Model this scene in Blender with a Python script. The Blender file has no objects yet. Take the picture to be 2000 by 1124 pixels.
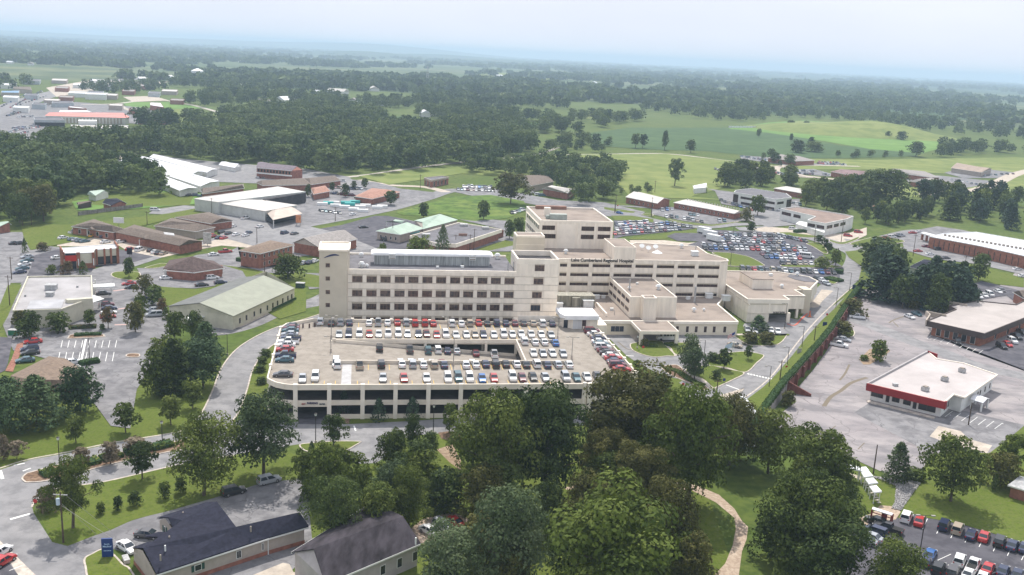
import bpy, bmesh, math, random
import numpy as np
from mathutils import Vector, Matrix
R = math.radians
rnd = random.Random(7)
scn = bpy.context.scene
COL = scn.collection
# ---------------------------------------------------------------- camera
FPX, PITCH, ROLL, CH = 1900.0, R(13.5), R(2.8), 84.0
_f = np.array([0, math.cos(PITCH), -math.sin(PITCH)])
_r0 = np.array([1.0, 0, 0]); _u0 = np.array([0, math.sin(PITCH), math.cos(PITCH)])
_r = math.cos(ROLL) * _r0 + math.sin(ROLL) * _u0
_u = -math.sin(ROLL) * _r0 + math.cos(ROLL) * _u0
_C = np.array([0, 0, CH])
cam_d = bpy.data.cameras.new('camera'); cam = bpy.data.objects.new('camera', cam_d); COL.objects.link(cam)
cam_d.sensor_width = 36.0; cam_d.lens = FPX / 2000 * 36.0
cam_d.clip_start = 1.0; cam_d.clip_end = 90000.0
m3 = Matrix([[_r[i], _u[i], -_f[i]] for i in range(3)])
cam.matrix_world = Matrix.Translation(Vector(_C)) @ m3.to_4x4()
scn.camera = cam
# ---------------------------------------------------------------- sky, sun, exposure
SUN_EL, SUN_AZ = R(55), R(-5)      # azimuth measured from +Y towards +X
w = bpy.data.worlds.new('World'); scn.world = w; w.use_nodes = True
nt = w.node_tree; nt.nodes.clear()
out = nt.nodes.new('ShaderNodeOutputWorld'); bg = nt.nodes.new('ShaderNodeBackground')
sky = nt.nodes.new('ShaderNodeTexSky'); sky.sky_type = 'NISHITA'; sky.sun_disc = False
sky.sun_elevation = SUN_EL; sky.sun_rotation = SUN_AZ
sky.altitude = 300; sky.air_density = 1.0; sky.dust_density = 3.0; sky.ozone_density = 1.0
mx = nt.nodes.new('ShaderNodeMix'); mx.data_type = 'RGBA'
tc = nt.nodes.new('ShaderNodeTexCoord'); mp = nt.nodes.new('ShaderNodeMapping'); mp.inputs['Scale'].default_value = (1.2, 1.2, 5)
nz = nt.nodes.new('ShaderNodeTexNoise'); nz.inputs['Scale'].default_value = 1.6; nz.inputs['Detail'].default_value = 6
rp = nt.nodes.new('ShaderNodeValToRGB'); rp.color_ramp.elements[0].position = 0.30; rp.color_ramp.elements[1].position = 0.72
rp.color_ramp.elements[0].color = (0.90, 0.90, 0.90, 1); rp.color_ramp.elements[1].color = (1, 1, 1, 1)
nt.links.new(tc.outputs['Generated'], mp.inputs[0]); nt.links.new(mp.outputs[0], nz.inputs['Vector'])
nt.links.new(nz.outputs['Fac'], rp.inputs[0]); nt.links.new(rp.outputs[0], mx.inputs[0])
nt.links.new(sky.outputs[0], mx.inputs[6]); rp2 = nt.nodes.new('ShaderNodeValToRGB'); rp2.color_ramp.elements[0].color = (7.9, 8.3, 9.5, 1); rp2.color_ramp.elements[1].color = (8.9, 9.1, 10.0, 1); rp2.color_ramp.elements[0].position = .35; rp2.color_ramp.elements[1].position = .7; nt.links.new(nz.outputs['Fac'], rp2.inputs[0]); nt.links.new(rp2.outputs[0], mx.inputs[7])
nt.links.new(mx.outputs[2], bg.inputs[0]); bg.inputs[1].default_value = 0.092
nt.links.new(bg.outputs[0], out.inputs[0])
sd = bpy.data.lights.new('sun', 'SUN'); sd.energy = 4.2; sd.angle = R(0.6); sd.color = (1.0, 0.95, 0.87)
sun = bpy.data.objects.new('sun', sd); COL.objects.link(sun)
sdir = Vector((math.sin(SUN_AZ) * math.cos(SUN_EL), math.cos(SUN_AZ) * math.cos(SUN_EL), math.sin(SUN_EL)))
sun.rotation_euler = sdir.to_track_quat('Z', 'Y').to_euler()
scn.view_settings.view_transform = 'Standard'; scn.view_settings.look = 'None'
scn.view_settings.exposure = 0.28; scn.view_settings.gamma = 1.0
scn.cycles.max_bounces = 6; scn.cycles.diffuse_bounces = 4; scn.cycles.transmission_bounces = 3; scn.cycles.volume_bounces = 1
HAZE = 0.00014
# ---------------------------------------------------------------- measuring: a pixel of the 2000 px photograph to a point at height z
def G(x, y, z=0.0):
 d = _f * FPX + _r * (x - 1000) - _u * (y - 562)
 p = _C + d * ((z - CH) / d[2]); return Vector((p[0], p[1], z))
def pix(p):
 v = np.array(p, float) - _C; k = v @ _f
 return 1000 + FPX * (v @ _r) / k, 562 - FPX * (v @ _u) / k
def topz(xb, yb, yt, z0=0.0):
 b = G(xb, yb, z0); lo, hi = z0, 200.0
 for _ in range(40):
  m = (lo + hi) / 2
  if pix((b[0], b[1], m))[1] > yt: lo = m
  else: hi = m
 return m - z0
CR = dict(a=(0,380,3.93), b=(350,280,3.93), w=(600,460,3.93), m=(1000,380,3.93), n=(1180,280,3.93), r=(1500,280,3.93), s=(1500,540,3.93),
          t=(1500,838,3.93), v=(1080,600,3.93), d=(0,600,3.93), e=(0,838,3.93), g=(400,838,3.93), h=(500,600,3.93), k=(900,838,3.333),
          A=(0,0,2.81), B=(650,0,2.81), C=(1300,0,2.81), E=(1380,490,5.915), F=(1080,560,7.143), P=(500,600,5.882), Q=(820,600,4.545),
          X=(1180,400,7.69), Y=(1360,430,6.613), Z=(0,160,6.244), U=(700,380,5.882), V=(1640,620,5.353), W=(90,440,11.24), o=(0,0,1))
def K(c, *pts):
 """points read off an enlarged crop c, back to photograph pixels"""
 ox, oy, s = CR[c]; return [(ox + x / s, oy + y / s) for x, y in pts]
def K1(c, x, y): return K(c, (x, y))[0]
# ---------------------------------------------------------------- materials
MATS = {}
def mat(name, col, rough=0.8, amt=0.12, scale=0.6, col2=None, metal=0.0, bump=0.0, detail=4.0, spec=0.3, coord='Object', stretch=None, lo=0.35, hi=0.65):
 if name in MATS: return MATS[name]
 m = bpy.data.materials.new(name); m.use_nodes = True; t = m.node_tree; b = t.nodes['Principled BSDF']
 b.inputs['Roughness'].default_value = rough; b.inputs['Metallic'].default_value = metal
 b.inputs['Specular IOR Level'].default_value = spec
 c1 = tuple(col) + (1,); c2 = tuple(col2) + (1,) if col2 else tuple(c * (1 - amt * 2) for c in col) + (1,)
 if col2 is None: c1 = tuple(min(1, c * (1 + amt)) for c in col) + (1,)
 tcn = t.nodes.new('ShaderNodeTexCoord'); src = tcn.outputs[coord]
 if coord == 'Position':
  pass
 if stretch:
  mpn = t.nodes.new('ShaderNodeMapping'); mpn.inputs['Scale'].default_value = stretch
  t.links.new(src, mpn.inputs[0]); src = mpn.outputs[0]
 n = t.nodes.new('ShaderNodeTexNoise'); n.inputs['Scale'].default_value = scale; n.inputs['Detail'].default_value = detail; n.inputs['Roughness'].default_value = 0.6
 r = t.nodes.new('ShaderNodeValToRGB'); r.color_ramp.elements[0].position = lo; r.color_ramp.elements[1].position = hi
 r.color_ramp.elements[0].color = c2; r.color_ramp.elements[1].color = c1
 t.links.new(src, n.inputs['Vector']); t.links.new(n.outputs['Fac'], r.inputs[0]); t.links.new(r.outputs[0], b.inputs['Base Color'])
 if bump:
  bp = t.nodes.new('ShaderNodeBump'); bp.inputs['Strength'].default_value = bump; bp.inputs['Distance'].default_value = 0.05
  t.links.new(n.outputs['Fac'], bp.inputs['Height']); t.links.new(bp.outputs[0], b.inputs['Normal'])
 MATS[name] = m; return m
def ground_mat(name, cols, scales, rough=0.95, streak=None, crack=0):
 """three-scale world-space mottling: cols = [base, patch, fine]"""
 if name in MATS: return MATS[name]
 m = bpy.data.materials.new(name); m.use_nodes = True; t = m.node_tree; b = t.nodes['Principled BSDF']
 b.inputs['Roughness'].default_value = rough; b.inputs['Specular IOR Level'].default_value = 0.15
 g = t.nodes.new('ShaderNodeNewGeometry'); prev = None
 for i, (c, s) in enumerate(zip(cols, [None] + list(scales))):
  if i == 0:
   prev = t.nodes.new('ShaderNodeRGB'); prev.outputs[0].default_value = tuple(c) + (1,); prev = prev.outputs[0]; continue
  n = t.nodes.new('ShaderNodeTexNoise'); n.inputs['Scale'].default_value = s; n.inputs['Detail'].default_value = 5; n.inputs['Roughness'].default_value = 0.65
  r = t.nodes.new('ShaderNodeValToRGB'); r.color_ramp.elements[0].position = 0.42; r.color_ramp.elements[1].position = 0.62
  x = t.nodes.new('ShaderNodeMix'); x.data_type = 'RGBA'; x.inputs[7].default_value = tuple(c) + (1,)
  if streak and i == len(cols) - 1:
   mp = t.nodes.new('ShaderNodeMapping'); mp.inputs['Scale'].default_value = streak[0]; mp.inputs['Rotation'].default_value = (0, 0, streak[1])
   t.links.new(g.outputs['Position'], mp.inputs[0]); t.links.new(mp.outputs[0], n.inputs['Vector'])
  else: t.links.new(g.outputs['Position'], n.inputs['Vector'])
  t.links.new(n.outputs['Fac'], r.inputs[0]); t.links.new(r.outputs[0], x.inputs[0]); t.links.new(prev, x.inputs[6]); prev = x.outputs[2]
 if crack:
  vo = t.nodes.new('ShaderNodeTexVoronoi'); vo.feature = 'DISTANCE_TO_EDGE'; vo.inputs['Scale'].default_value = crack; r = t.nodes.new('ShaderNodeValToRGB'); r.color_ramp.elements[0].position = .004; r.color_ramp.elements[1].position = .016
  n = t.nodes.new('ShaderNodeTexNoise'); n.inputs['Scale'].default_value = .3;
  va = t.nodes.new('ShaderNodeVectorMath'); va.operation = 'MULTIPLY_ADD'; va.inputs[1].default_value = (5, 5, 0); t.links.new(n.outputs['Color'], va.inputs[0]); t.links.new(g.outputs['Position'], n.inputs['Vector']); t.links.new(g.outputs['Position'], va.inputs[2]); t.links.new(va.outputs[0], vo.inputs['Vector'])
  x = t.nodes.new('ShaderNodeMix'); x.data_type = 'RGBA'; x.inputs[6].default_value = tuple(v * .68 for v in cols[0]) + (1,); t.links.new(vo.outputs['Distance'], r.inputs[0]); t.links.new(r.outputs[0], x.inputs[0]); t.links.new(prev, x.inputs[7]); prev = x.outputs[2]
 t.links.new(prev, b.inputs['Base Color']); MATS[name] = m; return m
def plain(name, col, rough=0.5, metal=0.0, emit=0.0, spec=0.5, coat=0.0):
 if name in MATS: return MATS[name]
 m = bpy.data.materials.new(name); m.use_nodes = True; b = m.node_tree.nodes['Principled BSDF']
 b.inputs['Base Color'].default_value = tuple(col) + (1,); b.inputs['Roughness'].default_value = rough; b.inputs['Metallic'].default_value = metal
 b.inputs['Specular IOR Level'].default_value = spec; b.inputs['Coat Weight'].default_value = coat; b.inputs['Coat Roughness'].default_value = 0.08
 MATS[name] = m; return m
GRASS = ground_mat('grass', [(0.082, 0.122, 0.022), (0.120, 0.145, 0.036), (0.058, 0.090, 0.018)], [0.03, 0.35])
LAWN = ground_mat('lawn', [(0.094, 0.136, 0.014), (0.135, 0.165, 0.030), (0.066, 0.104, 0.011), (0.115, 0.135, 0.035)], [0.05, 0.8, 2.2])
ASPH = ground_mat('asphalt', [(0.215, 0.210, 0.218), (0.265, 0.258, 0.262), (0.150, 0.147, 0.155)], [0.035, 0.22], crack=.13)
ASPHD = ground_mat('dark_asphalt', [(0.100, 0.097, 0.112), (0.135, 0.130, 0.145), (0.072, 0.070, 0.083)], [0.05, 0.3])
OLDASPH = ground_mat('worn_asphalt', [(0.285, 0.258, 0.262), (0.34, 0.312, 0.31), (0.20, 0.188, 0.195)], [0.03, 0.16], streak=((0.5, 1.0, 1), 0.9), crack=.09)
ROADM = ground_mat('road_asphalt', [(0.24, 0.235, 0.24), (0.285, 0.278, 0.28), (0.19, 0.187, 0.193)], [0.04, 0.3])
CONC = ground_mat('concrete', [(0.48, 0.43, 0.37), (0.55, 0.50, 0.44), (0.40, 0.36, 0.31)], [0.05, 0.5])
LOTC = ground_mat('pale_lot', [(0.46, 0.40, 0.33), (0.52, 0.46, 0.39), (0.38, 0.33, 0.28)], [0.06, 0.4])
KERB = mat('kerb_concrete', (0.52, 0.46, 0.40), 0.9, 0.15, 0.8)
MULCH = ground_mat('mulch', [(0.20, 0.13, 0.085), (0.28, 0.19, 0.13), (0.11, 0.07, 0.05)], [0.3, 1.5])
# ---------------------------------------------------------------- object helpers
def tag(o, label=None, cat=None, group=None, kind=None):
 if label: o['label'] = label
 if cat: o['category'] = cat
 if group: o['group'] = group
 if kind: o['kind'] = kind
 return o
def empty(name, loc, label, cat, group=None):
 o = bpy.data.objects.new(name, None); o.empty_display_size = 0.5; COL.objects.link(o); o.location = loc
 return tag(o, label, cat, group)
class MB:
 def __init__(s): s.v = []; s.f = []; s.mi = []; s.m = 0
 def add(s, vs, fs):
  n = len(s.v); s.v += [tuple(p) for p in vs]; s.f += [[n + i for i in f] for f in fs]; s.mi += [s.m] * len(fs); return s
 def prism(s, poly, z0, z1, cap=True, bottom=False):
  n = len(poly); vs = [(p[0], p[1], z0) for p in poly] + [(p[0], p[1], z1) for p in poly]
  a = sum(poly[i][0] * poly[(i + 1) % n][1] - poly[(i + 1) % n][0] * poly[i][1] for i in range(n))
  fs = [[i, (i + 1) % n, n + (i + 1) % n, n + i] for i in range(n)]
  if cap: fs.append([n + i for i in range(n)])
  if bottom: fs.append([i for i in range(n)][::-1])
  if a < 0: fs = [f[::-1] for f in fs]
  return s.add(vs, fs)
 def box(s, c, size, rz=0.0):
  x, y, z = size[0] / 2, size[1] / 2, size[2] / 2; ca, sa = math.cos(rz), math.sin(rz)
  vs = [(c[0] + a * x * ca - b * y * sa, c[1] + a * x * sa + b * y * ca, c[2] + d * z) for d in (-1, 1) for a, b in ((-1, -1), (1, -1), (1, 1), (-1, 1))]
  return s.add(vs, [[0, 3, 2, 1], [4, 5, 6, 7], [0, 1, 5, 4], [1, 2, 6, 5], [2, 3, 7, 6], [3, 0, 4, 7]])
 def bar(s, a, b, wd, z0, z1):
  """box standing on a ground segment a-b, wd wide"""
  a = Vector(a[:2]); b = Vector(b[:2]); d = (b - a); d.normalize(); n = Vector((-d.y, d.x)) * wd / 2
  return s.prism([a - n, b - n, b + n, a + n], z0, z1, True, True)
 def tube(s, p, q, r0, r1=None, n=8):
  r1 = r0 if r1 is None else r1; p = Vector(p); q = Vector(q); d = (q - p).normalized()
  a = d.orthogonal().normalized(); b = d.cross(a)
  vs = [p + (a * math.cos(t) + b * math.sin(t)) * r0 for t in [2 * math.pi * i / n for i in range(n)]] + [q + (a * math.cos(t) + b * math.sin(t)) * r1 for t in [2 * math.pi * i / n for i in range(n)]]
  fs = [[i, (i + 1) % n, n + (i + 1) % n, n + i] for i in range(n)] + [list(range(n))[::-1], [n + i for i in range(n)]]
  return s.add(vs, fs)
 def build(s, name, mats, parent=None, loc=None, smooth=False):
  if not isinstance(mats, (list, tuple)): mats = [mats]
  off = Vector(loc) if loc is not None else (parent.location if parent is not None and not parent.get('local') else Vector((0, 0, 0)))
  if parent is not None and parent.parent is not None: off = off + parent.parent.location
  me = bpy.data.meshes.new(name); me.from_pydata([(p[0] - off[0], p[1] - off[1], p[2] - off[2]) for p in s.v], [], s.f)
  for m in mats: me.materials.append(m)
  me.polygons.foreach_set('material_index', s.mi)
  if smooth: me.polygons.foreach_set('use_smooth', [True] * len(s.f))
  me.update(); o = bpy.data.objects.new(name, me); COL.objects.link(o)
  if parent is not None: o.parent = parent
  elif loc is not None: o.location = loc
  return o
def copy_thing(o, loc=None, rz=None, label=None):
 c = o.copy(); COL.objects.link(c)
 if loc is not None: c.location = loc
 if rz is not None: c.rotation_euler = (0, 0, rz)
 if label: c['label'] = label
 for ch in o.children:
  k = ch.copy(); COL.objects.link(k); k.parent = c
  for g in ch.children:
   q = g.copy(); COL.objects.link(q); q.parent = k
 return c
# ---------------------------------------------------------------- ground sheets
LAY = [0]
def layer():
 LAY[0] += 1; return 0.012 + 0.0015 * LAY[0]
def catmull(pts, closed, sub=6):
 n = len(pts); out = []
 rng = range(n) if closed else range(n - 1)
 for i in rng:
  p = [pts[(i + k) % n] if closed else pts[min(max(i + k, 0), n - 1)] for k in (-1, 0, 1, 2)]
  for j in range(sub):
   t = j / sub
   out.append(tuple(0.5 * (2 * p[1][c] + (p[2][c] - p[0][c]) * t + (2 * p[0][c] - 5 * p[1][c] + 4 * p[2][c] - p[3][c]) * t * t + (3 * p[1][c] - p[0][c] - 3 * p[2][c] + p[3][c]) * t ** 3) for c in (0, 1)))
 if not closed: out.append(tuple(pts[-1][:2]))
 return out
def W2(px, z=0): return [tuple(G(x, y, z)[:2]) for x, y in px]
def area(p): return sum(p[i][0] * p[(i + 1) % len(p)][1] - p[(i + 1) % len(p)][0] * p[i][1] for i in range(len(p))) / 2
def offset(poly, d):
 """move a closed polygon inwards by d"""
 if area(poly) < 0: poly = poly[::-1]
 n = len(poly); out = []
 for i in range(n):
  a, b, c = Vector(poly[i - 1]), Vector(poly[i]), Vector(poly[(i + 1) % n])
  u = (b - a); v = (c - b)
  if u.length < 1e-6 or v.length < 1e-6: out.append(poly[i]); continue
  u.normalize(); v.normalize(); m = Vector((-u.y, u.x)) + Vector((-v.y, v.x)); m = m / max(m.length, .2)
  k = d / max(0.4, m.dot(Vector((-u.y, u.x)))); out.append((b.x + m.x * k, b.y + m.y * k))
 return out
def sheet(name, px, m, smooth=False, kind='structure', z=None):
 p = W2(px)
 if smooth: p = catmull(p, True, 5)
 if area(p) < 0: p = p[::-1]
 z = layer() if z is None else z
 b = MB(); b.add([(x, y, z) for x, y in p], [list(range(len(p)))])
 o = b.build(name, m); o['kind'] = kind; return o
def island(name, px, m=None, smooth=True, h=0.13, kw=0.32):
 """raised bed with a kerb round it"""
 h = h + layer()
 p = W2(px)
 if smooth: p = catmull(p, True, 5)
 if area(p) < 0: p = p[::-1]
 q = offset(p, kw); n = len(p); b = MB(); b.m = 1
 b.add([(x, y, 0) for x, y in p] + [(x, y, h) for x, y in p] + [(x, y, h) for x, y in q],
          [[i, (i + 1) % n, n + (i + 1) % n, n + i] for i in range(n)] + [[n + i, n + (i + 1) % n, 2 * n + (i + 1) % n, 2 * n + i] for i in range(n)])
 b.m = 0; b.add([(x, y, h + 0.004) for x, y in q], [list(range(n))])
 o = b.build(name, [m or LAWN, KERB]); o['kind'] = 'structure'; return o
def ribbon(name, px, wd, m, kerb=False, sub=6, z=None, world=None):
 c = catmull(world or W2(px), False, sub); z = layer() if z is None else z
 L = []; Rr = []
 for i, p in enumerate(c):
  a = Vector(c[max(i - 1, 0)]); d = Vector(c[min(i + 1, len(c) - 1)]) - a; d.normalize(); n = Vector((-d.y, d.x))
  wi = (wd[0] + (wd[1] - wd[0]) * i / (len(c) - 1)) if isinstance(wd, tuple) else wd
  L.append(Vector(p) + n * wi / 2); Rr.append(Vector(p) - n * wi / 2)
 b = MB(); n = len(c)
 b.add([(q.x, q.y, z) for q in L] + [(q.x, q.y, z) for q in Rr], [[i, n + i, n + i + 1, i + 1] for i in range(n - 1)])
 o = b.build(name, m); o['kind'] = 'structure'
 if kerb:
  k = MB()
  for side in (L, Rr):
   for i in range(n - 1):
    if (side[i] - side[i + 1]).length > .05: k.bar(side[i], side[i + 1], 0.35, 0.0, z + 0.12)
  ko = k.build('kerb', KERB); ko['kind'] = 'structure'
 return o
def lines(name, segs, wd=0.12, m=None, z=None):
 b = MB(); z = layer() if z is None else z
 for a, c in segs:
  a = Vector(a[:2]); c = Vector(c[:2]); d = (c - a); d.normalize(); n = Vector((-d.y, d.x)) * wd / 2
  b.add([(q.x, q.y, z) for q in (a - n, c - n, c + n, a + n)], [[0, 1, 2, 3]])
 o = b.build(name, m or plain('white_paint', (0.75, 0.75, 0.72), 0.7)); o['kind'] = 'structure'; return o
def stalls(c, a, b, n, dx, dy, z=None):
 """n+1 stall lines between crop points a and b, each running to the offset (dx,dy) px"""
 s = CR[c][2]; pa = K1(c, *a); pb = K1(c, *b); segs = []
 for i in range(n + 1):
  t = i / n; x = pa[0] + (pb[0] - pa[0]) * t; y = pa[1] + (pb[1] - pa[1]) * t
  segs.append((G(x, y), G(x + dx / s, y + dy / s)))
 return lines('parking_marking', segs, z=z)
# ================================================================= hospital and its parking deck, in a frame turned 9 degrees
HA = R(9.0); HO = Vector((-48.5, 210.0)); H1 = Vector((math.cos(HA), math.sin(HA))); H2 = Vector((-math.sin(HA), math.cos(HA)))
def HW(u, v): return HO + H1 * u + H2 * v
def hz(px, z):                      # pixel at height z -> (u, v)
 g = G(px[0], px[1], z); d = Vector(g[:2]) - HO; return d.dot(H1), d.dot(H2)
def hv(px, v):                      # pixel on the facade plane v -> (u, z)
 a = hz(px, 0); b = hz(px, 20); t = (v - a[1]) / (b[1] - a[1]); return a[0] + (b[0] - a[0]) * t, 20 * t
def ub(b, u0, u1, v0, v1, z0, z1):
 p = [HW(u0, v0), HW(u1, v0), HW(u1, v1), HW(u0, v1)]; return b.prism(p, z0, z1, True, True)
def up(b, poly, z0, z1, cap=True): return b.prism([HW(*p) for p in poly], z0, z1, cap, False)
STONE = mat('limestone_panel', (0.86, 0.775, 0.665), 0.85, 0.07, 0.8, stretch=(1, 1, .12), detail=7)
STONE_T = mat('tan_panel', (0.64, 0.57, 0.46), 0.85, 0.05, 0.15)
TRIM = mat('pale_trim', (0.88, 0.80, 0.69), 0.8, 0.05, 0.3)
JOINT = plain('joint', (0.30, 0.26, 0.22), 0.9)
GRAVEL = mat('gravel_roof', (0.30, 0.248, 0.212), 0.95, 0.3, 0.13, col2=(.19, .158, .138), detail=9, lo=.3, hi=.55)
DARKROOF = mat('dark_membrane_roof', (0.155, 0.15, 0.165), 0.9, 0.14, 0.3)
WHITEROOF = mat('white_roof', (0.80, 0.80, 0.80), 0.6, 0.05, 0.5)
BRONZE = plain('bronze_frame', (0.20, 0.12, 0.09), 0.4)
GLASSB = mat('brown_glass', (0.13, 0.085, 0.07), 0.15, 0.5, 1.1, col2=(0.035, 0.028, 0.035), spec=0.6, detail=2)
GLASSD = mat('dark_glass', (0.05, 0.028, 0.028), 0.2, 0.3, 0.8, spec=0.5)
GLASSN = plain('navy_glass', (0.02, 0.03, 0.05), 0.1)
RIBM = mat('ribbed_metal', (0.42, 0.44, 0.44), 0.5, 0.22, 2.0, stretch=(1, 1, 0.05), metal=0.2)
WMETAL = mat('white_metal', (0.74, 0.75, 0.74), 0.45, 0.05, 0.8)
GMETAL = mat('grey_metal', (0.42, 0.42, 0.42), 0.5, 0.15, 1.5)
DARKFILL = mat('painted_dark', (0.05, 0.045, 0.05), 0.95, 0.2, 0.4)  # near-black fill: paints the shade inside openings, also colours the end block roof
ho = empty('hospital', (HW(40, 80).x, HW(40, 80).y, 0), 'cream hospital of several wings with rows of dark windows behind the parking deck', 'hospital')
def hpart(name, b, m): return b.build(name, m, ho)
FV = 65.0                                                           # front of the near wing
FZ = 20.9
u_l = hv(K1('w', 305, 262), FV)[0]; u_b0 = hv(K1('w', 1608, 300), FV)[0]; u_b1 = hv(K1('w', 1928, 300), FV)[0]
BZ = hv(K1('w', 1625, 180), FV)[1]
backv = hz(K1('w', 900, 128), FZ)[1]; backv = min(backv, FV + 24)
RH = 0.7                                                            # parapet height
b = MB(); up(b, [(u_l, FV), (u_b0, FV), (u_b0, backv), (u_l, backv)], 0, FZ - RH, False)
hpart('front_wing_wall', b, STONE)
b = MB(); up(b, [(u_l, FV + .01), (u_b0 - .01, FV + .01), (u_b0 - .01, backv - .01), (u_l, backv - .01)], FZ - RH - .1, FZ - RH); hpart('front_wing_roof', b, DARKROOF)
b = MB(); ub(b, u_l, u_b0, FV, FV + .45, FZ - RH + .01, FZ); ub(b, u_l, u_b0, backv - .45, backv, FZ - RH + .01, FZ - .1); ub(b, u_l, u_l + .45, FV + .46, backv - .46, FZ - RH + .01, FZ); hpart('parapet', b, TRIM)
# tower at the left end
t0 = hv(K1('w', 92, 300), FV - 1.0)[0]; t1 = hv(K1('w', 322, 230), FV - 1.0)[0]; TZ = hv(K1('w', 95, 108), FV - 1)[1]
tp = [(t0, FV - 1.0), (u_l + .05, FV - 1.0), (t1, FV + 1.2), (t1, FV + 11), (t0, FV + 11)]
b = MB(); up(b, tp, 0, TZ - .5, False); up(b, tp, TZ - .55, TZ - .3); hpart('stair_tower_wall', b, STONE_T)
b = MB()
for i in range(len(tp)):
 p, q = HW(*tp[i]), HW(*tp[(i + 1) % len(tp)]); b.bar(p, q, 0.5, TZ - .5, TZ)
hpart('tower_coping', b, TRIM)
for y in (230, 332, 435, 535):
 uu, zz = hv(K1('w', 158, y), FV - 1)
 b = MB(); b.m = 0; ub(b, uu - .62, uu + .62, FV - 1.08, FV - 1.0, zz - .6, zz + .6); b.m = 1; ub(b, uu - .5, uu + .5, FV - 1.12, FV - 1.05, zz - .48, zz + .48)
 hpart('tower_window', b, [BRONZE, GLASSB])
# blue swoosh emblem
b = MB(); pts = []
for i in range(15):
 t = i / 14; x = 130 + 115 * t; yo = 172 - 22 * math.sin(math.pi * min(1, t * 1.08) * 0.62) - 6 * math.sin(math.pi * t); th = 12 * math.sin(math.pi * (t * .93 + .02)) ** .8
 pts.append((x, yo, th))
top = [hv(K1('w', x, y - 1), FV - 1) for x, y, t in pts]; bot = [hv(K1('w', x, y + t), FV - 1) for x, y, t in pts]
n = len(pts); vs = []
for q in (FV - 1.12, FV - 1.0):
 for u, z in top + bot[::-1]: p = HW(u, q); vs.append((p.x, p.y, z))
m2 = 2 * n; b.add(vs, [list(range(m2)), [m2 + i for i in range(m2)][::-1]] + [[i, (i + 1) % m2, m2 + (i + 1) % m2, m2 + i] for i in range(m2)])
hpart('swoosh_emblem', b, plain('navy_paint', (0.012, 0.025, 0.11), 0.4))
# end block of the near wing, one storey taller
b = MB(); up(b, [(u_b0 + .0, FV + 0), (u_b1, FV + 0), (u_b1, FV + 13), (u_b0, FV + 13)], 0, BZ - 1.6, False); hpart('end_block_wall', b, STONE)
b = MB(); ub(b, u_b0, u_b1, FV + .5, FV + 12.5, BZ - 1.7, BZ - 1.6); hpart('end_block_roof', b, DARKFILL)
b = MB()
for q in ((u_b0, u_b1, FV, FV + .5), (u_b0, u_b1, FV + 12.5, FV + 13), (u_b0, u_b0 + .5, FV + .51, FV + 12.49), (u_b1 - .5, u_b1, FV + .51, FV + 12.49)): ub(b, *q, BZ - 1.59, BZ)
hpart('end_block_parapet', b, TRIM)
# window rows of the near wing: slightly proud bands and piers leave the glass set back
rows = [hv(K1('w', 700, y), FV)[1] for y in (340, 447, 548, 652)]
wc = [hv(K1('w', x, 340), FV)[0] for x in (385, 495, 601, 711, 815, 923, 1028, 1136, 1239, 1346, 1448, 1552)]
ww = (hv(K1('w', 424, 340), FV)[0] - hv(K1('w', 346, 340), FV)[0]) / 2
b = MB(); band = MB()
for r in rows:
 for k, (za, zb) in enumerate(((r - 1.15, r - 1.02), (r + 1.32, r + 1.42))): ub(b, u_l + .1, u_b1, FV - .06, FV - .0, za, zb)
hpart('joint_line', b, JOINT)
zedge = [FZ] + [z for r in rows for z in (r + 1.42, r - 1.15)] + [0]
for i in range(0, len(zedge), 2): ub(band, u_l + .02, u_b1, FV - .22, FV - .001, zedge[i + 1], zedge[i] - (0 if i else RH))
hpart('spandrel_band', band, STONE)
edges = [u_l + .02] + [(wc[i] + wc[i + 1]) / 2 for i in (0, 2, 4, 6, 8, 10)] + [u_b0 + .2]
bc = hv(K1('w', 1771, 350), FV)[0]
for r in rows:
 for i, e in enumerate(edges):
  lo = e if i == 0 else e - .55; hi = (wc[0] - ww - .25) if i == 0 else e + .55
  if i == len(edges) - 1: lo, hi = wc[-1] + ww + .2, bc - ww - .45
  b = MB(); ub(b, lo, hi, FV - .2, FV - .002, r - 1.02, r + 1.32); hpart('pier', b, TRIM)
 b = MB(); ub(b, bc + ww + .45, u_b1, FV - .2, FV - .002, r - 1.02, r + 1.32); hpart('pier', b, TRIM)
def hwin(name, u0, u1, v, z0, z1, g, fr=BRONZE, mull=1, head=True):
 b = MB(); b.m = 0; ub(b, u0, u1, v - .07, v - .003, z0, z1); b.m = 1; n = mull + 1; t = .07; w = (u1 - u0 - t * (n + 1)) / n
 zt = z1 - (.38 if head else .08)
 for i in range(n): ub(b, u0 + t + i * (w + t), u0 + t + i * (w + t) + w, v - .09, v - .06, z0 + .08, zt)
 b.m = 2
 if head: ub(b, u0 + .05, u1 - .05, v - .14, v - .071, z1 - .3, z1 - .05)
 return hpart(name, b, [fr, g, STONE_T])
for r in rows:
 for c in wc: hwin('window', c - ww, c + ww, FV, r - .92, r + 1.22, GLASSB, mull=rnd.choice((1, 2)))
for y, rr in ((252, None), (0, 0), (0, 1), (0, 2)):
 r = hv(K1('w', 1783, 252), FV)[1] if rr is None else rows[rr]
 c = hv(K1('w', 1779 - (0 if rr is None else 4 + 6 * rr), 350), FV)[0]
 hwin('window', c - ww, c + ww, FV, r - .92, r + 1.22, GLASSN if rr == 2 else GLASSB, mull=2)
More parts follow.
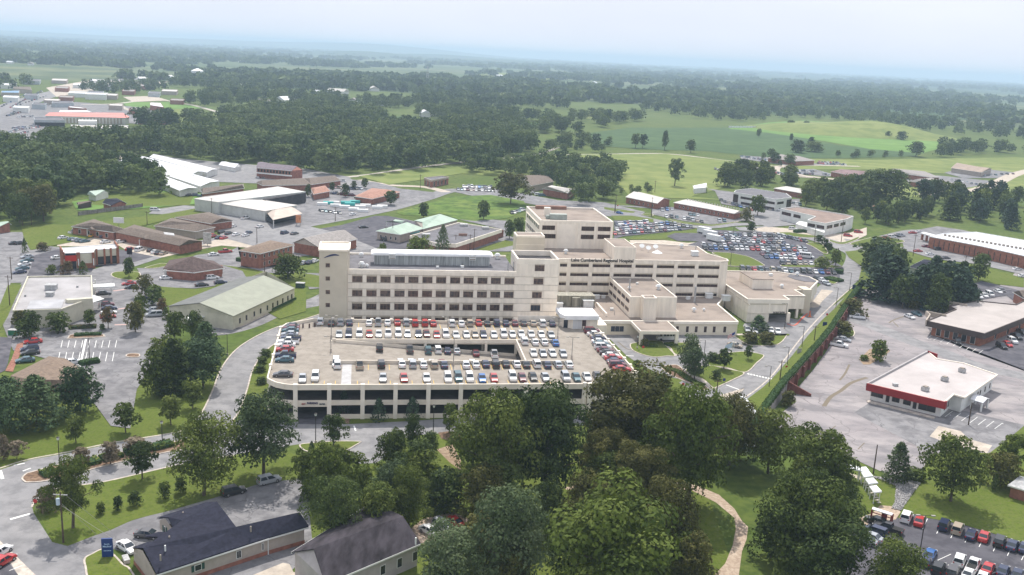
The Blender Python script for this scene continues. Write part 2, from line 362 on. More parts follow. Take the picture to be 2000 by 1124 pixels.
# mechanical penthouse with rounded white roof
p0 = hz(K1('w', 515, 222), FZ - RH); p1 = hz(K1('w', 1398, 238), FZ - RH); pv = (p0[1] + p1[1]) / 2; ph = hv(K1('w', 900, 152), pv)[1]
b = MB(); up(b, [(p0[0], pv), (p1[0], pv), (p1[0], pv + 4.6), (p0[0], pv + 4.6)], FZ - RH, ph, False)
k = int((p1[0] - p0[0]) / .75)
for i in range(k + 1):
 uu = p0[0] + (p1[0] - p0[0]) * i / k; ub(b, uu - .07, uu + .07, pv - .1, pv + .0, FZ - RH, ph)
hpart('penthouse_wall', b, RIBM)
b = MB(); prof = [(-.55, -.25), (-.6, .1), (-.35, .5), (.3, .8), (2.3, 1.0), (4.3, .8), (5.0, .5), (5.2, .1), (5.15, -.25)]
a0, a1 = p0[0] - 1.0, p1[0] + 1.0; vs = []
for uu in (a0, a0 + 1.0, a1 - 1.0, a1):
 kx = .55 if uu in (a0, a1) else 1
 for dv, dz in prof:
  p = HW(uu, pv + dv); vs.append((p.x, p.y, ph + dz * kx))
n = len(prof); fs = []
for s in range(3):
 for i in range(n - 1): fs.append([s * n + i, (s + 1) * n + i, (s + 1) * n + i + 1, s * n + i + 1])
 fs.append([s * n + n - 1, (s + 1) * n + n - 1, (s + 1) * n, s * n])
fs += [list(range(n)), [3 * n + i for i in range(n)][::-1]]
b.add(vs, fs); hpart('penthouse_roof', b, WHITEROOF)
for x in (652, 1268):
 uu = hv(K1('w', x, 180), pv)[0]; b = MB(); b.m = 0; ub(b, uu - 1.0, uu + 1.0, pv - .75, pv + .02, ph - 1.25, ph + .45); b.m = 1; ub(b, uu - .85, uu + .85, pv - .8, pv - .74, ph - 1.1, ph - .75); ub(b, uu - .85, uu + .85, pv - .8, pv - .74, ph - .4, ph - .15)
 hpart('louvre_box', b, [WMETAL, JOINT])
def roofvent(px, z, s=1.0, kind=0, nm='roof_vent'):
 uu, vv = hz(px, z); c = HW(uu, vv); b = MB()
 if kind == 0: b.tube((c.x, c.y, z), (c.x, c.y, z + .7 * s), .3 * s, .3 * s, 10); b.tube((c.x, c.y, z + .65 * s), (c.x, c.y, z + 1.05 * s), .62 * s, .35 * s, 12)
 elif kind == 1: b.box((c.x, c.y, z + .5 * s), (1.5 * s, 1.1 * s, 1.0 * s), HA); b.box((c.x, c.y, z + 1.03 * s), (1.7 * s, 1.3 * s, .1), HA)
 elif kind == 2: b.tube((c.x, c.y, z), (c.x, c.y, z + 2.6 * s), .16 * s, .16 * s, 8)
 elif kind == 3:
  b.tube((c.x, c.y, z), (c.x, c.y, z + 1.1), .07, .07, 6); b.tube((c.x, c.y + .1, z + 1.2), (c.x, c.y - .15, z + 1.5), .15, .95, 14)
 return b.build(nm, WMETAL if kind < 2 else (GMETAL if kind == 2 else WMETAL), ho)
for x, y, s, kd in ((415, 165, 1.3, 0), (418, 245, 1.6, 0), (458, 246, 1.0, 0), (1460, 180, 1.7, 0), (1540, 265, 1.0, 2), (1582, 265, 1.0, 2), (1190, 250, .6, 1), (1000, 250, .5, 1)):
 roofvent(K1('w', x, y), FZ - RH, s, kd)
# ------------------------------------------------------------- main wing with the name on its front
MV = 103.0; MZ = 17.1; m0 = u_b1 - 4; m1 = hv(K1('m', 1598, 560), MV)[0]; mc = hz(K1('m', 1640, 490), MZ)
vb_l = hz(K1('m', 250, 378), MZ)[1]; vb_r = hz(K1('m', 1420, 398), MZ)
mp_ = [(m0, MV), (m1, MV), (mc[0] - .6, MV + 1.0), (mc[0], MV + 4), hz(K1('m', 1500, 452), MZ), vb_r, hz(K1('m', 955, 370), MZ), (hz(K1('m', 700, 345), MZ)[0], 122.0), (m0, 122.0)]
b = MB(); up(b, mp_, 0, MZ - .25, False); hpart('main_wing_wall', b, STONE)
b = MB(); up(b, mp_, MZ - .5, MZ - .26); hpart('main_wing_roof', b, GRAVEL)
b = MB()
for i in range(len(mp_) - 2): b.bar(HW(*mp_[i]), HW(*mp_[i + 1]), .4, MZ - .25, MZ)
hpart('main_wing_coping', b, TRIM)
sill = [hv(K1('m', x, y), MV)[1] for x, y in ((1590, 573), (1585, 642), (1583, 712), (1578, 782))]
px_m = [365, 448, 615, 780, 944, 1108, 1269, 1428]; px_e = [432, 600, 765, 930, 1093, 1253, 1414, 1590]
piers = MB(); fr = MB(); ue = []
for i, (xa, xb) in enumerate(zip(px_m, px_e)):
 ua = hv(K1('m', xa, 560), MV)[0]; uc = hv(K1('m', xb, 560), MV)[0]; ue.append((ua, uc))
for s in sill:
 for ua, uc in ue:
  b = MB(); b.m = 0; ub(b, ua, uc, MV - .06, MV - .003, s, s + 1.02); b.m = 1
  for j in range(3):
   x0 = ua + .1 + (uc - ua - .1) * j / 3; ub(b, x0, x0 + (uc - ua) / 3 - .12, MV - .08, MV - .05, s + .08, s + .94)
  hpart('ribbon_window', b, [BRONZE, GLASSD])
  ub(fr, ua - .15, uc + .15, MV - .30, MV - .001, s + 1.02, s + 1.5)
hpart('window_brow', fr, STONE_T)
zz = [MZ - .26] + [v for s in sill for v in (s + 1.5, s)] + [3.0]
b = MB()
for i in range(0, len(zz), 2):
 if i == 0: ub(b, m0, m1, MV - .42, MV - .001, zz[1], MZ - .3)
 elif zz[i] > zz[i + 1]: ub(b, m0, m1, MV - .42, MV - .001, zz[i + 1], zz[i])
hpart('main_spandrel', b, STONE)
for i in range(len(ue)):
 ua = ue[i - 1][1] if i else m0; uc = ue[i][0]
 for k in range(4): piers = MB(); ub(piers, (uc - 1.25) if i else m0 + 4, uc - .0, MV - .5, MV - .001, zz[2 * k + 2], zz[2 * k + 1]); hpart('main_pier', piers, TRIM)
for k in range(4): piers = MB(); ub(piers, ue[-1][1], m1, MV - .5, MV - .001, zz[2 * k + 2], zz[2 * k + 1]); hpart('main_pier', piers, TRIM)
# the name
def letters(text, c, face_v, xa, xb, ya, yb, m, nm, ht=None, parent=None, bold=0.02):
 u0, z0 = hv(K1(c, xa, ya), face_v); u1, _ = hv(K1(c, xb, yb), face_v)
 cu = bpy.data.curves.new(nm, 'FONT'); cu.body = text; cu.extrude = .06; cu.offset = bold; o = bpy.data.objects.new(nm + '_tmp', cu); COL.objects.link(o)
 bpy.context.view_layer.update(); dg = bpy.context.evaluated_depsgraph_get(); me = bpy.data.meshes.new_from_object(o.evaluated_get(dg))
 bpy.data.objects.remove(o); co = np.array([v.co[:] for v in me.vertices]); sx = (u1 - u0) / (co[:, 0].max() - co[:, 0].min())
 sy = sx if ht is None else ht / (co[:, 1].max() - co[:, 1].min())
 o = bpy.data.objects.new(nm, me); COL.objects.link(o); me.materials.clear(); me.materials.append(m); pr = parent or ho; pl = pr.location
 for v in me.vertices:
  x, y, z = v.co; p = HW(u0 + (x - co[:, 0].min()) * sx, face_v - z - .07); v.co = (p.x - pl.x, p.y - pl.y, z0 + y * sy - pl.z)
 o.parent = pr; return o
letters('Lake Cumberland Regional Hospital', 'm', MV - .42, 455, 930, 515, 522, plain('name_letters', (0.02, 0.015, 0.02), .5), 'name_lettering', ht=1.55, bold=.022)
# elevator penthouse flush with the front
e0 = hv(K1('m', 782, 450), MV)[0]; e1 = hv(K1('m', 948, 450), MV)[0]; ez = hv(K1('m', 865, 405), MV - .45)[1]; evb = hz(K1('m', 690, 337), ez)[1]
b = MB(); up(b, [(e0, MV - .45), (e1, MV - .45), (e1, evb), (e0, evb)], MZ - .3, ez - .1, False); ub(b, e0 - .06, e0 - .0, MV + 3, MV + 3.8, MZ, ez - 1.2); hpart('lift_penthouse_wall', b, STONE)
b = MB(); ub(b, e0 + .3, e1 - .3, MV - .1, evb - .3, ez - .5, ez - .15); hpart('lift_penthouse_roof', b, GRAVEL)
b = MB()
for q in ((e0, e1, MV - .45, MV - .1), (e0, e1, evb - .3, evb), (e0, e0 + .3, MV - .09, evb - .31), (e1 - .3, e1, MV - .09, evb - .31)): ub(b, *q, ez - .09, ez)
hpart('lift_penthouse_coping', b, TRIM)
for x, y, s, kd in ((352, 398, 1.3, 0), (412, 455, 1.5, 0), (610, 395, .9, 0), (1045, 440, 1.3, 3), (995, 425, .8, 3), (1100, 430, 1.2, 3), (1300, 412, 1.5, 0), (1400, 470, 1.6, 1), (1410, 425, .9, 2), (855, 370, .5, 2), (920, 405, .5, 1)):
 roofvent(K1('m', x, y), MZ - .25, s, kd)
b = MB(); c = HW(*hz(K1('m', 1115, 445), MZ)); b.tube((c.x, c.y, MZ - .2), (c.x, c.y, MZ + .9), 1.9, .15, 16); b.build('white_skylight_dome', WHITEROOF, ho)
# ------------------------------------------------------------- old tower block at the back
OV = 122.0; oz = (hv(K1('m', 215, 197), OV)[1] + hv(K1('m', 780, 210), OV)[1]) / 2; o0 = hv(K1('m', 215, 250), OV)[0]; o1 = hv(K1('m', 776, 250), OV)[0]
ovb = (hz(K1('m', 110, 90), oz)[1] + hz(K1('m', 635, 105), oz)[1]) / 2
b = MB(); up(b, [(o0, OV), (o1, OV), (o1, ovb), (o0, ovb)], 0, oz - .6, False); hpart('rear_tower_wall', b, STONE)
b = MB(); ub(b, o0 + .4, o1 - .4, OV + .4, ovb - .4, oz - 1, oz - .62); hpart('rear_tower_roof', b, GRAVEL)
b = MB()
for q in ((o0, o1, OV, OV + .5), (o0, o1, ovb - .5, ovb), (o0, o0 + .5, OV + .51, ovb - .51), (o1 - .5, o1, OV + .51, ovb - .51)): ub(b, *q, oz - .59, oz)
hpart('rear_tower_parapet', b, TRIM)
b = MB()
for x0, x1 in ((345, 358), (505, 518), (632, 645)):
 ua = hv(K1('m', x0, 260), OV)[0]; uc = hv(K1('m', x1, 260), OV)[0]; ub(b, ua, uc, OV - .25, OV - .0, 12, oz - .6)
ub(b, o0, o0 + .8, OV - .25, OV, 12, oz - .6); ub(b, o1 - .9, o1, OV - .25, OV, 12, oz - .6); ub(b, hv(K1('m', 360, 0), OV)[0], hv(K1('m', 503, 0), OV)[0], OV - .1, OV, 12, oz - 1.4)
hpart('rear_tower_pier', b, TRIM)
for x, y in ((280, 257), (582, 265), (708, 267), (285, 322), (577, 328), (705, 327)):
 uu, z0 = hv(K1('m', x, y), OV); hwin('wide_window', uu - 2.35, uu + 2.35, OV, z0 - .75, z0 + .85, GLASSD, mull=2, head=False)
b = MB()
for zc in (oz - 2.9, oz - 6.4, oz - 9.8):
 for j in range(7):
  v0 = OV + 2.2 + j * (ovb - OV - 4) / 7; w = (ovb - OV - 4) / 7 - 1.1; c = MB(); c.m = 0
  ub(c, o0 - .07, o0 - .002, v0, v0 + w, zc - .8, zc + .75); c.m = 1; ub(c, o0 - .1, o0 - .06, v0 + .1, v0 + w - .1, zc - .7, zc + .65); hpart('side_window', c, [BRONZE, GLASSD])
 ub(b, o0 - .3, o0 - .001, OV + 1, ovb - 1, zc + .8, zc + 1.0)
hpart('side_brow', b, TRIM)
b = MB(); c = HW(*hz(K1('m', 355, 182), oz)); b.box((c.x, c.y + 1, oz + .4), (6.2, 2.2, 1.9), HA); b.box((c.x - 3.9, c.y + 1, oz + .1), (1.2, 1.2, 1.2), HA); b.build('rooftop_chiller', mat('chiller', (.38, .42, .38), .5, .1, 1), ho)
b = MB(); c = HW(*hz(K1('m', 270, 150), oz)); b.box((c.x, c.y, oz + .9), (2.2, 2.2, 3), HA); b.build('rooftop_stair_box', STONE, ho)
b = MB(); c = HW((o0 + o1) / 2 - 4, ovb - 1.4); b.box((c.x, c.y, oz - .1), (12, 2.0, 1.4), HA); b.build('rooftop_screen', mat('rust_panel', (.28, .16, .12), .8, .1, .5), ho)
# pale shaft in front of the rear tower
s0 = hz(K1('m', 25, 283), 21.5); sa = hv(K1('m', 30, 430), 112)[0]; sb_ = hv(K1('m', 247, 430), 112)[0]; sz = hv(K1('m', 140, 318), 112)[1]
b = MB(); up(b, [(sa, 112), (sb_, 112), (sb_, 119), (sa, 119)], 0, sz - .6, False)
hpart('shaft_wall', b, STONE_T)
b = MB()
for q in ((sa, sb_, 112, 112.45), (sa, sb_, 118.55, 119), (sa, sa + .45, 112.46, 118.54), (sb_ - .45, sb_, 112.46, 118.54)): ub(b, *q, sz - .59, sz)
ub(b, sa, sb_, 111.97, 112, sz - 3.2, sz - 3.1); hpart('shaft_parapet', b, TRIM)
b = MB(); ub(b, sa + .2, sb_ - .2, 112.3, 118.7, sz - .6, sz - .35); hpart('shaft_roof', b, GRAVEL)
# ------------------------------------------------------------- low front building
LV = 69.5; LZ = 4.5
l0 = hz(K1('m', 670, 975), LZ)[0]; l1 = hz(K1('m', 1750, 990), LZ)[0]
lp = [(l0, LV), (l1, LV), (l1 + 1.0, 91), (m1 + 1, 100), (m1, MV), (m0 + 1, MV), (m0 + 1, 80), (l0, 75)]
b = MB(); up(b, lp, 0, LZ - .3, False); hpart('low_building_wall', b, mat('cream_wall', (0.78, 0.70, 0.56), .85, .05, .2))
b = MB(); up(b, lp, LZ - .6, LZ - .31); hpart('low_roof', b, GRAVEL)
b = MB()
for i in (0, 1, 2, 7): b.bar(HW(*lp[i]), HW(*lp[(i + 1) % len(lp)]), .5, LZ - .3, LZ + .15)
cc0 = hz(K1('m', 925, 970), LZ)[0]; cc1 = hz(K1('m', 1240, 975), LZ)[0]
ub(b, l0 - .1, cc0, LV - .5, LV - .26, LZ - .75, LZ + .16); ub(b, cc1, l1, LV - .5, LV - .26, LZ - .75, LZ + .16)
ub(b, hz(K1('m', 630, 830), LZ)[0], hz(K1('m', 630, 830), LZ)[0] + .5, 76, 90, LZ - .3, LZ + .7)
hpart('low_parapet', b, TRIM)
ua, _ = hv(K1('m', 757, 1035), LV); uc, _ = hv(K1('m', 858, 1035), LV); hwin('picture_window', ua, uc, LV, 1.0, 2.9, GLASSN, fr=TRIM, mull=2, head=False)
for x in (1268, 1345, 1413, 1483, 1551, 1632):
 uu, _ = hv(K1('m', x, 1040), LV); hwin('tall_window', uu - .52, uu + .52, LV, .9, 3.0, GLASSD, fr=TRIM, mull=0, head=False)
# porte-cochere
cz = 4.6; ca = hz(K1('m', 985, 1048), cz); cb = hz(K1('m', 1285, 1053), cz); cv = (ca[1] + cb[1]) / 2
b = MB(); b.m = 0; ub(b, ca[0] + .3, cb[0] - .3, cv + .3, LV - .52, cz - .5, cz - .12); b.m = 1
for q in ((ca[0], cb[0], cv, cv + .3), (ca[0], ca[0] + .3, cv + .31, LV - .52), (cb[0] - .3, cb[0], cv + .31, LV - .52)): ub(b, *q, cz - 1.0, cz)
hpart('entrance_canopy', b, [GRAVEL, TRIM])
for uu in (ca[0] + .5, cb[0] - .5):
 b = MB(); c = HW(uu, cv + .5); b.box((c.x, c.y, (cz - 1) / 2), (.95, .95, cz - 1), HA); b.build('canopy_column', TRIM, ho)
b = MB(); ub(b, ca[0] - .1, ca[0] + 4.2, LV - 6, LV - .3, .02, .15); hpart('entrance_step', b, KERB)
# centre block with its chimney
CV = 75.0; cz2 = (hv(K1('m', 905, 790), CV)[1] + hv(K1('m', 1260, 787), CV)[1]) / 2; c0 = hv(K1('m', 905, 860), CV)[0]; c1 = hv(K1('m', 1262, 860), CV)[0]
b = MB(); up(b, [(c0, CV), (c1, CV), (c1, MV - .6), (c0, MV - .6)], LZ - .4, cz2 - .3, False); hpart('centre_block_wall', b, STONE)
b = MB(); ub(b, c0 + .3, c1 - .3, CV + .3, MV - .6, cz2 - .6, cz2 - .32); hpart('centre_block_roof', b, GRAVEL)
b = MB()
for q in ((c0, c1, CV, CV + .35), (c0, c0 + .35, CV + .36, MV - .61), (c1 - .35, c1, CV + .36, MV - .61)): ub(b, *q, cz2 - .29, cz2 + .05)
hpart('centre_block_coping', b, TRIM)
for zc in (cz2 - 1.9, cz2 - 4.7):
 for j in range(5):
  v0 = CV + 1.2 + j * 5.3; c = MB(); c.m = 0; ub(c, c0 - .06, c0 - .002, v0, v0 + 4.2, zc - .55, zc + .6); c.m = 1; ub(c, c0 - .09, c0 - .05, v0 + .1, v0 + 4.1, zc - .45, zc + .5); hpart('side_ribbon_window', c, [BRONZE, GLASSD])
k0 = hv(K1('m', 1012, 830), CV - 3.2)[0]; k1 = hv(K1('m', 1112, 830), CV - 3.2)[0]; kz = hv(K1('m', 1062, 795), CV - 3.2)[1]
b = MB(); up(b, [(k0, CV - 3.2), (k1, CV - 3.2), (k1, CV + .5), (k0, CV + .5)], LZ - .31, kz - .4, False); hpart('chimney_wall', b, STONE)
b = MB()
for q in ((k0, k1, CV - 3.2, CV - 2.8), (k0, k1, CV + .1, CV + .5), (k0, k0 + .4, CV - 2.79, CV + .09), (k1 - .4, k1, CV - 2.79, CV + .09)): ub(b, *q, kz - .5, kz)
hpart('chimney_coping', b, TRIM)
b = MB(); ub(b, k0 + .3, k1 - .3, CV - 2.9, CV + .2, kz - .9, kz - .7); hpart('chimney_cap', b, mat('rust_panel', (.28, .16, .12), .8, .1, .5))
for x, y, s, kd in ((900, 735, 1.4, 2), (900, 730, 1, 0), (1122, 730, 1.6, 0), (960, 690, .5, 1)): roofvent(K1('m', x, y), cz2 - .3, s, kd)
for x, y, s, kd in ((765, 890, .7, 1), (785, 925, .6, 2), (1395, 900, 1.3, 0), (1400, 830, 2.2, 2), (1350, 805, .9, 1), (1472, 895, .9, 0), (1640, 815, 1.8, 1), (1510, 795, 1.6, 1), (580, 860, 2.2, 1), (362, 865, 1.4, 1), (650, 800, 1.2, 1), (700, 795, .8, 1)): roofvent(K1('m', x, y), LZ - .3, s, kd)
# ribbed equipment screen between the wings
q0 = hz(K1('m', 350, 850), LZ); q1 = hz(K1('m', 632, 850), LZ); b = MB(); ub(b, q0[0], q1[0], q0[1], q0[1] + 5, LZ - .3, LZ + 3.2)
for i in range(26): uu = q0[0] + (q1[0] - q0[0]) * i / 25; ub(b, uu - .06, uu + .06, q0[1] - .1, q0[1], LZ - .3, LZ + 3.2)
uu = hv(K1('m', 488, 820), q0[1])[0]; ub(b, uu - 1.3, uu + 1.3, q0[1] - 1.2, q0[1] - .11, LZ - .3, LZ + 2.8)
hpart('equipment_screen', b, mat('olive_ribbed', (.33, .31, .25), .7, .25, 1.2, stretch=(1, 1, .1)))
# dark roof in front of it and small white entrance house on the deck
DZ = 7.5
w0 = hz(K1('m', 45, 985), DZ); w1 = hz(K1('m', 385, 990), DZ)
b = MB(); ub(b, w0[0], w1[0], w0[1], w0[1] + .5, 0, DZ + 2.0); ub(b, w0[0], w1[0] + 14, w0[1] + 1, 66, 0, DZ - .9); hpart('link_wall', b, STONE)
n0 = hv(K1('m', 397, 1000), 50.0)[0]; n1 = hv(K1('m', 657, 1000), 50.0)[0]
b = MB(); up(b, [(n0 + 2.6, 50), (n1, 50), (n1, 58), (n0, 58), (n0, 52.2)], 0, 11.0, False); hpart('entrance_house_wall', b, STONE)
b = MB(); up(b, [(n0, 49.2), (n1 + .1, 49.2), (n1 + .1, 58.2), (n0 - .9, 58.2), (n0 - .9, 52)], 10.4, 11.6); hpart('entrance_house_roof', b, WHITEROOF)
hwin('entrance_door', n0 + 2.7, n0 + 5.3, 50, DZ, 10.2, plain('pale_door_glass', (.6, .6, .6), .3), fr=WMETAL, mull=1, head=False)
hwin('entrance_glazing', n0 + 5.4, n0 + 6.6, 50, DZ, 10.2, GLASSB, mull=0, head=False)
b = MB(); ub(b, n0 + .2, n0 + 2.5, 51.0, 51.2, DZ, 10.3); hpart('entrance_glass_wall', b, GLASSN)
# ------------------------------------------------------------- east wing with the drive-in canopy
EZ = 8.2
def eh(x, y, z=EZ): return hz(K1('E', x, y), z)
ep = [eh(190, 365), eh(482, 560), eh(955, 562), eh(1090, 480), eh(1085, 560)]
f0 = eh(482, 560); f1 = eh(955, 560); fv = (f0[1] + f1[1]) / 2
zb0 = hv(K1('E', 450, 840), fv)[1]
east = [(eh(190, 365)[0], eh(190, 365)[1]), (f0[0], fv), (f1[0], fv), (f1[0] + .1, fv + 5.5), (eh(1085, 490)[0], fv + 5.5), (eh(1085, 490)[0], fv + 14), (eh(1090, 400)[0], fv + 14), eh(1285, 350), eh(1185, 300), eh(820, 240), (m1 + 2, eh(240, 230)[1])]
b = MB(); up(b, east, 3.4, EZ - .3, False); hpart('east_wing_upper_wall', b, STONE)
low = [(east[0][0], east[0][1]), (f0[0] + .3, fv + .3), (hv(K1('E', 715, 800), fv + .3)[0], fv + .3), (hv(K1('E', 715, 800), fv + .3)[0], fv + 9), (f1[0] + 2, fv + 13), (east[7][0] - .5, east[7][1] + .5), east[8], east[9], (m1 + 2, east[10][1] - .2)]
b = MB(); up(b, low, 0, 3.41, False); hpart('east_wing_lower_wall', b, STONE)
b = MB(); up(b, east, EZ - .6, EZ - .31); hpart('east_wing_roof', b, GRAVEL)
b = MB()
for i in range(len(east) - 1): b.bar(HW(*east[i]), HW(*east[i + 1]), .45, EZ - .3, EZ + .02)
hpart('east_wing_coping', b, TRIM)
b = MB(); ub(b, f0[0], f1[0], fv + .02, fv + 5, 3.3, 3.42); hpart('canopy_soffit', b, TRIM)
b = MB()
for xa, xb in ((497, 715), (735, 915)):
 ua = hv(K1('E', xa, 650), fv)[0]; uc = hv(K1('E', xb, 650), fv)[0]; ub(b, ua, uc, fv - .03, fv - .0, EZ - 2.0, EZ - 1.6)
hpart('shadow_reveal', b, STONE_T)
b = MB(); ub(b, f0[0], f1[0], fv - .25, fv - .001, EZ - 1.5, EZ - .3); ub(b, f0[0], f1[0], fv - .1, fv - .001, 3.4, 3.6)
for x in (487, 724, 930): uu = hv(K1('E', x, 650), fv)[0]; ub(b, uu - .3, uu + .3, fv - .25, fv - .001, 3.61, EZ - 1.51)
hpart('east_fascia', b, TRIM)
b = MB(); c = HW(hv(K1('E', 945, 780), fv)[0], fv + .5); b.box((c.x, c.y, 1.7), (1.2, 1, 3.4), HA); b.build('canopy_column', TRIM, ho)
b = MB(); c = HW(hv(K1('E', 1048, 650), fv + 6)[0], fv + 6); b.box((c.x, c.y, 1.7), (.8, .8, 3.4), HA); b.build('canopy_column', TRIM, ho)
letters('PATIENT ENTRY', 'E', fv, 768, 905, 722, 722, MATS['name_letters'], 'entry_lettering', ht=.55, bold=.02)
for vv in (3, 9, 15):
 b = MB(); q = Vector(HW(*east[0])).lerp(HW(*east[1]), .12 + vv * .05)
 b.bar(q, q + (HW(*east[1]) - HW(*east[0])).normalized() * 5, .12, EZ - 1.8, EZ - 1.5)
 b.build('side_reveal', STONE_T, ho)
pz = EZ + 3.2; pa = eh(525, 430, EZ); pb = eh(765, 435, EZ); pvb = eh(380, 345, EZ)
b = MB(); up(b, [(pa[0], pa[1]), (pb[0], pa[1]), (pb[0], pvb[1] + 1), (pa[0], pvb[1] + 1)], EZ - .3, pz - .2, False); hpart('roof_house_wall', b, STONE)
b = MB(); ub(b, pa[0] - .1, pb[0] + .1, pa[1] - .1, pvb[1] + 1.1, pz - .2, pz); hpart('roof_house_roof', b, GRAVEL)
b = MB(); up(b, [eh(935, 290), eh(1020, 325), eh(1140, 350), eh(1280, 355), eh(1180, 290), eh(1000, 240)], EZ - .29, EZ - .2); hpart('dark_roof_patch', b, DARKROOF)
for x, y, s, kd in ((868, 430, 1.3, 0), (1045, 290, 1.4, 0), (740, 290, .8, 1), (215, 580, .1, 1)): roofvent(K1('E', x, y), EZ - .3, s, kd)
tw0 = hv(K1('E', 1105, 600), fv + 12); tw1 = hv(K1('E', 1200, 600), fv + 12)
b = MB(); up(b, [(tw0[0], fv + 12), (tw1[0], fv + 12), (tw1[0], fv + 17), (tw0[0], fv + 17)], 0, EZ + .5, True); hpart('east_stair_wall', b, STONE_T)
# ================================================================= parking deck
gp = [hz(p, 8.4) for p in K('o', (575, 748), (1140, 748), (1243, 727))] + [hz((1168, 641), 8.4), hz((1097, 631), 8.4), hz((612, 622), 8.4), hz((560, 631), 8.4), hz((548, 640), 8.4), hz((523, 735), 8.4)]
gf0, gf1 = gp[0][0], gp[1][0]
corner = [(gp[8][0] + .05, gp[8][1] - 1), (gp[8][0] + .8, 3.6), (gp[8][0] + 2.2, 1.9), (gp[8][0] + 4.2, .6)]
gp = [(gf0, 0), (gf1 + .2, 0), gp[2], gp[3], gp[4], gp[5], gp[6], gp[7], gp[8]] + corner[:]
pg = empty('parking_garage', (HW(35, 25).x, HW(35, 25).y, 0), 'pale concrete parking deck with open dark levels and cars on its top floor', 'parking garage')
DECK = ground_mat('deck_concrete', [(0.31, 0.276, 0.238), (0.345, 0.308, 0.267), (0.26, 0.23, 0.197)], [0.06, 0.5])
GSTONE = mat('garage_precast', (0.78, 0.70, 0.59), .85, .06, .2)
hn = hz(K1('w', 185, 792), DZ + .9)[1]; hs = hz(K1('w', 600, 958), DZ + .9)[1]; hu0 = hz(K1('w', 185, 792), DZ + .9)[0] + .2; hu1 = hz(K1('w', 1600, 788), DZ + .9)[0]
hu1b = hz(K1('w', 1668, 940), DZ + .9)[0]; hu2 = hz(K1('w', 1925, 795), DZ + .9)[0]
SP = 23.0
def gpart(n, b, m): return b.build(n, m, pg)
# top deck: four pieces round the ramp well
L_ = [p for p in gp]
def clip(poly, axis, val, keep_less):
 out = []
 for i in range(len(poly)):
  a, c = poly[i], poly[(i + 1) % len(poly)]; ia = (a[axis] <= val) == keep_less; ic = (c[axis] <= val) == keep_less
  if ia: out.append(a)
  if ia != ic:
   t = (val - a[axis]) / (c[axis] - a[axis]); out.append((a[0] + (c[0] - a[0]) * t, a[1] + (c[1] - a[1]) * t))
 return out
front = clip(gp, 1, hs, True); rest = clip(gp, 1, hs, False); back = clip(rest, 1, hn, False); mid = clip(rest, 1, hn, True)
midl = clip(mid, 0, hu0, True); midr = clip(mid, 0, hu1, False)
b = MB()
for q in (front, back, midl, midr): up(b, q, DZ - .35, DZ)
gpart('top_deck', b, DECK)
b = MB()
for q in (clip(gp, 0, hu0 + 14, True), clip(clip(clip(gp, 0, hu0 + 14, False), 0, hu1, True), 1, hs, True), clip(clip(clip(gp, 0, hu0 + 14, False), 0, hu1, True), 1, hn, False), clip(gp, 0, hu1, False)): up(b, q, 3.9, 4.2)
gpart('middle_deck', b, mat('shade_dark_concrete', (.11, .10, .095), .9, .2, .2))  # concrete colour darkened to paint in the shade of the open levels
b = MB(); za, zb_ = DZ, 3.6; p = [HW(hu0, hs), HW(hu1, hs), HW(hu1, hn), HW(hu0, hn)]
b.add([(p[0].x, p[0].y, za), (p[1].x, p[1].y, zb_), (p[2].x, p[2].y, zb_), (p[3].x, p[3].y, za)] + [(p[0].x, p[0].y, za - .3), (p[1].x, p[1].y, zb_ - .3), (p[2].x, p[2].y, zb_ - .3), (p[3].x, p[3].y, za - .3)], [[0, 1, 2, 3], [7, 6, 5, 4], [0, 4, 5, 1], [2, 6, 7, 3]])
gpart('ramp', b, DECK)
def rampz(u): return DZ + (zb_ - DZ) * max(0, min(1, (u - hu0) / (hu1 - hu0)))
b = MB()
ub(b, hu0, hu2, hn, hn + .3, DZ - .6, DZ + .8); ub(b, hu0, hz(K1('w', 1965, 948), DZ + .9)[0], hs - .3, hs, DZ - 1.0, DZ + .9)
b.bar(HW(hu1, hn), HW(hu1b, hs), .3, DZ - 1.0, DZ + .9); gpart('ramp_parapet', b, GSTONE)
for i in range(7):
 uu = hu0 + (hu1 - hu0) * i / 6; b = MB(); c = HW(uu, hn + .1); b.box((c.x, c.y, 4.9), (.7, .7, 5.6), HA); b.build('ramp_column', GSTONE, pg)
b = MB(); ub(b, hu0 + 1, hu1, hn - .35, hn - .1, rampz(hu0) - .2, rampz(hu0) + .0)
p = [HW(hu0 + 1, hn - .3), HW(hu1, hn - .3)]
b.add([(p[0].x, p[0].y, DZ - .3), (p[1].x, p[1].y, zb_ - .3), (p[1].x, p[1].y, zb_ + .75), (p[0].x, p[0].y, DZ + .8)] + [(p[0].x, p[0].y - .25, DZ - .3), (p[1].x, p[1].y - .25, zb_ - .3), (p[1].x, p[1].y - .25, zb_ + .75), (p[0].x, p[0].y - .25, DZ + .8)], [[0, 1, 2, 3], [4, 7, 6, 5], [3, 2, 6, 7], [0, 4, 5, 1]])
gpart('ramp_barrier', b, GSTONE)
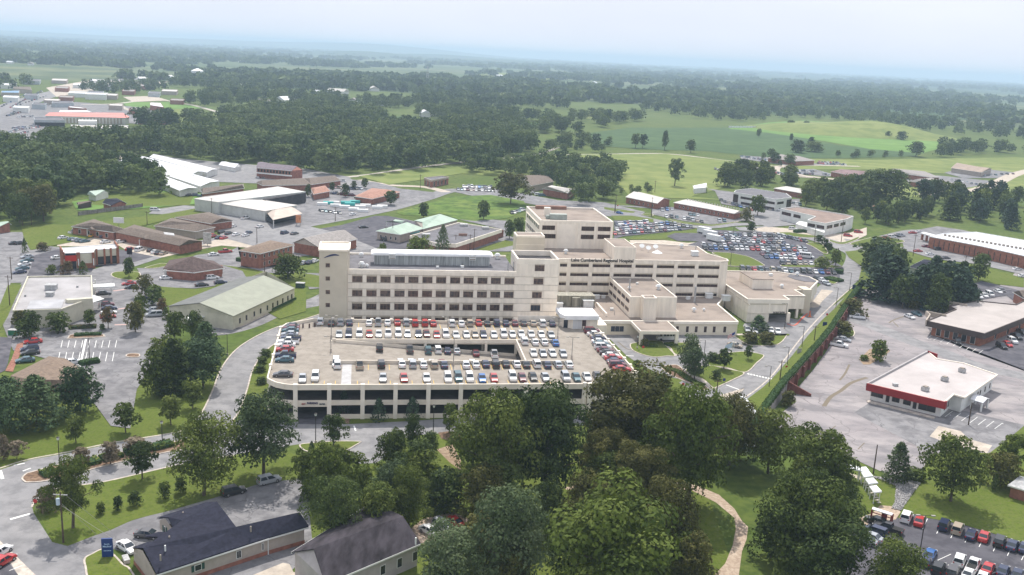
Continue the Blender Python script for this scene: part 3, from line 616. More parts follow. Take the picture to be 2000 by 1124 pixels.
# rim bands
N = len(gp)
def rim(name, z0, z1, wd, idx):
 b = MB()
 for i in idx:
  b.bar(HW(*gp[i]), HW(*gp[(i + 1) % N]), wd, z0, z1)
 return gpart(name, b, GSTONE)
al = list(range(N)); rim('parapet', DZ - .45, DZ + .85, .35, al); rim('middle_spandrel', 3.35, 4.5, .36, al); rim('base_wall', 0, 1.05, .37, [i for i in al if i not in (0,)])
colu = [hv(K1('h', x, 700), 0)[0] for x in (303, 562, 818, 1070, 1322, 1570, 1820)]
colu += [colu[-1] + (colu[-1] - colu[-2]) * k for k in (1, 2, 3)]
colu = [c for c in colu if c < gf1 + 2]
b = MB(); ub(b, colu[1], gf1, -.18, .18, 0, 1.05); ub(b, gf0 - .2, colu[0], -.18, .18, 0, 1.05); gpart('base_wall', b, GSTONE)
for i, c in enumerate(colu):
 b = MB(); ub(b, c - .48, c + .48, -.55, .3, 0, DZ + 1.0); gpart('facade_column', b, TRIM)
b = MB(); ub(b, colu[0] + .4, colu[1] - .4, -.3, .19, 3.05, 4.45); gpart('entrance_lintel', b, GSTONE)
def lean_cols(i, n):
 for k in range(n):
  p = Vector(HW(*gp[i])).lerp(HW(*gp[(i + 1) % N]), k / n); b = MB(); d = HW(*gp[(i + 1) % N]) - HW(*gp[i]); b.box((p.x, p.y, (DZ + 1.15) / 2), (.8, .8, DZ + 1.15), math.atan2(d.y, d.x)); b.build('edge_column', TRIM, pg)
lean_cols(1, 2); lean_cols(2, 7); lean_cols(4, 13); lean_cols(7, 5)
b = MB()
for uu in (16, 32, 48, 64):
 for vv in (8, 16, 40): c = HW(uu, vv); b.box((c.x, c.y, 3.6), (.6, .6, 7.0), HA)
gpart('inner_column', b, GSTONE)
b = MB(); ub(b, -1, gf1, 17.5, 17.8, 0, DZ - .4); gpart('added_dark_panel', b, DARKFILL)  # added near-black panel that makes the open levels look unlit
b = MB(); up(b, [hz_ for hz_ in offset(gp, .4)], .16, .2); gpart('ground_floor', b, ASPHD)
b = MB(); up(b, clip(offset(gp, .4), 1, hs - .4, True), DZ - .42, DZ - .36); b.v = b.v[:]; gpart('deck_soffit', b, DARKFILL)  # underside coloured near-black to paint in the shade below the deck
letters('EXIT', 'h', -.32, 351, 380, 749, 749, plain('red_letters', (.35, .02, .04), .5), 'exit_lettering', ht=.32, parent=pg)
letters('PARKING', 'h', -.32, 392, 474, 745, 745, plain('blue_letters', (.015, .012, .09), .5), 'parking_lettering', ht=.5, parent=pg, bold=.03)
letters('ENTER', 'h', -.32, 488, 532, 750, 750, plain('teal_letters', (.01, .05, .09), .5), 'enter_lettering', ht=.32, parent=pg)
# paint on the deck
def dline(name, segs, m, wd=.14): return lines(name, [(HW(*a), HW(*c)) for a, c in segs], wd, m, z=DZ + .012)
YEL = plain('yellow_paint', (.62, .40, .08), .7)
seg = []
vb0, vb1 = gp[5][1], gp[4][1]
for i in range(26):
 uu = 4 + i * 2.55; vv = vb0 + (vb1 - vb0) * (uu / 70); seg.append(((uu, vv - 5.2), (uu, vv - .3)));
 if hu0 < uu < hu2: seg.append(((uu, hn + .3), (uu, hn + 4.8)))
 if hu0 < uu < 66: seg.append(((uu, hs - 5.0), (uu, hs - .3)))
 if 0 < uu < 62: seg.append(((uu, .4), (uu, 5.0)))
o = dline('stall_lines', seg, YEL); o.parent = pg; o.location = -pg.location; del o['kind']
b = MB(); ub(b, hz(K1('P', 985, 780), DZ)[0], hz(K1('P', 1095, 780), DZ)[0], .5, hs - .4, DZ + .004, DZ + .016); b.build('sealed_strip', mat('sealed_concrete', (.45, .44, .44), .7, .1, .5), pg)
# ================================================================= ground, roads, lots
gb = MB(); rings = [20, 100] ; r = 100.0
while r < 22000: r *= 1.16; rings.append(r)
NA = 72
for rr in rings:
 for i in range(NA): a = 2 * math.pi * i / NA; gb.v.append((rr * math.cos(a), rr * math.sin(a), -max(0, rr - 3000) ** 2 / 1.35e7))
for k in range(len(rings) - 1):
 for i in range(NA): j = (i + 1) % NA; gb.f.append([k * NA + i, (k + 1) * NA + i, (k + 1) * NA + j, k * NA + j]); gb.mi.append(1 if rings[k] > 1900 else 0)
gb.f.append(list(range(NA))); gb.mi.append(0)
FARG = ground_mat('far_ground', [(0.085, 0.125, 0.045), (0.16, 0.17, 0.08), (0.045, 0.075, 0.03)], [0.0016, 0.006])
gnd = gb.build('ground', [GRASS, FARG]); gnd['kind'] = 'structure'
F = lambda *p: list(p)
# ---- boulevard and streets at the lower left
sheet('road', F((0,912),(51,895),(127,881),(219,862),(341,842),(405,827),(440,820),(530,826),(578,824),(640,827),(678,829),(800,823),(920,815),(1000,812),(1100,812),(1200,808),(1300,795),(1370,779),(1392,790),(1300,812),(1200,826),(1100,835),(1000,838),(917,843),(856,847),(828,849),(790,856),(754,867),(756,890),(735,905),(700,906),(672,886),(703,865),(584,868),(480,885),(343,909),(204,941),(115,952),(80,970),(62,988),(66,1003),(100,1056),(132,1068),(170,1095),(178,1124),(300,1300),(-200,1300),(-400,1124),(-400,990)), ROADM)
sheet('driveway', F((125,1064),(178,1049),(216,1036),(255,1018),(318,1000),(370,985),(400,975),(480,950),(583,935),(603,942),(606,1000),(616,1070),(560,1124),(330,1130),(262,1085),(222,1073),(168,1096),(150,1085)), ASPH)
island('grass_island', F((164,1092),(178,1083),(201,1073),(221,1082),(242,1103),(255,1112),(262,1140),(180,1140),(165,1108)), h=.12)
island('planted_median', K('e', (165,380),(200,345),(250,330),(430,280),(700,220),(930,180),(1250,120),(1450,80),(1460,150),(1300,180),(960,250),(780,295),(400,395),(220,415),(180,405)), MULCH)
sheet('lawn', F((0,918),(60,898),(130,886),(222,866),(344,846),(408,826),(401,806),(440,722),(400,700),(300,690),(150,730),(0,760)), LAWN)
sheet('lawn', K('e', (300,545),(450,455),(800,410),(1350,285),(1965,170),(2400,200),(2300,370),(1965,430),(1680,520),(1300,630),(1050,690),(850,770),(700,830),(520,900),(400,870),(330,720),(285,640)), LAWN)
for c in ((F((0,915),(54,898),(128,884),(220,865),(342,845),(406,829))),): ribbon('kerb_strip', c, .45, KERB)
ribbon('kerb_strip', K('e', (245,600),(265,560),(300,545),(450,455),(800,405),(1350,280),(1800,200)), .45, KERB)
lines('road_marking', [(G(*K1('e', 78, 695)), G(*K1('e', 232, 652))), (G(*K1('e', 0, 320)), G(*K1('e', 20, 385)))], .6)
lines('road_marking', [(G(*K1('h', 752, 912)), G(*K1('h', 765, 950))), (G(*K1('e', 105, 280)), G(*K1('e', 190, 265))), (G(*K1('e', 175, 325)), G(*K1('e', 235, 302)))], .35)
sheet('pavement', F((-30,1020),(-5,1052),(35,1090),(70,1124),(60,1150),(50,1150),(22,1102),(-20,1070)), KERB)
sheet('corner_lot', F((-60,1040),(-6,1078),(18,1100),(55,1150),(-60,1200)), ASPHD)
stalls('e', (-20,1000), (70,1090), 2, 100, -40);
# grass verge round the parking deck, island by its entrance
island('grass_island', K('h', (330,1062),(430,1045),(620,1032),(790,1033),(805,1042),(760,1070),(690,1105),(600,1110),(400,1115)), h=.12)
sheet('lawn', K('h', (720,892),(750,800),(1650,780),(2400,760),(2400,810),(1650,842),(1100,880)), LAWN)
sheet('mulch_bed', K('h', (560,830),(620,820),(720,850),(715,895),(600,890)), MULCH)
sheet('entrance_apron', K('h', (315,800),(552,800),(585,900),(330,900)), ASPHD)
sheet('lawn', F((495,712),(478,763),(463,803),(470,815),(520,815),(575,805),(525,740),(552,635),(530,650),(505,690)), LAWN)
ribbon('road', F((418,822),(432,803),(449,763),(463,722),(487,688),(520,664),(560,645),(610,630),(660,614),(720,600)), 8.2, ROADM, kerb=True)
ribbon('road', F((395,650),(440,645),(485,632),(530,612),(580,598),(625,588),(660,570)), 9.0, ASPH)
ribbon('pavement', F((405,628),(440,637),(465,638),(500,622),(545,602),(580,588)), 2.0, KERB)
# ---- lower middle: park ground, paths, drives
sheet('lawn', F((757,870),(780,858),(830,850),(918,846),(1000,841),(1200,829),(1385,796),(1400,830),(1400,900),(1380,960),(1440,1130),(1400,1300),(600,1300),(612,1075),(604,1000),(700,910),(750,905)), LAWN)
sheet('worn_ground', K('g', (1780,160),(1900,120),(1965,240),(1965,320),(1880,260)), ground_mat('bare_earth', [(.30,.22,.15),(.36,.28,.20),(.22,.15,.10)], [.2,1.0]))
sheet('park_path', K('k', (670,385),(820,345),(900,350),(1400,350),(1540,370),(1680,430),(1780,520),(1830,600),(1870,640),(1860,720),(1830,800),(1810,953),(1700,1200),(1560,1200),(1650,953),(1720,880),(1770,760),(1790,650),(1780,580),(1660,480),(1500,400),(1300,385),(900,375),(690,400)), MULCH and ground_mat('path_paving', [(.42,.33,.25),(.50,.41,.32),(.33,.25,.19)], [.3,1.5]))
sheet('garden_bed', K('h', (1400,965),(1480,955),(1560,965),(1600,1020),(1500,1030),(1420,1010)), MULCH)
sheet('gravel_lot', K('g', (1560,780),(1680,690),(1900,640),(2050,700),(2000,860),(1800,900),(1600,880)), ground_mat('gravel_ground', [(.42,.33,.26),(.5,.4,.32),(.33,.25,.19)], [.3,1.2]))
sheet('pavement', K('g', (370,1124),(600,1030),(650,1040),(680,1100),(760,1124),(700,1200),(380,1200)), LOTC)
# ---- hospital front: drop-off loop and ring road on the right
sheet('drop_off_road', K('v', (350,215),(1100,215),(1450,205),(1700,200),(1830,170),(1965,130),(2100,30),(2300,-120),(2360,-80),(2200,60),(1965,300),(1830,470),(1600,650),(1480,740),(1180,740),(1120,660),(960,580),(660,440),(560,370),(440,250)), ROADM)
ribbon('road', F((1300,803),(1372,786),(1430,768),(1478,735),(1510,700),(1540,660),(1572,622),(1604,585),(1640,552),(1668,528),(1676,500),(1655,480),(1630,462)), 11.0, ROADM)
ribbon('kerb_strip', F((1392,800),(1452,778),(1500,742),(1530,706),(1562,664),(1596,625),(1632,590),(1668,558)), .4, KERB)
sheet('lawn', K('v', (1000,560),(960,590),(1010,650),(1080,720),(1120,760),(900,800),(640,720),(620,520),(680,500)), LAWN)
island('grass_island', K('v', (590,290),(640,275),(700,260),(830,265),(860,290),(940,375),(880,380),(780,388),(690,370),(610,335)))
island('grass_island', K('v', (870,285),(1000,275),(1100,280),(1125,300),(1105,350),(950,370),(900,320)))
ribbon('pavement', K('v', (820,285),(870,330),(945,378)), 1.5, KERB, z=.16)
island('planted_bed', K('v', (830,465),(870,452),(960,450),(1040,520),(1120,570),(1190,620),(1190,640),(1140,635),(1040,585),(930,540),(860,500)), MULCH)
island('grass_island', K('v', (1170,420),(1260,365),(1380,350),(1480,345),(1600,365),(1620,385),(1570,430),(1480,505),(1330,470),(1185,450)))
island('grass_island', K('v', (1190,450),(1330,478),(1470,510),(1390,560),(1260,620),(1225,625),(1150,560),(1050,520),(1020,480)))
ribbon('pavement', K('v', (1180,448),(1330,473),(1475,505)), 1.6, KERB, z=.16)
ribbon('pavement', K('v', (1050,515),(1150,570),(1240,635)), 1.6, KERB, z=.165)
island('grass_island', K('v', (1395,230),(1420,220),(1770,222),(1800,215),(1760,270),(1700,297),(1560,300),(1480,285)))
island('traffic_island', K('v', (1130,715),(1250,690),(1440,635),(1465,633),(1430,665),(1300,710),(1140,735)), LOTC)
ribbon('pavement', K('v', (350,212),(620,212)), 1.2, KERB); ribbon('pavement', K('v', (980,207),(1450,212),(1700,205)), 1.4, KERB)
segs = []
for i in range(9): t = i / 8; a = K1('v', 1500 + 180 * t, 515 + 40 * t); segs.append((G(a[0] - 1, a[1] - 1.2), G(a[0] + 1, a[1] + 1.2)))
lines('crosswalk_marking', segs, .5)
lines('road_marking', [(G(*K1('v', 1330, 600)), G(*K1('v', 1440, 640))), (G(*K1('v', 560, 375)), G(*K1('v', 620, 378)))], .4)
ribbon('pavement', K('E', (1190,650),(1250,640),(1270,600),(1350,520),(1420,460)), 3.0, LOTC)
sheet('helipad_pavement', K('E', (1190,640),(1330,450),(1420,465),(1260,620),(1200,665)), LOTC)
sheet('ambulance_drive', K('E', (700,850),(715,740),(960,740),(1000,880),(960,900),(480,990),(420,870),(440,840)), ROADM)
RED = plain('red_paint', (.50, .09, .05), .7)
ribbon('painted_kerb', K('E', (930,850),(1020,865),(1110,780),(1200,700)), .6, RED, z=.15)
sheet('lawn', K('E', (960,780),(1060,800),(1130,720),(1080,690),(980,690)), LAWN)
# grass verge under the brick wall
wall_top = [(1691,552), (1668,580), (1644,618), (1628.5,642), (1604,672), (1576,703), (1552,730), (1538,744), (1520,768), (1500,795), (1482,822), (1468,850)]
road_edge = [(1672,556), (1655,575), (1630,603), (1606,625), (1578,656), (1548,694), (1524,722), (1506,742), (1490,757), (1462,778), (1440,800), (1425,826)]
WH = 3.3
vb = MB(); n = len(wall_top); top_ = [G(x, y, WH) for x, y in wall_top]; rd = [G(x, y, .1) for x, y in road_edge]
vb.add([(p.x, p.y, .12) for p in rd] + [(p.x, p.y, WH - .2) for p in top_], [[i, i + 1, n + i + 1, n + i] for i in range(n - 1)])
vo = vb.build('grass_verge', LAWN); vo['kind'] = 'structure'
# ---- right side lots
sheet('worn_lot', F((1690,566),(1668,600),(1650,628),(1612,690),(1586,726),(1560,756),(1530,800),(1500,830),(1560,860),(1640,885),(1760,940),(1800,925),(1850,870),(1905,880),(1960,905),(2000,890),(2200,860),(2300,700),(2200,560),(2000,520),(1900,600),(1830,600),(1740,570)), OLDASPH)
sheet('dark_lot', K('s', (1200,420),(1250,440),(1500,560),(1700,620),(1965,730),(2300,850),(2300,600),(1965,430),(1700,560),(1560,580)), ASPHD)
ribbon('lot_lane', K('s', (560,300),(800,380),(1100,500),(1300,570),(1600,690),(1965,770),(2300,850)), 7.5, ROADM)
sheet('dark_lot', K('V', (300,905),(1000,1050),(1200,960),(1927,1130),(1927,1300),(1500,1400),(900,1400),(150,1000)), ASPH)
sheet('worn_concrete', K('t', (1240,60),(1310,-20),(1480,20),(1540,80),(1720,130),(1680,190),(1550,160),(1400,120)), LOTC)
sheet('verge_of_weeds', K('s', (0,960),(60,900),(220,960),(130,1030),(0,1124)), GRASS)
stalls('V', (960,190), (1500,345), 8, -45, 35); stalls('V', (1180,985), (1700,1110), 6, -80, 60); stalls('V', (1150,1020), (1700,1110), 1, 10, 10)
for a in (((470,700),(620,-60)),): pass
CR_ = plain('crack_weeds', (.16, .13, .09), .9)
for c, pts, wd in (('s', ((430,1000),(480,930),(560,880),(640,820),(760,780)), 1.1), ('s', ((550,800),(590,750),(625,680)), .6), ('s', ((930,360),(960,340),(1040,310)), .6), ('s', ((960,350),(1000,390)), .4), ('t', ((690,160),(740,110)), .25), ('t', ((440,40),(520,-20)), .25), ('v', ((500,270),(560,320),(600,330)), .4)):
 ribbon('weedy_crack', K(c, *pts), wd, CR_, sub=4)
island('grass_island', K('s', (490,360),(560,350),(640,400),(668,440),(640,470),(560,440)), GRASS)
sheet('weedy_island', K('s', (700,640),(780,560),(880,560),(940,575),(880,620),(780,680),(730,680)), ground_mat('bare_earth', [(.30,.22,.15),(.36,.28,.20),(.22,.15,.10)], [.2,1.0]))
# bottom right car park, lawn, rock channel, path
sheet('car_park', K('t', (600,800),(760,700),(960,700),(1010,680),(1110,650),(1230,690),(1500,740),(1700,800),(1965,880),(2500,1020),(2500,1500),(900,1500),(560,1124),(640,900)), ASPHD)
sheet('paving', K('t', (590,740),(700,690),(800,650),(870,580),(960,600),(1020,640),(980,700),(780,720),(700,810),(640,840),(570,790)), ground_mat('path_paving', [], []) if False else MATS['path_paving'])
sheet('lawn', K('t', (1000,690),(1110,655),(1230,688),(1500,738),(1965,875),(2600,1020),(2600,300),(1965,-20),(1880,50),(1700,190),(1500,180),(1240,200),(1150,400),(1050,560),(1020,630)), LAWN)
sheet('lawn', K('t', (560,310),(720,345),(1000,390),(980,600),(860,590),(800,650),(600,665),(500,600),(300,500),(300,330)), LAWN)
ribbon('pavement', K('t', (560,345),(650,362),(720,385)), 1.6, LOTC)
sheet('rock_channel_bed', K('t', (770,360),(850,370),(1000,385),(1170,415),(1110,500),(1060,570),(1020,625),(950,610),(975,560),(985,440),(900,400)), ground_mat('rubble_bed', [(.36,.35,.36),(.5,.49,.49),(.2,.2,.21)], [1.2, 2.5]))
stalls('t', (1115,660), (2200,1000), 10, -38, 80); stalls('t', (1170,1000), (1900,1180), 7, 130, -60)
# ---- upper middle of the town: streets and lots
ribbon('street', F((-60,546),(60,546),(180,536),(260,512),(340,488),(450,466),(560,446),(660,428),(760,408),(830,388),(870,375),(905,372),(985,385),(1060,400),(1100,404)), 10.5, ROADM)
ribbon('street', F((700,352),(760,362),(830,366),(872,376)), 7, LOTC)
ribbon('country_road', F((560,360),(640,350),(720,342),(800,330),(900,318),(1050,305),(1180,302),(1300,301),(1400,312),(1520,326),(1560,330),(1700,330),(1830,334),(1960,340),(2080,350)), 5.5, ground_mat('pale_road', [(.44,.40,.35),(.50,.46,.40),(.36,.33,.29)], [.05,.3]))
ribbon('country_road', F((1040,304),(1070,296),(1090,288)), 4, MATS['pale_road'])
sheet('west_lot', F((-80,455),(48,454),(52,478),(120,484),(115,500),(60,512),(50,540),(-80,545)), ASPH)
sheet('plaza_lot', K('a', (420,320),(480,275),(560,255),(900,330),(1200,370),(1560,390),(1700,330),(2100,340),(2000,420),(1700,395),(1500,430),(1250,485),(1000,450),(910,395),(700,400),(440,400)), LOTC)
sheet('restaurant_lot', K('a', (270,470),(440,425),(900,420),(1180,480),(1000,530),(720,560),(700,605),(215,630),(190,560)), ASPHD)
sheet('west_lot', K('a', (0,500),(260,480),(240,560),(200,640),(0,640)), ASPH)
sheet('clinic_lot', K('a', (200,640),(850,590),(1070,600),(1180,700),(1280,860),(1300,1124),(1050,1500),(1000,1800),(850,1780),(500,1300),(100,1200),(-20,900)), ASPH)
sheet('west_street', F((-60,556),(22,551),(5,600),(0,620),(-80,700)), ROADM)
sheet('lawn', K('a', (60,700),(170,695),(120,800),(60,940),(20,1010),(0,1040),(-100,1040),(0,850)), LAWN)
sheet('clinic_lot', K('d', (-40,230),(100,240),(60,440),(40,490),(-100,560),(-100,300)), ASPHD)
sheet('red_mulch_strip', K('d', (130,290),(185,270),(170,330),(110,470),(100,500),(40,495),(90,400)), ground_mat('red_mulch', [(.30,.14,.10),(.36,.19,.14),(.2,.09,.07)], [.4,2]))
stalls('d', (520,250), (900,250), 0, 0, 0) if False else None
lines('parking_marking', [(G(*K1('d', 660, 250)), G(*K1('d', 620, 430)))], .5)
b_ = []
for i in range(9):
 x = 480 + i * 52; b_.append((G(*K1('d', x, 260)), G(*K1('d', x - 12, 315)))); b_.append((G(*K1('d', x - 20, 350)), G(*K1('d', x - 34, 420))))
lines('parking_marking', b_, .14)
island('planted_island', K('d', (522,240),(560,215),(780,215),(800,225),(790,235),(540,248)), MULCH)
island('planted_island', K('d', (965,375),(1000,362),(1070,365),(1065,390),(980,390)), MULCH)
PINK = plain('pink_band', (.50,.33,.30), .8)
for pts in (((870,745),(975,730)), ((905,885),(985,872)), ((880,1005),(975,1003))): ribbon('crossing_band', K('a', *pts), 1.0, PINK)
island('grass_island', K('a', (850,620),(900,598),(1060,600),(1080,640),(1050,665),(900,650)))
sheet('bank_lot', K('a', (1050,570),(1290,560),(1500,470),(1700,440),(1900,560),(1890,640),(1760,690),(1500,725),(1250,715),(1100,660)), ASPH)
island('grass_island', K('a', (1110,568),(1230,535),(1290,540),(1280,555),(1180,572)))
sheet('lawn', K('a', (1700,545),(1900,570),(2100,610),(2250,660),(2350,730),(2350,900),(2150,960),(1650,700),(1890,640),(1860,590)), LAWN)
sheet('lawn', K('a', (1210,710),(1500,730),(1690,705),(1500,780),(1300,860),(1250,850)), LAWN)
sheet('office_lot', K('b', (280,880),(450,800),(480,950),(700,1000),(1075,1000),(1200,700),(1600,560),(2300,700),(2500,1000),(1000,1124),(940,1010),(760,950),(500,960),(420,920)), ASPH)
sheet('lawn', K('b', (740,1040),(900,990),(1075,1020),(1075,1110),(900,1100)), LAWN)
sheet('lawn', K('b', (940,690),(1230,620),(1250,632),(960,700)), LAWN)
sheet('mall_lot', K('b', (770,720),(900,690),(1250,630),(1500,560),(1600,560),(1965,640),(1965,900),(1300,800),(900,760)), ASPHD)
sheet('north_lot', K('a', (1690,330),(1690,180),(1140,150),(1180,120),(1420,85),(2000,160),(2600,300),(2900,420),(2300,480),(2100,440)), ROADM)
sheet('nursery_lot', K('b', (600,350),(960,400),(1060,300),(1320,280),(1500,300),(1700,350),(1965,380),(1960,430),(1640,480),(1300,580),(900,640),(600,500)), ASPH)
sheet('storage_yard', K('b', (-200,80),(0,120),(600,170),(980,200),(1300,260),(1400,340),(1100,330),(300,300),(-100,200)), ROADM)
sheet('gravel_yard', F((225,306),(262,300),(300,318),(250,330)), LOTC)
sheet('strip_lot', F((870,372),(900,368),(930,362),(1090,392),(1180,396),(1260,415),(1240,430),(1100,412),(1000,392),(930,385)), ASPH)
sheet('hilltop_lot', K('U', (1150,290),(1500,290),(1740,310),(1700,480),(1950,520),(1800,660),(1300,660),(1500,560),(1650,500),(1640,400)), ASPH)
sheet('lawn', K('U', (1340,640),(1490,655),(1640,620),(1780,590),(1780,545),(1690,530)), LAWN)
sheet('bare_earth_patch', K('U', (1050,90),(1100,78),(1160,92),(1120,110)), ground_mat('red_earth', [(.42,.22,.12),(.5,.3,.18),(.3,.15,.08)], [.1,.5])); sheet('bare_earth_patch', K('U', (870,130),(930,122),(970,145),(910,160)), MATS['red_earth'])
sheet('meadow', K('U', (420,210),(700,140),(1050,30),(1520,10),(1900,80),(1950,180),(1700,280),(1340,310),(1150,290),(940,220),(760,250),(520,240)), ground_mat('rough_meadow', [(.10,.17,.028),(.15,.20,.045),(.055,.10,.02)], [.03,.15]))
# ---- lots right of the hospital
sheet('staff_lot', K('X', (150,460),(140,240),(640,230),(1150,350),(1380,360),(1100,400),(700,440),(300,480),(140,520)), ASPHD)
ribbon('street', K('X', (-600,60),(0,80),(400,150),(800,250),(1300,330),(1600,340),(2000,300),(2600,290),(2750,200)), 7.5, ROADM)
sheet('clinic_lot', K('X', (0,10),(700,60),(720,150),(900,190),(1200,250),(1600,300),(2100,250),(2300,220),(1400,60),(1000,40)), ASPH)
island('grass_island', K('X', (940,215),(1200,270),(1560,305),(1700,300),(2000,260),(1960,280),(1700,322),(1540,325),(1180,290)))
island('grass_island', K('X', (560,150),(700,140),(740,170),(640,175)))
sheet('lawn', K('X', (0,40),(200,70),(470,110),(440,130),(180,110),(0,70)), LAWN)
sheet('lawn', K('X', (100,170),(400,170),(740,220),(740,275),(560,240),(160,240)), LAWN)
sheet('lawn', K('X', (340,510),(860,460),(1050,400),(1440,400),(1440,435),(1050,440),(930,520),(800,530),(420,530)), LAWN)
sheet('helipad', K('X', (940,480),(1060,432),(1440,432),(1560,520),(1500,560),(1100,550)), ASPHD)
sheet('service_court', K('X', (380,540),(900,540),(1250,580),(1600,560),(1620,700),(700,640),(400,600)), LOTC)
sheet('main_lot', K('Y', (-120,330),(0,290),(180,250),(40,190),(0,150),(250,130),(1080,180),(1420,270),(1600,370),(1640,460),(1700,500),(1880,600),(1900,640),(1850,700),(1860,800),(1700,860),(1500,800),(560,620),(200,420)), ASPHD)
island('grass_island', K('Y', (200,430),(400,430),(560,455),(700,490),(860,575),(840,600),(420,600),(380,520)))
island('grass_island', K('Y', (1110,590),(1500,590),(1800,600),(1870,620),(1500,622),(1150,612)))
island('grass_island', K('Y', (1500,350),(1420,310),(1600,300),(1700,420),(1650,440)))
island('grass_island', K('Y', (1700,800),(1720,740),(1800,745),(1850,775),(1800,830),(1730,825)))
sheet('upper_street', K('Y', (500,100),(980,80),(1000,190),(1600,210),(1720,230),(1984,350),(2200,300),(2250,340),(1984,480),(1900,420),(1700,330),(1420,250),(1050,180),(560,140)), ROADM)
sheet('clinic_court', K('Y', (740,120),(900,90),(1250,120),(1450,170),(1700,190),(1984,170),(2200,100),(2200,200),(1984,300),(1860,290),(1700,240),(1300,190),(1100,170),(800,150)), LOTC)
island('grass_island', K('Y', (1010,175),(1180,165),(1300,180),(1560,215),(1520,235),(1300,225),(1100,195)))
island('grass_island', K('Y', (1720,260),(1860,295),(1984,265),(2100,220),(2080,260),(1900,320),(1740,290)))
ribbon('street', F((1650,470),(1700,472),(1740,462),(1790,452),(1850,458),(1900,470),(1990,480)), 7.5, ROADM)
sheet('brick_hall_lot', K('r', (850,720),(1080,680),(1300,640),(1500,670),(1965,780),(1965,1010),(1700,950),(1330,870),(1050,830),(1030,760)), ASPH)
ribbon('street', K('r', (1050,800),(1300,880),(1600,920),(1965,1000),(2300,1080)), 8, ROADM)
sheet('lawn', K('r', (1040,830),(1300,900),(1600,940),(1965,1040),(1965,1110),(1700,1080),(1500,1000),(1200,950),(1040,900)), LAWN)
sheet('lawn', K('r', (590,835),(700,825),(740,830),(1050,900),(760,1124),(680,1124),(720,950),(620,880)), LAWN)
island('grass_island', K('r', (630,775),(760,735),(860,720),(1050,760),(760,800),(680,790)))
sheet('service_road', K('s', (1580,60),(1640,40),(1965,120),(1965,260),(1830,150),(1600,190)), ASPHD)
# farms and fields
FIELD1 = ground_mat('hay_field', [(.165,.20,.055),(.21,.235,.075),(.125,.165,.042)], [.008,.05]); FIELD2 = ground_mat('dark_crop', [(.055,.10,.035),(.075,.125,.045),(.045,.085,.03)], [.008,.05]); FIELD3 = ground_mat('bright_crop', [(.12,.22,.045),(.15,.25,.06),(.10,.19,.04)], [.006,.04])
def field(px, m, name='field'): return sheet(name, px, m, smooth=False)
field(F((700,345),(830,328),(1050,304),(1180,302),(1300,301),(1400,312),(1520,326),(1480,350),(1300,365),(1200,360),(900,340),(760,362)), FIELD1)
field(F((1230,385),(1180,330),(1420,316),(1500,330),(1420,365),(1350,385),(1430,392)), FIELD1, 'meadow')
field(F((1560,332),(1700,332),(1940,345),(2100,352),(2100,312),(1980,308),(1700,313),(1500,310)), FIELD1)
field(F((1640,352),(1780,358),(1960,395),(1700,382),(1660,372)), FIELD1)
field(F((1880,370),(2100,385),(2100,345),(1975,348)), FIELD1)
field(F((1140,262),(1230,250),(1420,250),(1560,268),(1640,285),(1800,298),(1790,306),(1640,310),(1500,308),(1380,296),(1250,292),(1160,285)), FIELD2)
field(F((1420,252),(1500,240),(1570,236),(1660,242),(1740,256),(1830,275),(1840,290),(1800,300),(1700,292),(1600,275),(1500,260)), FIELD3)
field(F((1500,247),(1560,237),(1640,240),(1730,258),(1840,278),(1700,268)), FIELD1)
field(F((750,228),(800,228),(860,240),(830,252),(770,240)), FIELD2); field(F((980,235),(1060,240),(1040,250),(990,245)), FIELD3)
field(F((1140,225),(1160,213),(1170,225),(1165,235),(1140,232)), FIELD1)
field(F((680,160),(760,158),(900,165),(1080,178),(1000,190),(900,182),(820,172)), FIELD1); field(F((920,140),(1050,146),(1160,155),(1050,158),(930,150)), FIELD1)
field(F((300,215),(360,213),(470,234),(380,242),(320,236)), FIELD1); field(F((240,200),(330,200),(420,212),(300,214),(250,212)), FIELD3)
field(F((1350,220),(1420,205),(1700,210),(2000,225),(2000,240),(1600,225)), FIELD2); field(F((1500,190),(1700,195),(1990,215),(1900,225),(1600,210)), FIELD2)
field(F((1430,205),(1470,200),(1520,206),(1560,214),(1470,214)), MATS['red_earth'], 'bare_field')
field(F((40,440),(150,440),(330,418),(480,390),(480,410),(330,430),(160,470),(60,490),(48,470)), LAWN, 'meadow'); field(F((140,395),(240,380),(330,372),(400,380),(380,400),(250,410),(150,412)), FIELD3, 'meadow')
field(F((160,400),(200,385),(290,375),(380,380),(370,402),(250,405)), LAWN, 'meadow')
# highway and car lots far left
ribbon('highway', F((-60,290),(0,222),(60,196),(110,182),(160,170),(200,160),(300,152)), (34, 30), ROADM)
sheet('dealer_lot', F((-60,345),(-60,250),(60,200),(100,225),(70,245),(200,258),(290,265),(280,275),(120,262),(60,285),(30,300)), ASPH)
sheet('motel_lot', F((60,205),(150,200),(330,215),(300,245),(160,235),(80,240)), ASPH)
sheet('town_paving', F((90,172),(170,158),(330,160),(300,168),(200,175),(110,190)), LOTC)
ribbon('country_road', F((160,205),(230,203),(300,195),(370,205),(420,218),(470,232)), 7, MATS['pale_road']); ribbon('country_road', F((230,204),(250,215),(290,228)), 6, MATS['pale_road'])
sheet('town_lot', F((240,190),(300,188),(330,197),(260,200)), LOTC)
sheet('clinic_lot', K('n', (1040,95),(1260,110),(1640,160),(1860,165),(1640,175),(1400,175),(1050,120)), ASPH)
ribbon('street', K('n', (1300,190),(1340,180),(1420,185),(1480,240),(1640,265),(1965,300)), 8, LOTC); ribbon('street', K('n', (1960,180),(1500,170),(1360,180),(1320,210),(1380,250),(1600,265)), 6, LOTC)
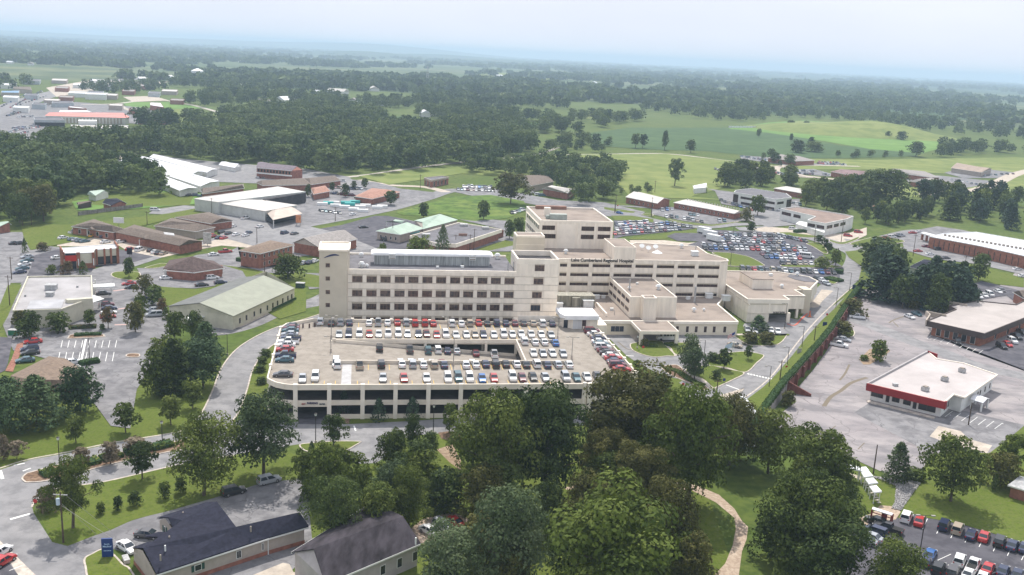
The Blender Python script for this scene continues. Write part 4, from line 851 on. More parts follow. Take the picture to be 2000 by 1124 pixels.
sheet('office_lot', K('r', (160,205),(350,200),(500,240),(700,290),(500,260),(250,240)), ASPH); sheet('office_lot', K('r', (1060,270),(1300,250),(1700,290),(1750,300),(1560,340),(1300,360),(1080,320)), ASPH)
sheet('office_lot', K('r', (1350,230),(1420,210),(1700,205),(1880,225),(1830,270),(1500,270)), ASPH)
ribbon('street', K('r', (1200,400),(1400,370),(1600,360),(1750,310),(1900,240),(2100,190)), 11, LOTC)
sheet('office_lot', K('n', (850,370),(780,350),(1000,380),(1200,440),(1500,430),(1500,520),(1200,520),(900,470)), ASPH)
sheet('town_paving', K('o', (1460,400),(1520,408),(1560,440),(1500,445),(1440,425)), ROADM)
# ================================================================= other buildings
BRICK = mat('red_brick', (0.30, 0.13, 0.095), 0.9, 0.15, 0.8, detail=8); BRICKO = mat('orange_brick', (0.30, 0.125, 0.08), 0.9, 0.15, 0.8, detail=8)
SHING = mat('brown_shingle', (0.165, 0.132, 0.110), 0.95, 0.16, 1.2, detail=8); SHINGT = mat('tan_shingle', (0.215, 0.160, 0.122), 0.95, 0.16, 1.2, detail=8)
SHINGG = mat('charcoal_shingle', (0.028, 0.029, 0.046), 0.95, 0.14, 1.4, detail=8, spec=.12); SHINGS = mat('stained_shingle', (0.050, 0.044, 0.052), 0.95, 0.30, 0.5, spec=.12, detail=8, stretch=(1, .3, 1))
SHINGM = mat('grey_shingle', (0.30, 0.275, 0.26), 0.95, 0.12, 1.0, detail=8); GREENM = mat('sage_metal_roof', (0.255, 0.27, 0.21), 0.6, 0.06, 0.3); GREENR = mat('seafoam_metal_roof', (0.32, 0.42, 0.34), 0.55, 0.08, 0.3)
DGREY = mat('dark_grey_roof', (0.15, 0.155, 0.15), .8, .1, .4); PALER = mat('pale_metal_roof', (0.50, 0.47, 0.44), .6, .08, .25); WROOF = mat('bright_metal_roof', (0.68, 0.69, 0.72), .55, .06, .25, stretch=(1, 1, 1))
CREAM = mat('cream_siding', (0.58, 0.55, 0.44), .8, .06, .5); WHITEW = mat('white_siding', (0.70, 0.70, 0.67), .75, .05, .5); GREYW = mat('grey_siding', (0.42, 0.38, 0.37), .8, .06, .5); TANW = mat('tan_siding', (0.40, 0.345, 0.30), .8, .06, .5)
REDF = mat('red_fascia', (0.27, 0.022, 0.026), .5, .06, .4); REDR = mat('red_metal_roof', (0.62, 0.20, 0.17), .6, .08, .1); BROWNF = mat('dark_brown_fascia', (0.075, 0.055, 0.05), .7, .1, .5)
TERR = mat('terracotta_shingle', (0.37, 0.20, 0.15), .9, .12, .8); BLUEW = mat('pale_blue_panel', (.42, .46, .48), .7, .1, .3)
WINM = plain('window_glass', (0.02, 0.022, 0.028), .12); WFRAME = plain('white_frame', (.68, .68, .66), .5); GREENSH = plain('teal_shutter', (.02, .07, .06), .5)
def v2(p): return Vector((p[0], p[1]))
def wins(root, a, c, spec, z0=0, name='window'):
 """spec: list of (t, width, sill, head, kind) along the wall a->c (outside on the right hand)"""
 a = v2(a); c = v2(c); d = (c - a).normalized(); nrm = Vector((d.y, -d.x)); L = (c - a).length
 for t, wd, zs, zh, kind in spec:
  m = a + d * (L * t); b = MB(); p0 = m - d * wd / 2; p1 = m + d * wd / 2
  def slab(s0, s1, n0, n1, za, zb):
   q = [m + d * s0 + nrm * n0, m + d * s1 + nrm * n0, m + d * s1 + nrm * n1, m + d * s0 + nrm * n1]; b.prism(q, z0 + za, z0 + zb, True, True)
  b.m = 0; slab(-wd / 2, wd / 2, .0, .07, zs, zh); b.m = 1
  k = 2 if wd > 1.7 else 1; w = (wd - .1 * (k + 1)) / k
  for j in range(k): s = -wd / 2 + .1 + j * (w + .1); slab(s, s + w, .06, .1, zs + .1, zh - .1)
  if kind == 'shutter':
   b.m = 2; slab(-wd / 2 - .5, -wd / 2 - .05, 0, .06, zs, zh); slab(wd / 2 + .05, wd / 2 + .5, 0, .06, zs, zh)
  b.build('door' if kind == 'door' else name, [WFRAME if kind != 'dark' else BROWNF, WINM if kind != 'bronze' else GLASSD, GREENSH], root)
def even(n, wd, zs, zh, t0=.06, t1=.94, kind='w'):
 return [(t0 + (t1 - t0) * (i + .5) / n, wd, zs, zh, kind) for i in range(n)]
def ccw(p): return p if area(p) > 0 else p[::-1]
def start(name, label, cat, poly, group=None):
 cx = sum(p[0] for p in poly) / len(poly); cy = sum(p[1] for p in poly) / len(poly)
 return empty(name, (cx, cy, 0), label, cat, group)
def flat(name, label, px, z, wallm, roofm, par=.5, fas=None, fh=0, over=0, cat='building', inset=0, win=None, units=(), base=None, group=None, coping=None):
 """flat-roofed building from its roof corners in px at height z; win = {edge: spec}"""
 poly = [tuple(G(x, y, z)[:2]) for x, y in px]; flip = area(poly) < 0
 if flip: poly = poly[::-1]
 n = len(poly); r = start(name, label, cat, poly, group)
 wp = offset(poly, inset) if inset else poly
 b = MB(); b.prism(wp, 0, z - par, False); b.build('wall', wallm, r)
 if base: b = MB(); b.prism(offset(wp, -.04), 0, base[0], False); b.build('brick_base', base[1], r)
 b = MB(); b.prism(offset(poly, .2), z - par - .35, z - par + .01, True, True); b.build('roof', roofm, r)
 b = MB(); ip = offset(poly, .35)
 zt = z - par - (fh or .15)
 b.add([(x, y, zt) for x, y in poly] + [(x, y, z) for x, y in poly] + [(x, y, z) for x, y in ip] + [(x, y, z - par) for x, y in ip],
          [[i, (i + 1) % n, n + (i + 1) % n, n + i] for i in range(n)] + [[n + i, n + (i + 1) % n, 2 * n + (i + 1) % n, 2 * n + i] for i in range(n)] + [[2 * n + i, 2 * n + (i + 1) % n, 3 * n + (i + 1) % n, 3 * n + i] for i in range(n)])
 if inset or fh: b.add([(x, y, zt) for x, y in poly] + [(x, y, zt) for x, y in wp], [[i, n + i, n + (i + 1) % n, (i + 1) % n] for i in range(n)])
 b.build('fascia' if fas else 'parapet', fas or coping or wallm, r)
 if win:
  for e, spec in win.items():
   i = e if not flip else (n - 2 - e) % n
   wins(r, wp[i], wp[(i + 1) % n], spec)
 for (x, y, s, h) in units:
  c = G(x, y, z - par); b = MB(); b.box((c.x, c.y, z - par + h / 2), (s, s * .8, h), .2); b.box((c.x, c.y, z - par + h + .04), (s * 1.08, s * .88, .1), .2); b.build('rooftop_unit', GMETAL, r)
 return r, wp
def gable(name, label, eave, ridge, ze, wallm, roofm, zr=None, win=None, hip=False, over=.5, cat='building', base=None, group=None, under=None, gm=None):
 """4 eave corners px (in order; edges 0-1 and 2-3 are the long eaves) at ze, ridge end px at zr: ridge[0] over edge 3-0, ridge[1] over edge 1-2"""
 poly = [tuple(G(x, y, ze)[:2]) for x, y in eave]
 if zr is None: zr = ze + 2.5
 rp = [tuple(G(x, y, zr)[:2]) for x, y in ridge]
 flip = area(poly) < 0
 if flip: poly = [poly[1], poly[0], poly[3], poly[2]]; rp = [rp[1], rp[0]]
 r = start(name, label, cat, poly, group)
 wp = offset(poly, over)
 b = MB(); b.prism(wp, 0, ze, False)
 b.build('wall', wallm, r)
 if base: b = MB(); b.prism(offset(wp, -.04), 0, base[0], False); b.build('brick_base', base[1], r)
 if not hip:
  b = MB()
  for (i, j, k) in ((3, 0, 0), (1, 2, 1)):
   m = (v2(poly[i]) + v2(poly[j])) / 2; q = v2(rp[k]); q = q + (v2(rp[1 - k]) - q).normalized() * over
   b.add([(wp[i][0], wp[i][1], ze), (wp[j][0], wp[j][1], ze), (q.x, q.y, zr - .12)], [[0, 1, 2]])
  b.build('gable_end', gm or wallm, r)
 b = MB(); th = .16; P = [(x, y, ze) for x, y in poly]; Q = [(rp[0][0], rp[0][1], zr), (rp[1][0], rp[1][1], zr)]
 V = P + Q + [(x, y, z - th) for x, y, z in P + Q]
 fs = [[0, 1, 5, 4], [2, 3, 4, 5], [6, 10, 11, 7], [8, 11, 10, 9], [0, 6, 7, 1], [2, 8, 9, 3]]
 if hip: fs += [[3, 0, 4], [1, 2, 5], [9, 10, 6], [7, 11, 8], [3, 9, 6, 0], [1, 7, 8, 2]]
 else: fs += [[0, 4, 10, 6], [4, 3, 9, 10], [1, 7, 11, 5], [5, 11, 8, 2]]
 b.add(V, fs); b.build('roof', roofm, r)
 b = MB()
 for i in ((0, 1), (2, 3)) + (((1, 2), (3, 0)) if hip else ()): b.bar(poly[i[0]], poly[i[1]], .14, ze - .3, ze - .02)
 b.build('gutter', WFRAME if under is None else under, r)
 if win:
  for e, spec in win.items():
   i = e if not flip else {0: 0, 1: 3, 2: 2, 3: 1}[e]
   wins(r, wp[i], wp[(i + 1) % 4], spec)
 return r, wp
def addgable(r, eave, ridge, ze, zr, roofm, wallm, hip=False, z0=0, nm='porch'):
 poly = [tuple(G(x, y, ze)[:2]) for x, y in eave]; rp = [tuple(G(x, y, zr)[:2]) for x, y in ridge]
 if area(poly) < 0: poly = [poly[1], poly[0], poly[3], poly[2]]; rp = [rp[1], rp[0]]
 P = [(x, y, ze) for x, y in poly]; Q = [(rp[0][0], rp[0][1], zr), (rp[1][0], rp[1][1], zr)]
 b = MB(); b.add(P + Q + [(x, y, z - .15) for x, y, z in P + Q], [[0, 1, 5, 4], [2, 3, 4, 5], [6, 10, 11, 7], [8, 11, 10, 9], [0, 6, 7, 1], [2, 8, 9, 3]] + ([[3, 0, 4], [1, 2, 5]] if hip else [])); b.build(nm + '_roof', roofm, r)
 if wallm is not None:
  w_ = offset(poly, .4); b = MB(); b.prism(w_, z0, ze, False)
  if not hip:
   for (i, j, k) in ((3, 0, 0), (1, 2, 1)):
    q = v2(rp[k]); q = q + (v2(rp[1 - k]) - q).normalized() * .45; b.add([(w_[i][0], w_[i][1], ze), (w_[j][0], w_[j][1], ze), (q.x, q.y, zr - .15)], [[0, 1, 2]])
  b.build(nm + '_wall', wallm, r)
 else:
  for x, y in offset(poly, .4): b = MB(); b.box((x, y, ze / 2), (.35, .35, ze), .3); b.build(nm + '_post', WFRAME, r)
def posts(r, pxs, z, m=None, w_=.4):
 for x, y in pxs: p = G(x, y, 0); b = MB(); b.box((p.x, p.y, z / 2), (w_, w_, z), .2); b.build('post', m or WFRAME, r)
# ---- lower left: office with charcoal roof (L plan: long bar and cross wing)
r1, wp = gable('office_building', 'tan office with charcoal shingle roof and white gutters at the lower left corner', K('e', (1200,1112),(1962,866),(1600,560),(1020,905)) , K('e', (1090,915),(1675,560)), 3.4, TANW, SHINGG, 6.2, base=(.9, BRICK), over=.6)
for o in list(r1.children): bpy.data.objects.remove(o)
def roofmesh(r, nm, pts, faces, m):
 """pts: (px, py, z)"""
 b = MB(); P = [G(x, y, z) for x, y, z in pts]; b.add([tuple(p) for p in P] + [(p.x, p.y, p.z - .18) for p in P], faces + [[i + len(P) for i in f][::-1] for f in faces])
 b.build(nm, m, r)
def e_(x, y): return K1('e', x, y)
def g_(x, y): return K1('g', x, y)
ZE, ZR = 3.4, 6.6
pts = [e_(1200,1112)+(ZE,), e_(1962,866)+(ZE,), e_(1965+95,832+5)+(ZE,), g_(495,830)+(ZE,), g_(800,745)+(ZE,), g_(725,640)+(5.4,), g_(430,722)+(5.4,), g_(405,720)+(5.4,), g_(240,752)+(4.6,), g_(90,558)+(ZR,), e_(1590,560)+(ZR - .6,), e_(1205,680)+(ZE + .4,), e_(1345,790)+(3.9,), e_(1100,915)+(ZR - 1.4,), e_(1665,558)+(ZR,), e_(1290,680)+(4.6,)]
roofmesh(r1, 'main_roof', [pts[0], g_(495,830)+(ZE,), g_(240,752)+(5.2,), pts[14], (e_(1400,700)+(5.6,)), pts[13]], [[0, 1, 2, 3, 4, 5]], SHINGG)
roofmesh(r1, 'wing_roof', [g_(495,832)+(ZE,), g_(800,745)+(ZE,), g_(725,640)+(5.4,), g_(240,752)+(5.2,)], [[0, 1, 2, 3]], SHINGG)
roofmesh(r1, 'front_roof', [e_(1205,680)+(4.4,), e_(1590,560)+(5.8,), e_(1665,558)+(ZR,), (e_(1400,700)+(5.6,)), e_(1345,790)+(4.2,), e_(1290,680)+(5.2,)], [[0, 1, 2, 3, 4, 5]], SHINGG)
roofmesh(r1, 'porch_roof', [e_(1100,825)+(3.0,), e_(1215,790)+(3.4,), e_(1345,792)+(4.0,), e_(1245,832)+(3.4,)], [[0, 1, 2, 3]], SHINGG)
roofmesh(r1, 'porch_roof', [e_(1005,912)+(3.0,), e_(1140,865)+(3.2,), e_(1250,860)+(3.6,), e_(1350,790)+(4.1,), (e_(1400,700)+(5.6,)), e_(1100,915)+(4.6,)], [[0, 1, 2, 3, 4, 5]], SHINGG)
fw = [e_(1200,1112), e_(1962,866), g_(495,832), g_(800,748)]
A0 = G(*fw[0], ZE); A1 = G(*fw[2], ZE); A2 = G(*fw[3], ZE)
d_ = (A1 - A0).normalized(); n_ = Vector((-d_.y, d_.x, 0));
P0 = A0 + n_ * .5; P1 = A1 + n_ * .5; P2 = A2 + n_ * .6; W0 = G(*e_(1003,915), 3.0) + n_ * -.1 + d_ * .4
bk = [P0, P1, P2 - d_ * .6, G(*g_(735,650), 5.0) - d_ * .8, G(*g_(250,760), 4.5), G(*e_(1650,575), 6.0) - n_ * 1.2, G(*e_(1225,695), 4.3) + d_ * .6, G(*e_(1345,800), 4.0), W0]
poly = [(p.x, p.y) for p in bk]
b = MB(); b.prism(poly, 0, ZE - .18, False); b.build('wall', TANW, r1)
b = MB(); b.prism(offset(ccw(poly), -.05), 0, .75, False); b.build('brick_base', BRICK, r1)
wins(r1, P0, P1, [(.36, 1.2, 1.3, 2.4, 'shutter'), (.715, .5, 1.1, 2.5, 'w'), (.735, .5, 1.1, 2.5, 'w'), (.95, .4, 1.1, 2.5, 'w')])
gz = [(W0.x, W0.y), (P0.x, P0.y)]; m_ = G(*e_(1095,925), 4.6); b = MB(); b.add([(W0.x, W0.y, 3.0), (P0.x, P0.y, 3.2), (m_.x, m_.y, 4.4)], [[0, 1, 2]]); b.build('gable_end', TANW, r1)
q = G(*e_(1225,695), 4.3); q2 = G(*e_(1340,790), 4.0); b = MB(); b.add([(q.x, q.y, 2.5), (q2.x, q2.y, 2.5), (q2.x, q2.y, 4.0), (q.x, q.y, 4.2), ((q.x * .6 + q2.x * .4), (q.y * .6 + q2.y * .4), 5.2)], [[0, 1, 2, 4, 3]]); b.build('gable_end', TANW, r1)
wins(r1, q, q2, [(.35, .55, 2.4, 3.7, 'shutter')])
b = MB()
for p, q in ((P0, P1), (P1, P2)): b.bar(p - n_ * .5, q - n_ * .5, .16, ZE - .42, ZE - .19)
b.build('gutter', WFRAME, r1)
b = MB(); p = P1 - n_ * .1; b.box((p.x, p.y, 1.6), (.14, .14, 3.2)); b.build('downpipe', WFRAME, r1)
for x, y in ((1405,655),(1490,680),(1300,840),(1268,912),(1232,985),(1600,612),(1925,765)): p = G(*e_(x, y), 5.2); b = MB(); b.tube((p.x, p.y, 4.6), (p.x, p.y, 5.6), .14, .14, 8); b.build('roof_pipe', WMETAL if x in (1490, 1268, 1600) else JOINT, r1)
# ---- house with the stained roof
r2, wp = gable('stained_roof_house', 'grey sided house with streaky stained brown roof at the bottom edge', K('g', (925,1190),(1660,880),(1290,560),(665,945)), K('g', (835,920),(1520,670)), 4.2, GREYW, SHINGS, 6.6, over=.45, win={0: [(.97, 1.1, 1.2, 2.9, 'w'), (.79, 1.1, 1.2, 2.9, 'w'), (.6, 1.1, 1.2, 2.9, 'w')]})
for x, y in ((897,918),(1010,878),(1108,842),(1213,802),(1304,770),(1402,733)): p = G(*g_(x, y), 6.1); b = MB(); b.box((p.x, p.y, 6.1), (.5, .4, .4), .3); b.build('roof_vent', JOINT, r2)
for x, y in ((1488,703),(1490,738),(1620,853)): p = G(*g_(x, y), 5.8); b = MB(); b.tube((p.x, p.y, 5), (p.x, p.y, 6.2), .15, .15, 8); b.build('roof_pipe', WMETAL, r2)
# ---- left edge: brown hip roof office among pines
r, wp = gable('brick_office', 'brick office with tan hip roof half hidden by pines at the left', K('d', (85,525),(200,665),(700,520),(600,440)), K('d', (250,640),(380,380)), 3.4, BRICK, SHINGT, 3.4, hip=True)
bpy.data.objects.remove([c for c in r.children if c.name.startswith('roof')][0])
def r3(nm, c, pts, faces, m): roofmesh(r, nm, [K1(c, x, y) + (z,) for x, y, z in pts], faces, m)
r3('roof', 'd', [(80,527,3.4),(200,672,3.4),(700,560,3.4),(620,470,3.4),(500,395,3.4),(375,378,4.6),(255,560,6.0),(400,400,6.0)], [[0, 1, 6], [1, 2, 3, 7, 6], [3, 4, 5, 7], [0, 6, 7, 5]], SHINGT)
# ---- clinic with white flat roof
r, wp = flat('clinic_building', 'low clinic with pale flat roof and cream walls left of the parking lots', K('a', (210,628),(705,620),(712,790),(470,880),(95,890)), 5.6, CREAM, mat('white_membrane', (.36, .345, .35), .8, .1, .15), par=.5, coping=CREAM, units=[K1('a', 395, 730) + (3.2, 1.6), K1('a', 385, 780) + (2.2, 1.2), K1('a', 595, 715) + (.6, .5), K1('a', 195, 785) + (.5, .5)])
b = MB(); pz_ = [tuple(G(*K1('a', x, y), 5.6)[:2]) for x, y in ((480,800),(712,790),(705,800),(510,815))]
b.prism([tuple(G(*K1('a', x, y), 6.2)[:2]) for x, y in ((500,802),(712,788),(712,798),(520,812))], 0, 6.2); b.build('raised_wall', CREAM, r)
b = MB(); b.prism([tuple(G(*K1('a', x, y), 5.3)[:2]) for x, y in ((235,815),(495,808),(470,875),(205,880))], 4.8, 5.35); b.build('dark_roof_patch', mat('grey_membrane', (.40, .40, .42), .8, .1, .2), r)
b = MB(); b.prism([tuple(G(*K1('a', x, y), 4.4)[:2]) for x, y in ((712,690),(878,682),(880,705),(716,712))], 3.9, 4.4, True, True); b.build('drop_off_canopy', WMETAL, r)
posts(r, K('a', (725,765),(855,770),(735,740)), 3.9, WMETAL)
roofmesh(r, 'entrance_roof', [K1('a', 712, 770) + (4.2,), K1('a', 800, 800) + (3.4,), K1('a', 712, 830) + (4.2,)], [[0, 1, 2]], WMETAL)
posts(r, K('a', (770,865),), 3.4, WMETAL)
# ---- fast food restaurant
RZ = 6.0
r, wp = flat('restaurant_building', 'red and tan restaurant with bright white roof and arched red front', K('a', (472,410),(885,378),(905,412),(728,424),(715,445),(482,452)), 6.0, CREAM, WROOF, par=.3, coping=WFRAME, win={})
fl = lambda x, y: tuple(G(*K1('a', x, y), 0)[:2])
A_ = v2(G(*K1('a', 482, 452), 6)); B_ = v2(G(*K1('a', 715, 445), 6)); C_ = v2(G(*K1('a', 728, 424), 6)); D_ = v2(G(*K1('a', 905, 412), 6))
def wallband(r, nm, a, c, t0, t1, z0, z1, out, m):
 d = (c - a); L = d.length; d = d / L; n = Vector((d.y, -d.x)); p = a + d * L * t0; q = a + d * L * t1; b = MB(); b.prism([p, q, q + n * out, p + n * out], z0, z1, True, True); return b.build(nm, m, r)
wallband(r, 'brick_pier', A_, B_, -.02, .06, 0, 6.4, .35, BRICKO); wallband(r, 'brick_pier', A_, B_, .44, .56, 0, 6.2, .35, BRICKO); wallband(r, 'brick_pier', A_, B_, .95, 1.05, 0, 6.0, .35, BRICKO)
wallband(r, 'brick_base', A_, B_, .56, .95, 0, 2.0, .2, BRICKO); wallband(r, 'red_front', A_, B_, .06, .44, 3.0, 5.2, .3, mat('red_panel', (.55, .04, .03), .5, .05, .5)); wallband(r, 'dark_awning', A_, B_, .08, .42, 5.21, 5.9, .5, GLASSN)
wallband(r, 'entrance_glass', A_, B_, .10, .42, .1, 2.99, .12, WINM)
for t in (.02, .5, 1.0): wallband(r, 'pier_panel', A_, B_, t - .02, t + .02, 1.2, 3.8, .42, WFRAME)
for t0, t1 in ((.02, .1), (.36, .44), (.64, .72), (.92, 1.0)): wallband(r, 'brick_pier', C_, D_, t0, t1, 0, 6.2, .35, BRICKO)
for t0, t1 in ((.1, .36), (.44, .64), (.72, .92)): wallband(r, 'dark_window', C_, D_, t0, t1, .3, 3.2, .1, WINM)
b = MB(); p = v2(G(*K1('a', 462, 420), 6)); q = v2(G(*K1('a', 482, 455), 6)); b.bar(p, q, .4, 0, 7.2); b.build('side_parapet', BRICKO, r)
b = MB(); p = v2(G(*K1('a', 880, 372), 6)); q = v2(G(*K1('a', 908, 412), 6)); b.bar(p, q, .4, 0, 6.9); b.build('side_parapet', BRICKO, r)
# ---- bank with hip roof
r, wp = gable('bank_building', 'small red brick bank with dark brown hip roof and drive-through', K('a', (1255,580),(1490,600),(1722,565),(1560,520)), K('a', (1400,520),(1480,478)), 3.4, BRICK, SHING, 7.2, hip=True, over=.6)
bpy.data.objects.remove([c for c in r.children if c.name.startswith('roof')][0])
r3('roof', 'a', [(1250,572,3.4),(1400,585,3.6),(1480,600,3.4),(1722,562,3.4),(1640,510,3.4),(1530,495,4.0),(1480,475,7.6),(1300,505,3.6)], [[0, 1, 6, 7], [1, 2, 6], [2, 3, 6], [3, 4, 5, 6]], mat('dark_brown_shingle', (.115, .080, .075), .95, .18, 1.0, detail=8))
posts(r, K('a', (1270,640),(1325,645)), 3.3, WFRAME, .5); posts(r, K('a', (1675,620),(1700,612)), 3.3, BRICK, .8)
wins(r, G(*K1('a', 1480, 662)), G(*K1('a', 1722, 625)), [(.3, 1.0, 1.0, 2.5, 'w'), (.5, 1.0, 1.0, 2.5, 'w')])
# ---- big green-roofed hall
r, wp = gable('metal_hall', 'long cream metal hall with sage green roof beside the stair tower', K('o', (455,617),(576,562),(520,530),(329,598)), K('o', (387,590),(480,539)), 4.4, CREAM, GREENM, 7.2, over=.15, under=JOINT, win={0: [(t, .85, 1.0, 2.6, 'dark') for t in (.1, .2, .32, .42, .53, .62, .7, .79, .88, .95)], 3: [(.66, .8, .9, 2.3, 'dark'), (.78, .8, .9, 2.3, 'dark')]})
for o in list(r.children):
 if o.name.startswith('roof') or o.name.startswith('gable'): bpy.data.objects.remove(o)
r3('roof', 'o', [(456,618,4.4),(576,563,4.4),(515,538,7.4),(390,592,7.4)], [[0, 1, 2, 3]], GREENM); r3('dark_roof', 'o', [(390,592,7.4),(515,538,7.4),(470,542,5.0),(329,598,4.9)], [[0, 1, 2, 3]], DGREY)
P_ = G(456, 618, 4.4); Q_ = G(390, 592, 7.4); S_ = G(329, 598, 4.9); b = MB(); b.add([(P_.x - .15, P_.y + .1, 0), (P_.x - .15, P_.y + .1, 4.3), (Q_.x, Q_.y + .2, 7.25), (S_.x + .2, S_.y + .2, 4.8), (S_.x + .2, S_.y + .2, 0)], [[0, 1, 2, 3, 4]]); b.build('gable_end', CREAM, r)
b = MB(); b.prism([tuple(G(*K1('a', x, y), 3.2)[:2]) for x, y in ((1420,945),(1560,915),(1590,930),(1450,965))], 2.9, 3.2, True, True); b.build('entrance_canopy', WMETAL, r)
b = MB(); a_ = G(455, 640); c_ = G(578, 584); b.bar(a_ - Vector((.0, 1.2, 0)), c_ - Vector((0, 1.2, 0)), 1.0, .05, .9)
hg = b.build('low_hedge', mat('hedge_green', (.03, .075, .02), .9, .3, 2), None); hg.name = 'clipped_hedge'; tag(hg, 'low clipped hedge along the front of the sage roofed hall', 'hedge')
# ---- red brick two storey office and neighbours
r, wp = gable('brick_office', 'two storey red brick office with tan hip roof beside a round tree', K('b', (455,822),(620,848),(885,780),(700,745)), K('b', (600,790),(760,760)), 6.2, BRICK, SHINGT, 7.6, hip=True, over=.6, win={0: even(3, 1.1, 4.0, 5.4), 1: even(6, 1.0, 4.0, 5.4) + even(6, 1.0, 1.0, 2.4)})
b = MB(); b.bar(G(*K1('b', 445, 905)), G(*K1('b', 620, 935)), 1.6, 0, 1.5); hg = b.build('clipped_hedge', MATS['hedge_green']); tag(hg, 'dark clipped hedge in front of the two storey brick office', 'hedge')
r, wp = gable('brick_office', 'long single storey building with broad grey roof behind the tower', K('b', (1070,800),(1370,735),(1210,670),(870,765)), K('b', (955,728),(1270,665)), 4.2, BRICK, SHINGM, 6.8, over=.5, gm=TANW)
# ---- sea-green roof and flat white fascia building
r, wp = gable('green_roof_building', 'low building with seafoam green metal hip roof on the hill', K('U', (200,420),(480,462),(760,390),(560,320)), K('U', (380,390),(560,325)), 4.0, TANW, GREENR, 5.6, hip=True, win={0: even(4, .9, 1, 2.5)})
addgable(r, K('U', (740,400),(1145,292),(935,225),(640,300)), K('U', (735,320),(940,226)), 4.0, 5.6, GREENR, TANW); addgable(r, K('U', (310,310),(500,330),(560,310),(420,285)), K('U', (400,305),(520,308)), 3.4, 4.2, GREENR, None)
b = MB(); b.prism([tuple(G(*K1('U', x, y), 3.2)[:2]) for x, y in ((565,440),(720,400),(700,430),(600,450))], 3.0, 3.2, True, True); b.build('teal_canopy', mat('teal_canopy_metal', (.12, .45, .42), .5, .05, .5), r)
r, wp = flat('medical_building', 'flat dark roofed building with thick pale fascia behind the blue spruce', K('U', (590,475),(1150,320),(1650,400),(1120,570),(900,560)), 5.2, BRICK, DARKROOF, par=.6, fas=TRIM, fh=1.0, inset=1.2, units=[K1('U', 780, 480) + (3.2, 1.0), K1('U', 1210, 365) + (3.4, 1.0), K1('U', 1460, 400) + (3.0, 1.0)])
b = MB(); p = G(*K1('U', 1200, 478), 4.6); b.box((p.x, p.y, 5.2), (3.8, .4, 1.0), .1); b.build('roof_screen', mat('rust_panel', (.28, .16, .12), .8, .1, .5), r)
b = MB(); b.bar(G(*K1('U', 1450, 545)), G(*K1('U', 1660, 490)), .5, 0, 3.4); b.build('brick_wall', BRICK, r)
# ---- brick plaza (three hipped wings)
r, wp = gable('brick_plaza', 'brown hip roofed brick plaza with white porch posts behind the pale lot', K('a', (545,245),(870,290),(985,275),(720,190)), K('a', (700,215),(860,240)), 3.6, BRICK, SHING, 6.0, hip=True, win={0: even(4, 1.4, .8, 2.6)})
addgable(r, K('a', (880,290),(1380,395),(1560,360),(1030,232)), K('a', (1010,255),(1450,350)), 3.6, 5.6, SHING, BRICK, hip=True, nm='wing')
addgable(r, K('a', (660,265),(745,270),(750,240),(670,235)), K('a', (703,268),(703,240)), 3.4, 4.6, SHING, None); addgable(r, K('a', (1060,345),(1165,345),(1230,320),(1100,300)), K('a', (1110,340),(1150,300)), 3.2, 4.8, SHING, None)
posts(r, K('a', (1100,360),(1160,370),(1205,362),(1260,358),(670,300),(745,308)), 3.2, WFRAME, .45)
b = MB(); b.prism([tuple(G(*K1('a', x, y), 5)[:2]) for x, y in ((1255,290),(1335,300),(1340,318),(1262,308))], 4.6, 5.1); b.build('skylight', GMETAL, r)
r, wp = gable('brick_plaza', 'brown hip roofed office directly behind the long brick plaza', K('a', (1180,240),(1500,285),(1655,250),(1320,180)), K('a', (1310,205),(1530,225)), 3.6, TANW, SHING, 5.8, hip=True)
r, wp = gable('brick_plaza', 'rearmost brown roofed wing beside the white delivery van', K('a', (1340,175),(1620,225),(1790,200),(1600,135)), K('a', (1560,150),(1700,185)), 3.6, BRICK, SHING, 5.6, hip=True)
# ---- lumber store
r, wp = gable('warehouse', 'large pale steel warehouse with tan roof and open shed bay', K('b', (115,425),(300,452),(970,372),(760,332)), K('b', (180,410),(700,340)), 6.2, mat('pale_steel_wall', (.52, .53, .50), .6, .06, .4), PALER, 6.6, hip=False, over=.1)
addgable(r, K('b', (305,462),(660,522),(910,475),(640,435)), K('b', (440,432),(760,470)), 5.2, 5.9, PALER, MATS['pale_steel_wall'], nm='store_wing', hip=True)
addgable(r, K('b', (665,525),(720,590),(945,540),(860,480)), K('b', (740,510),(860,495)), 4.0, 5.6, mat('tan_metal_roof', (.46, .39, .33), .6, .06, .3), None, hip=True, nm='store_front')
b = MB(); b.prism([tuple(G(*K1('b', x, y), 3.4)[:2]) for x, y in ((670,552),(720,572),(900,530),(850,515))], 0, 3.6); b.build('shop_glass', WINM, r)
b = MB(); b.prism([tuple(G(*K1('b', x, y), 5.3)[:2]) for x, y in ((640,432),(975,372),(968,385),(660,440))], 0.1, 5.5); b.build('shed_shade_block', DARKFILL, r)  # solid near-black block painted as the shade in the open bay
letters_m = plain('small_letters', (.3, .05, .05), .6)
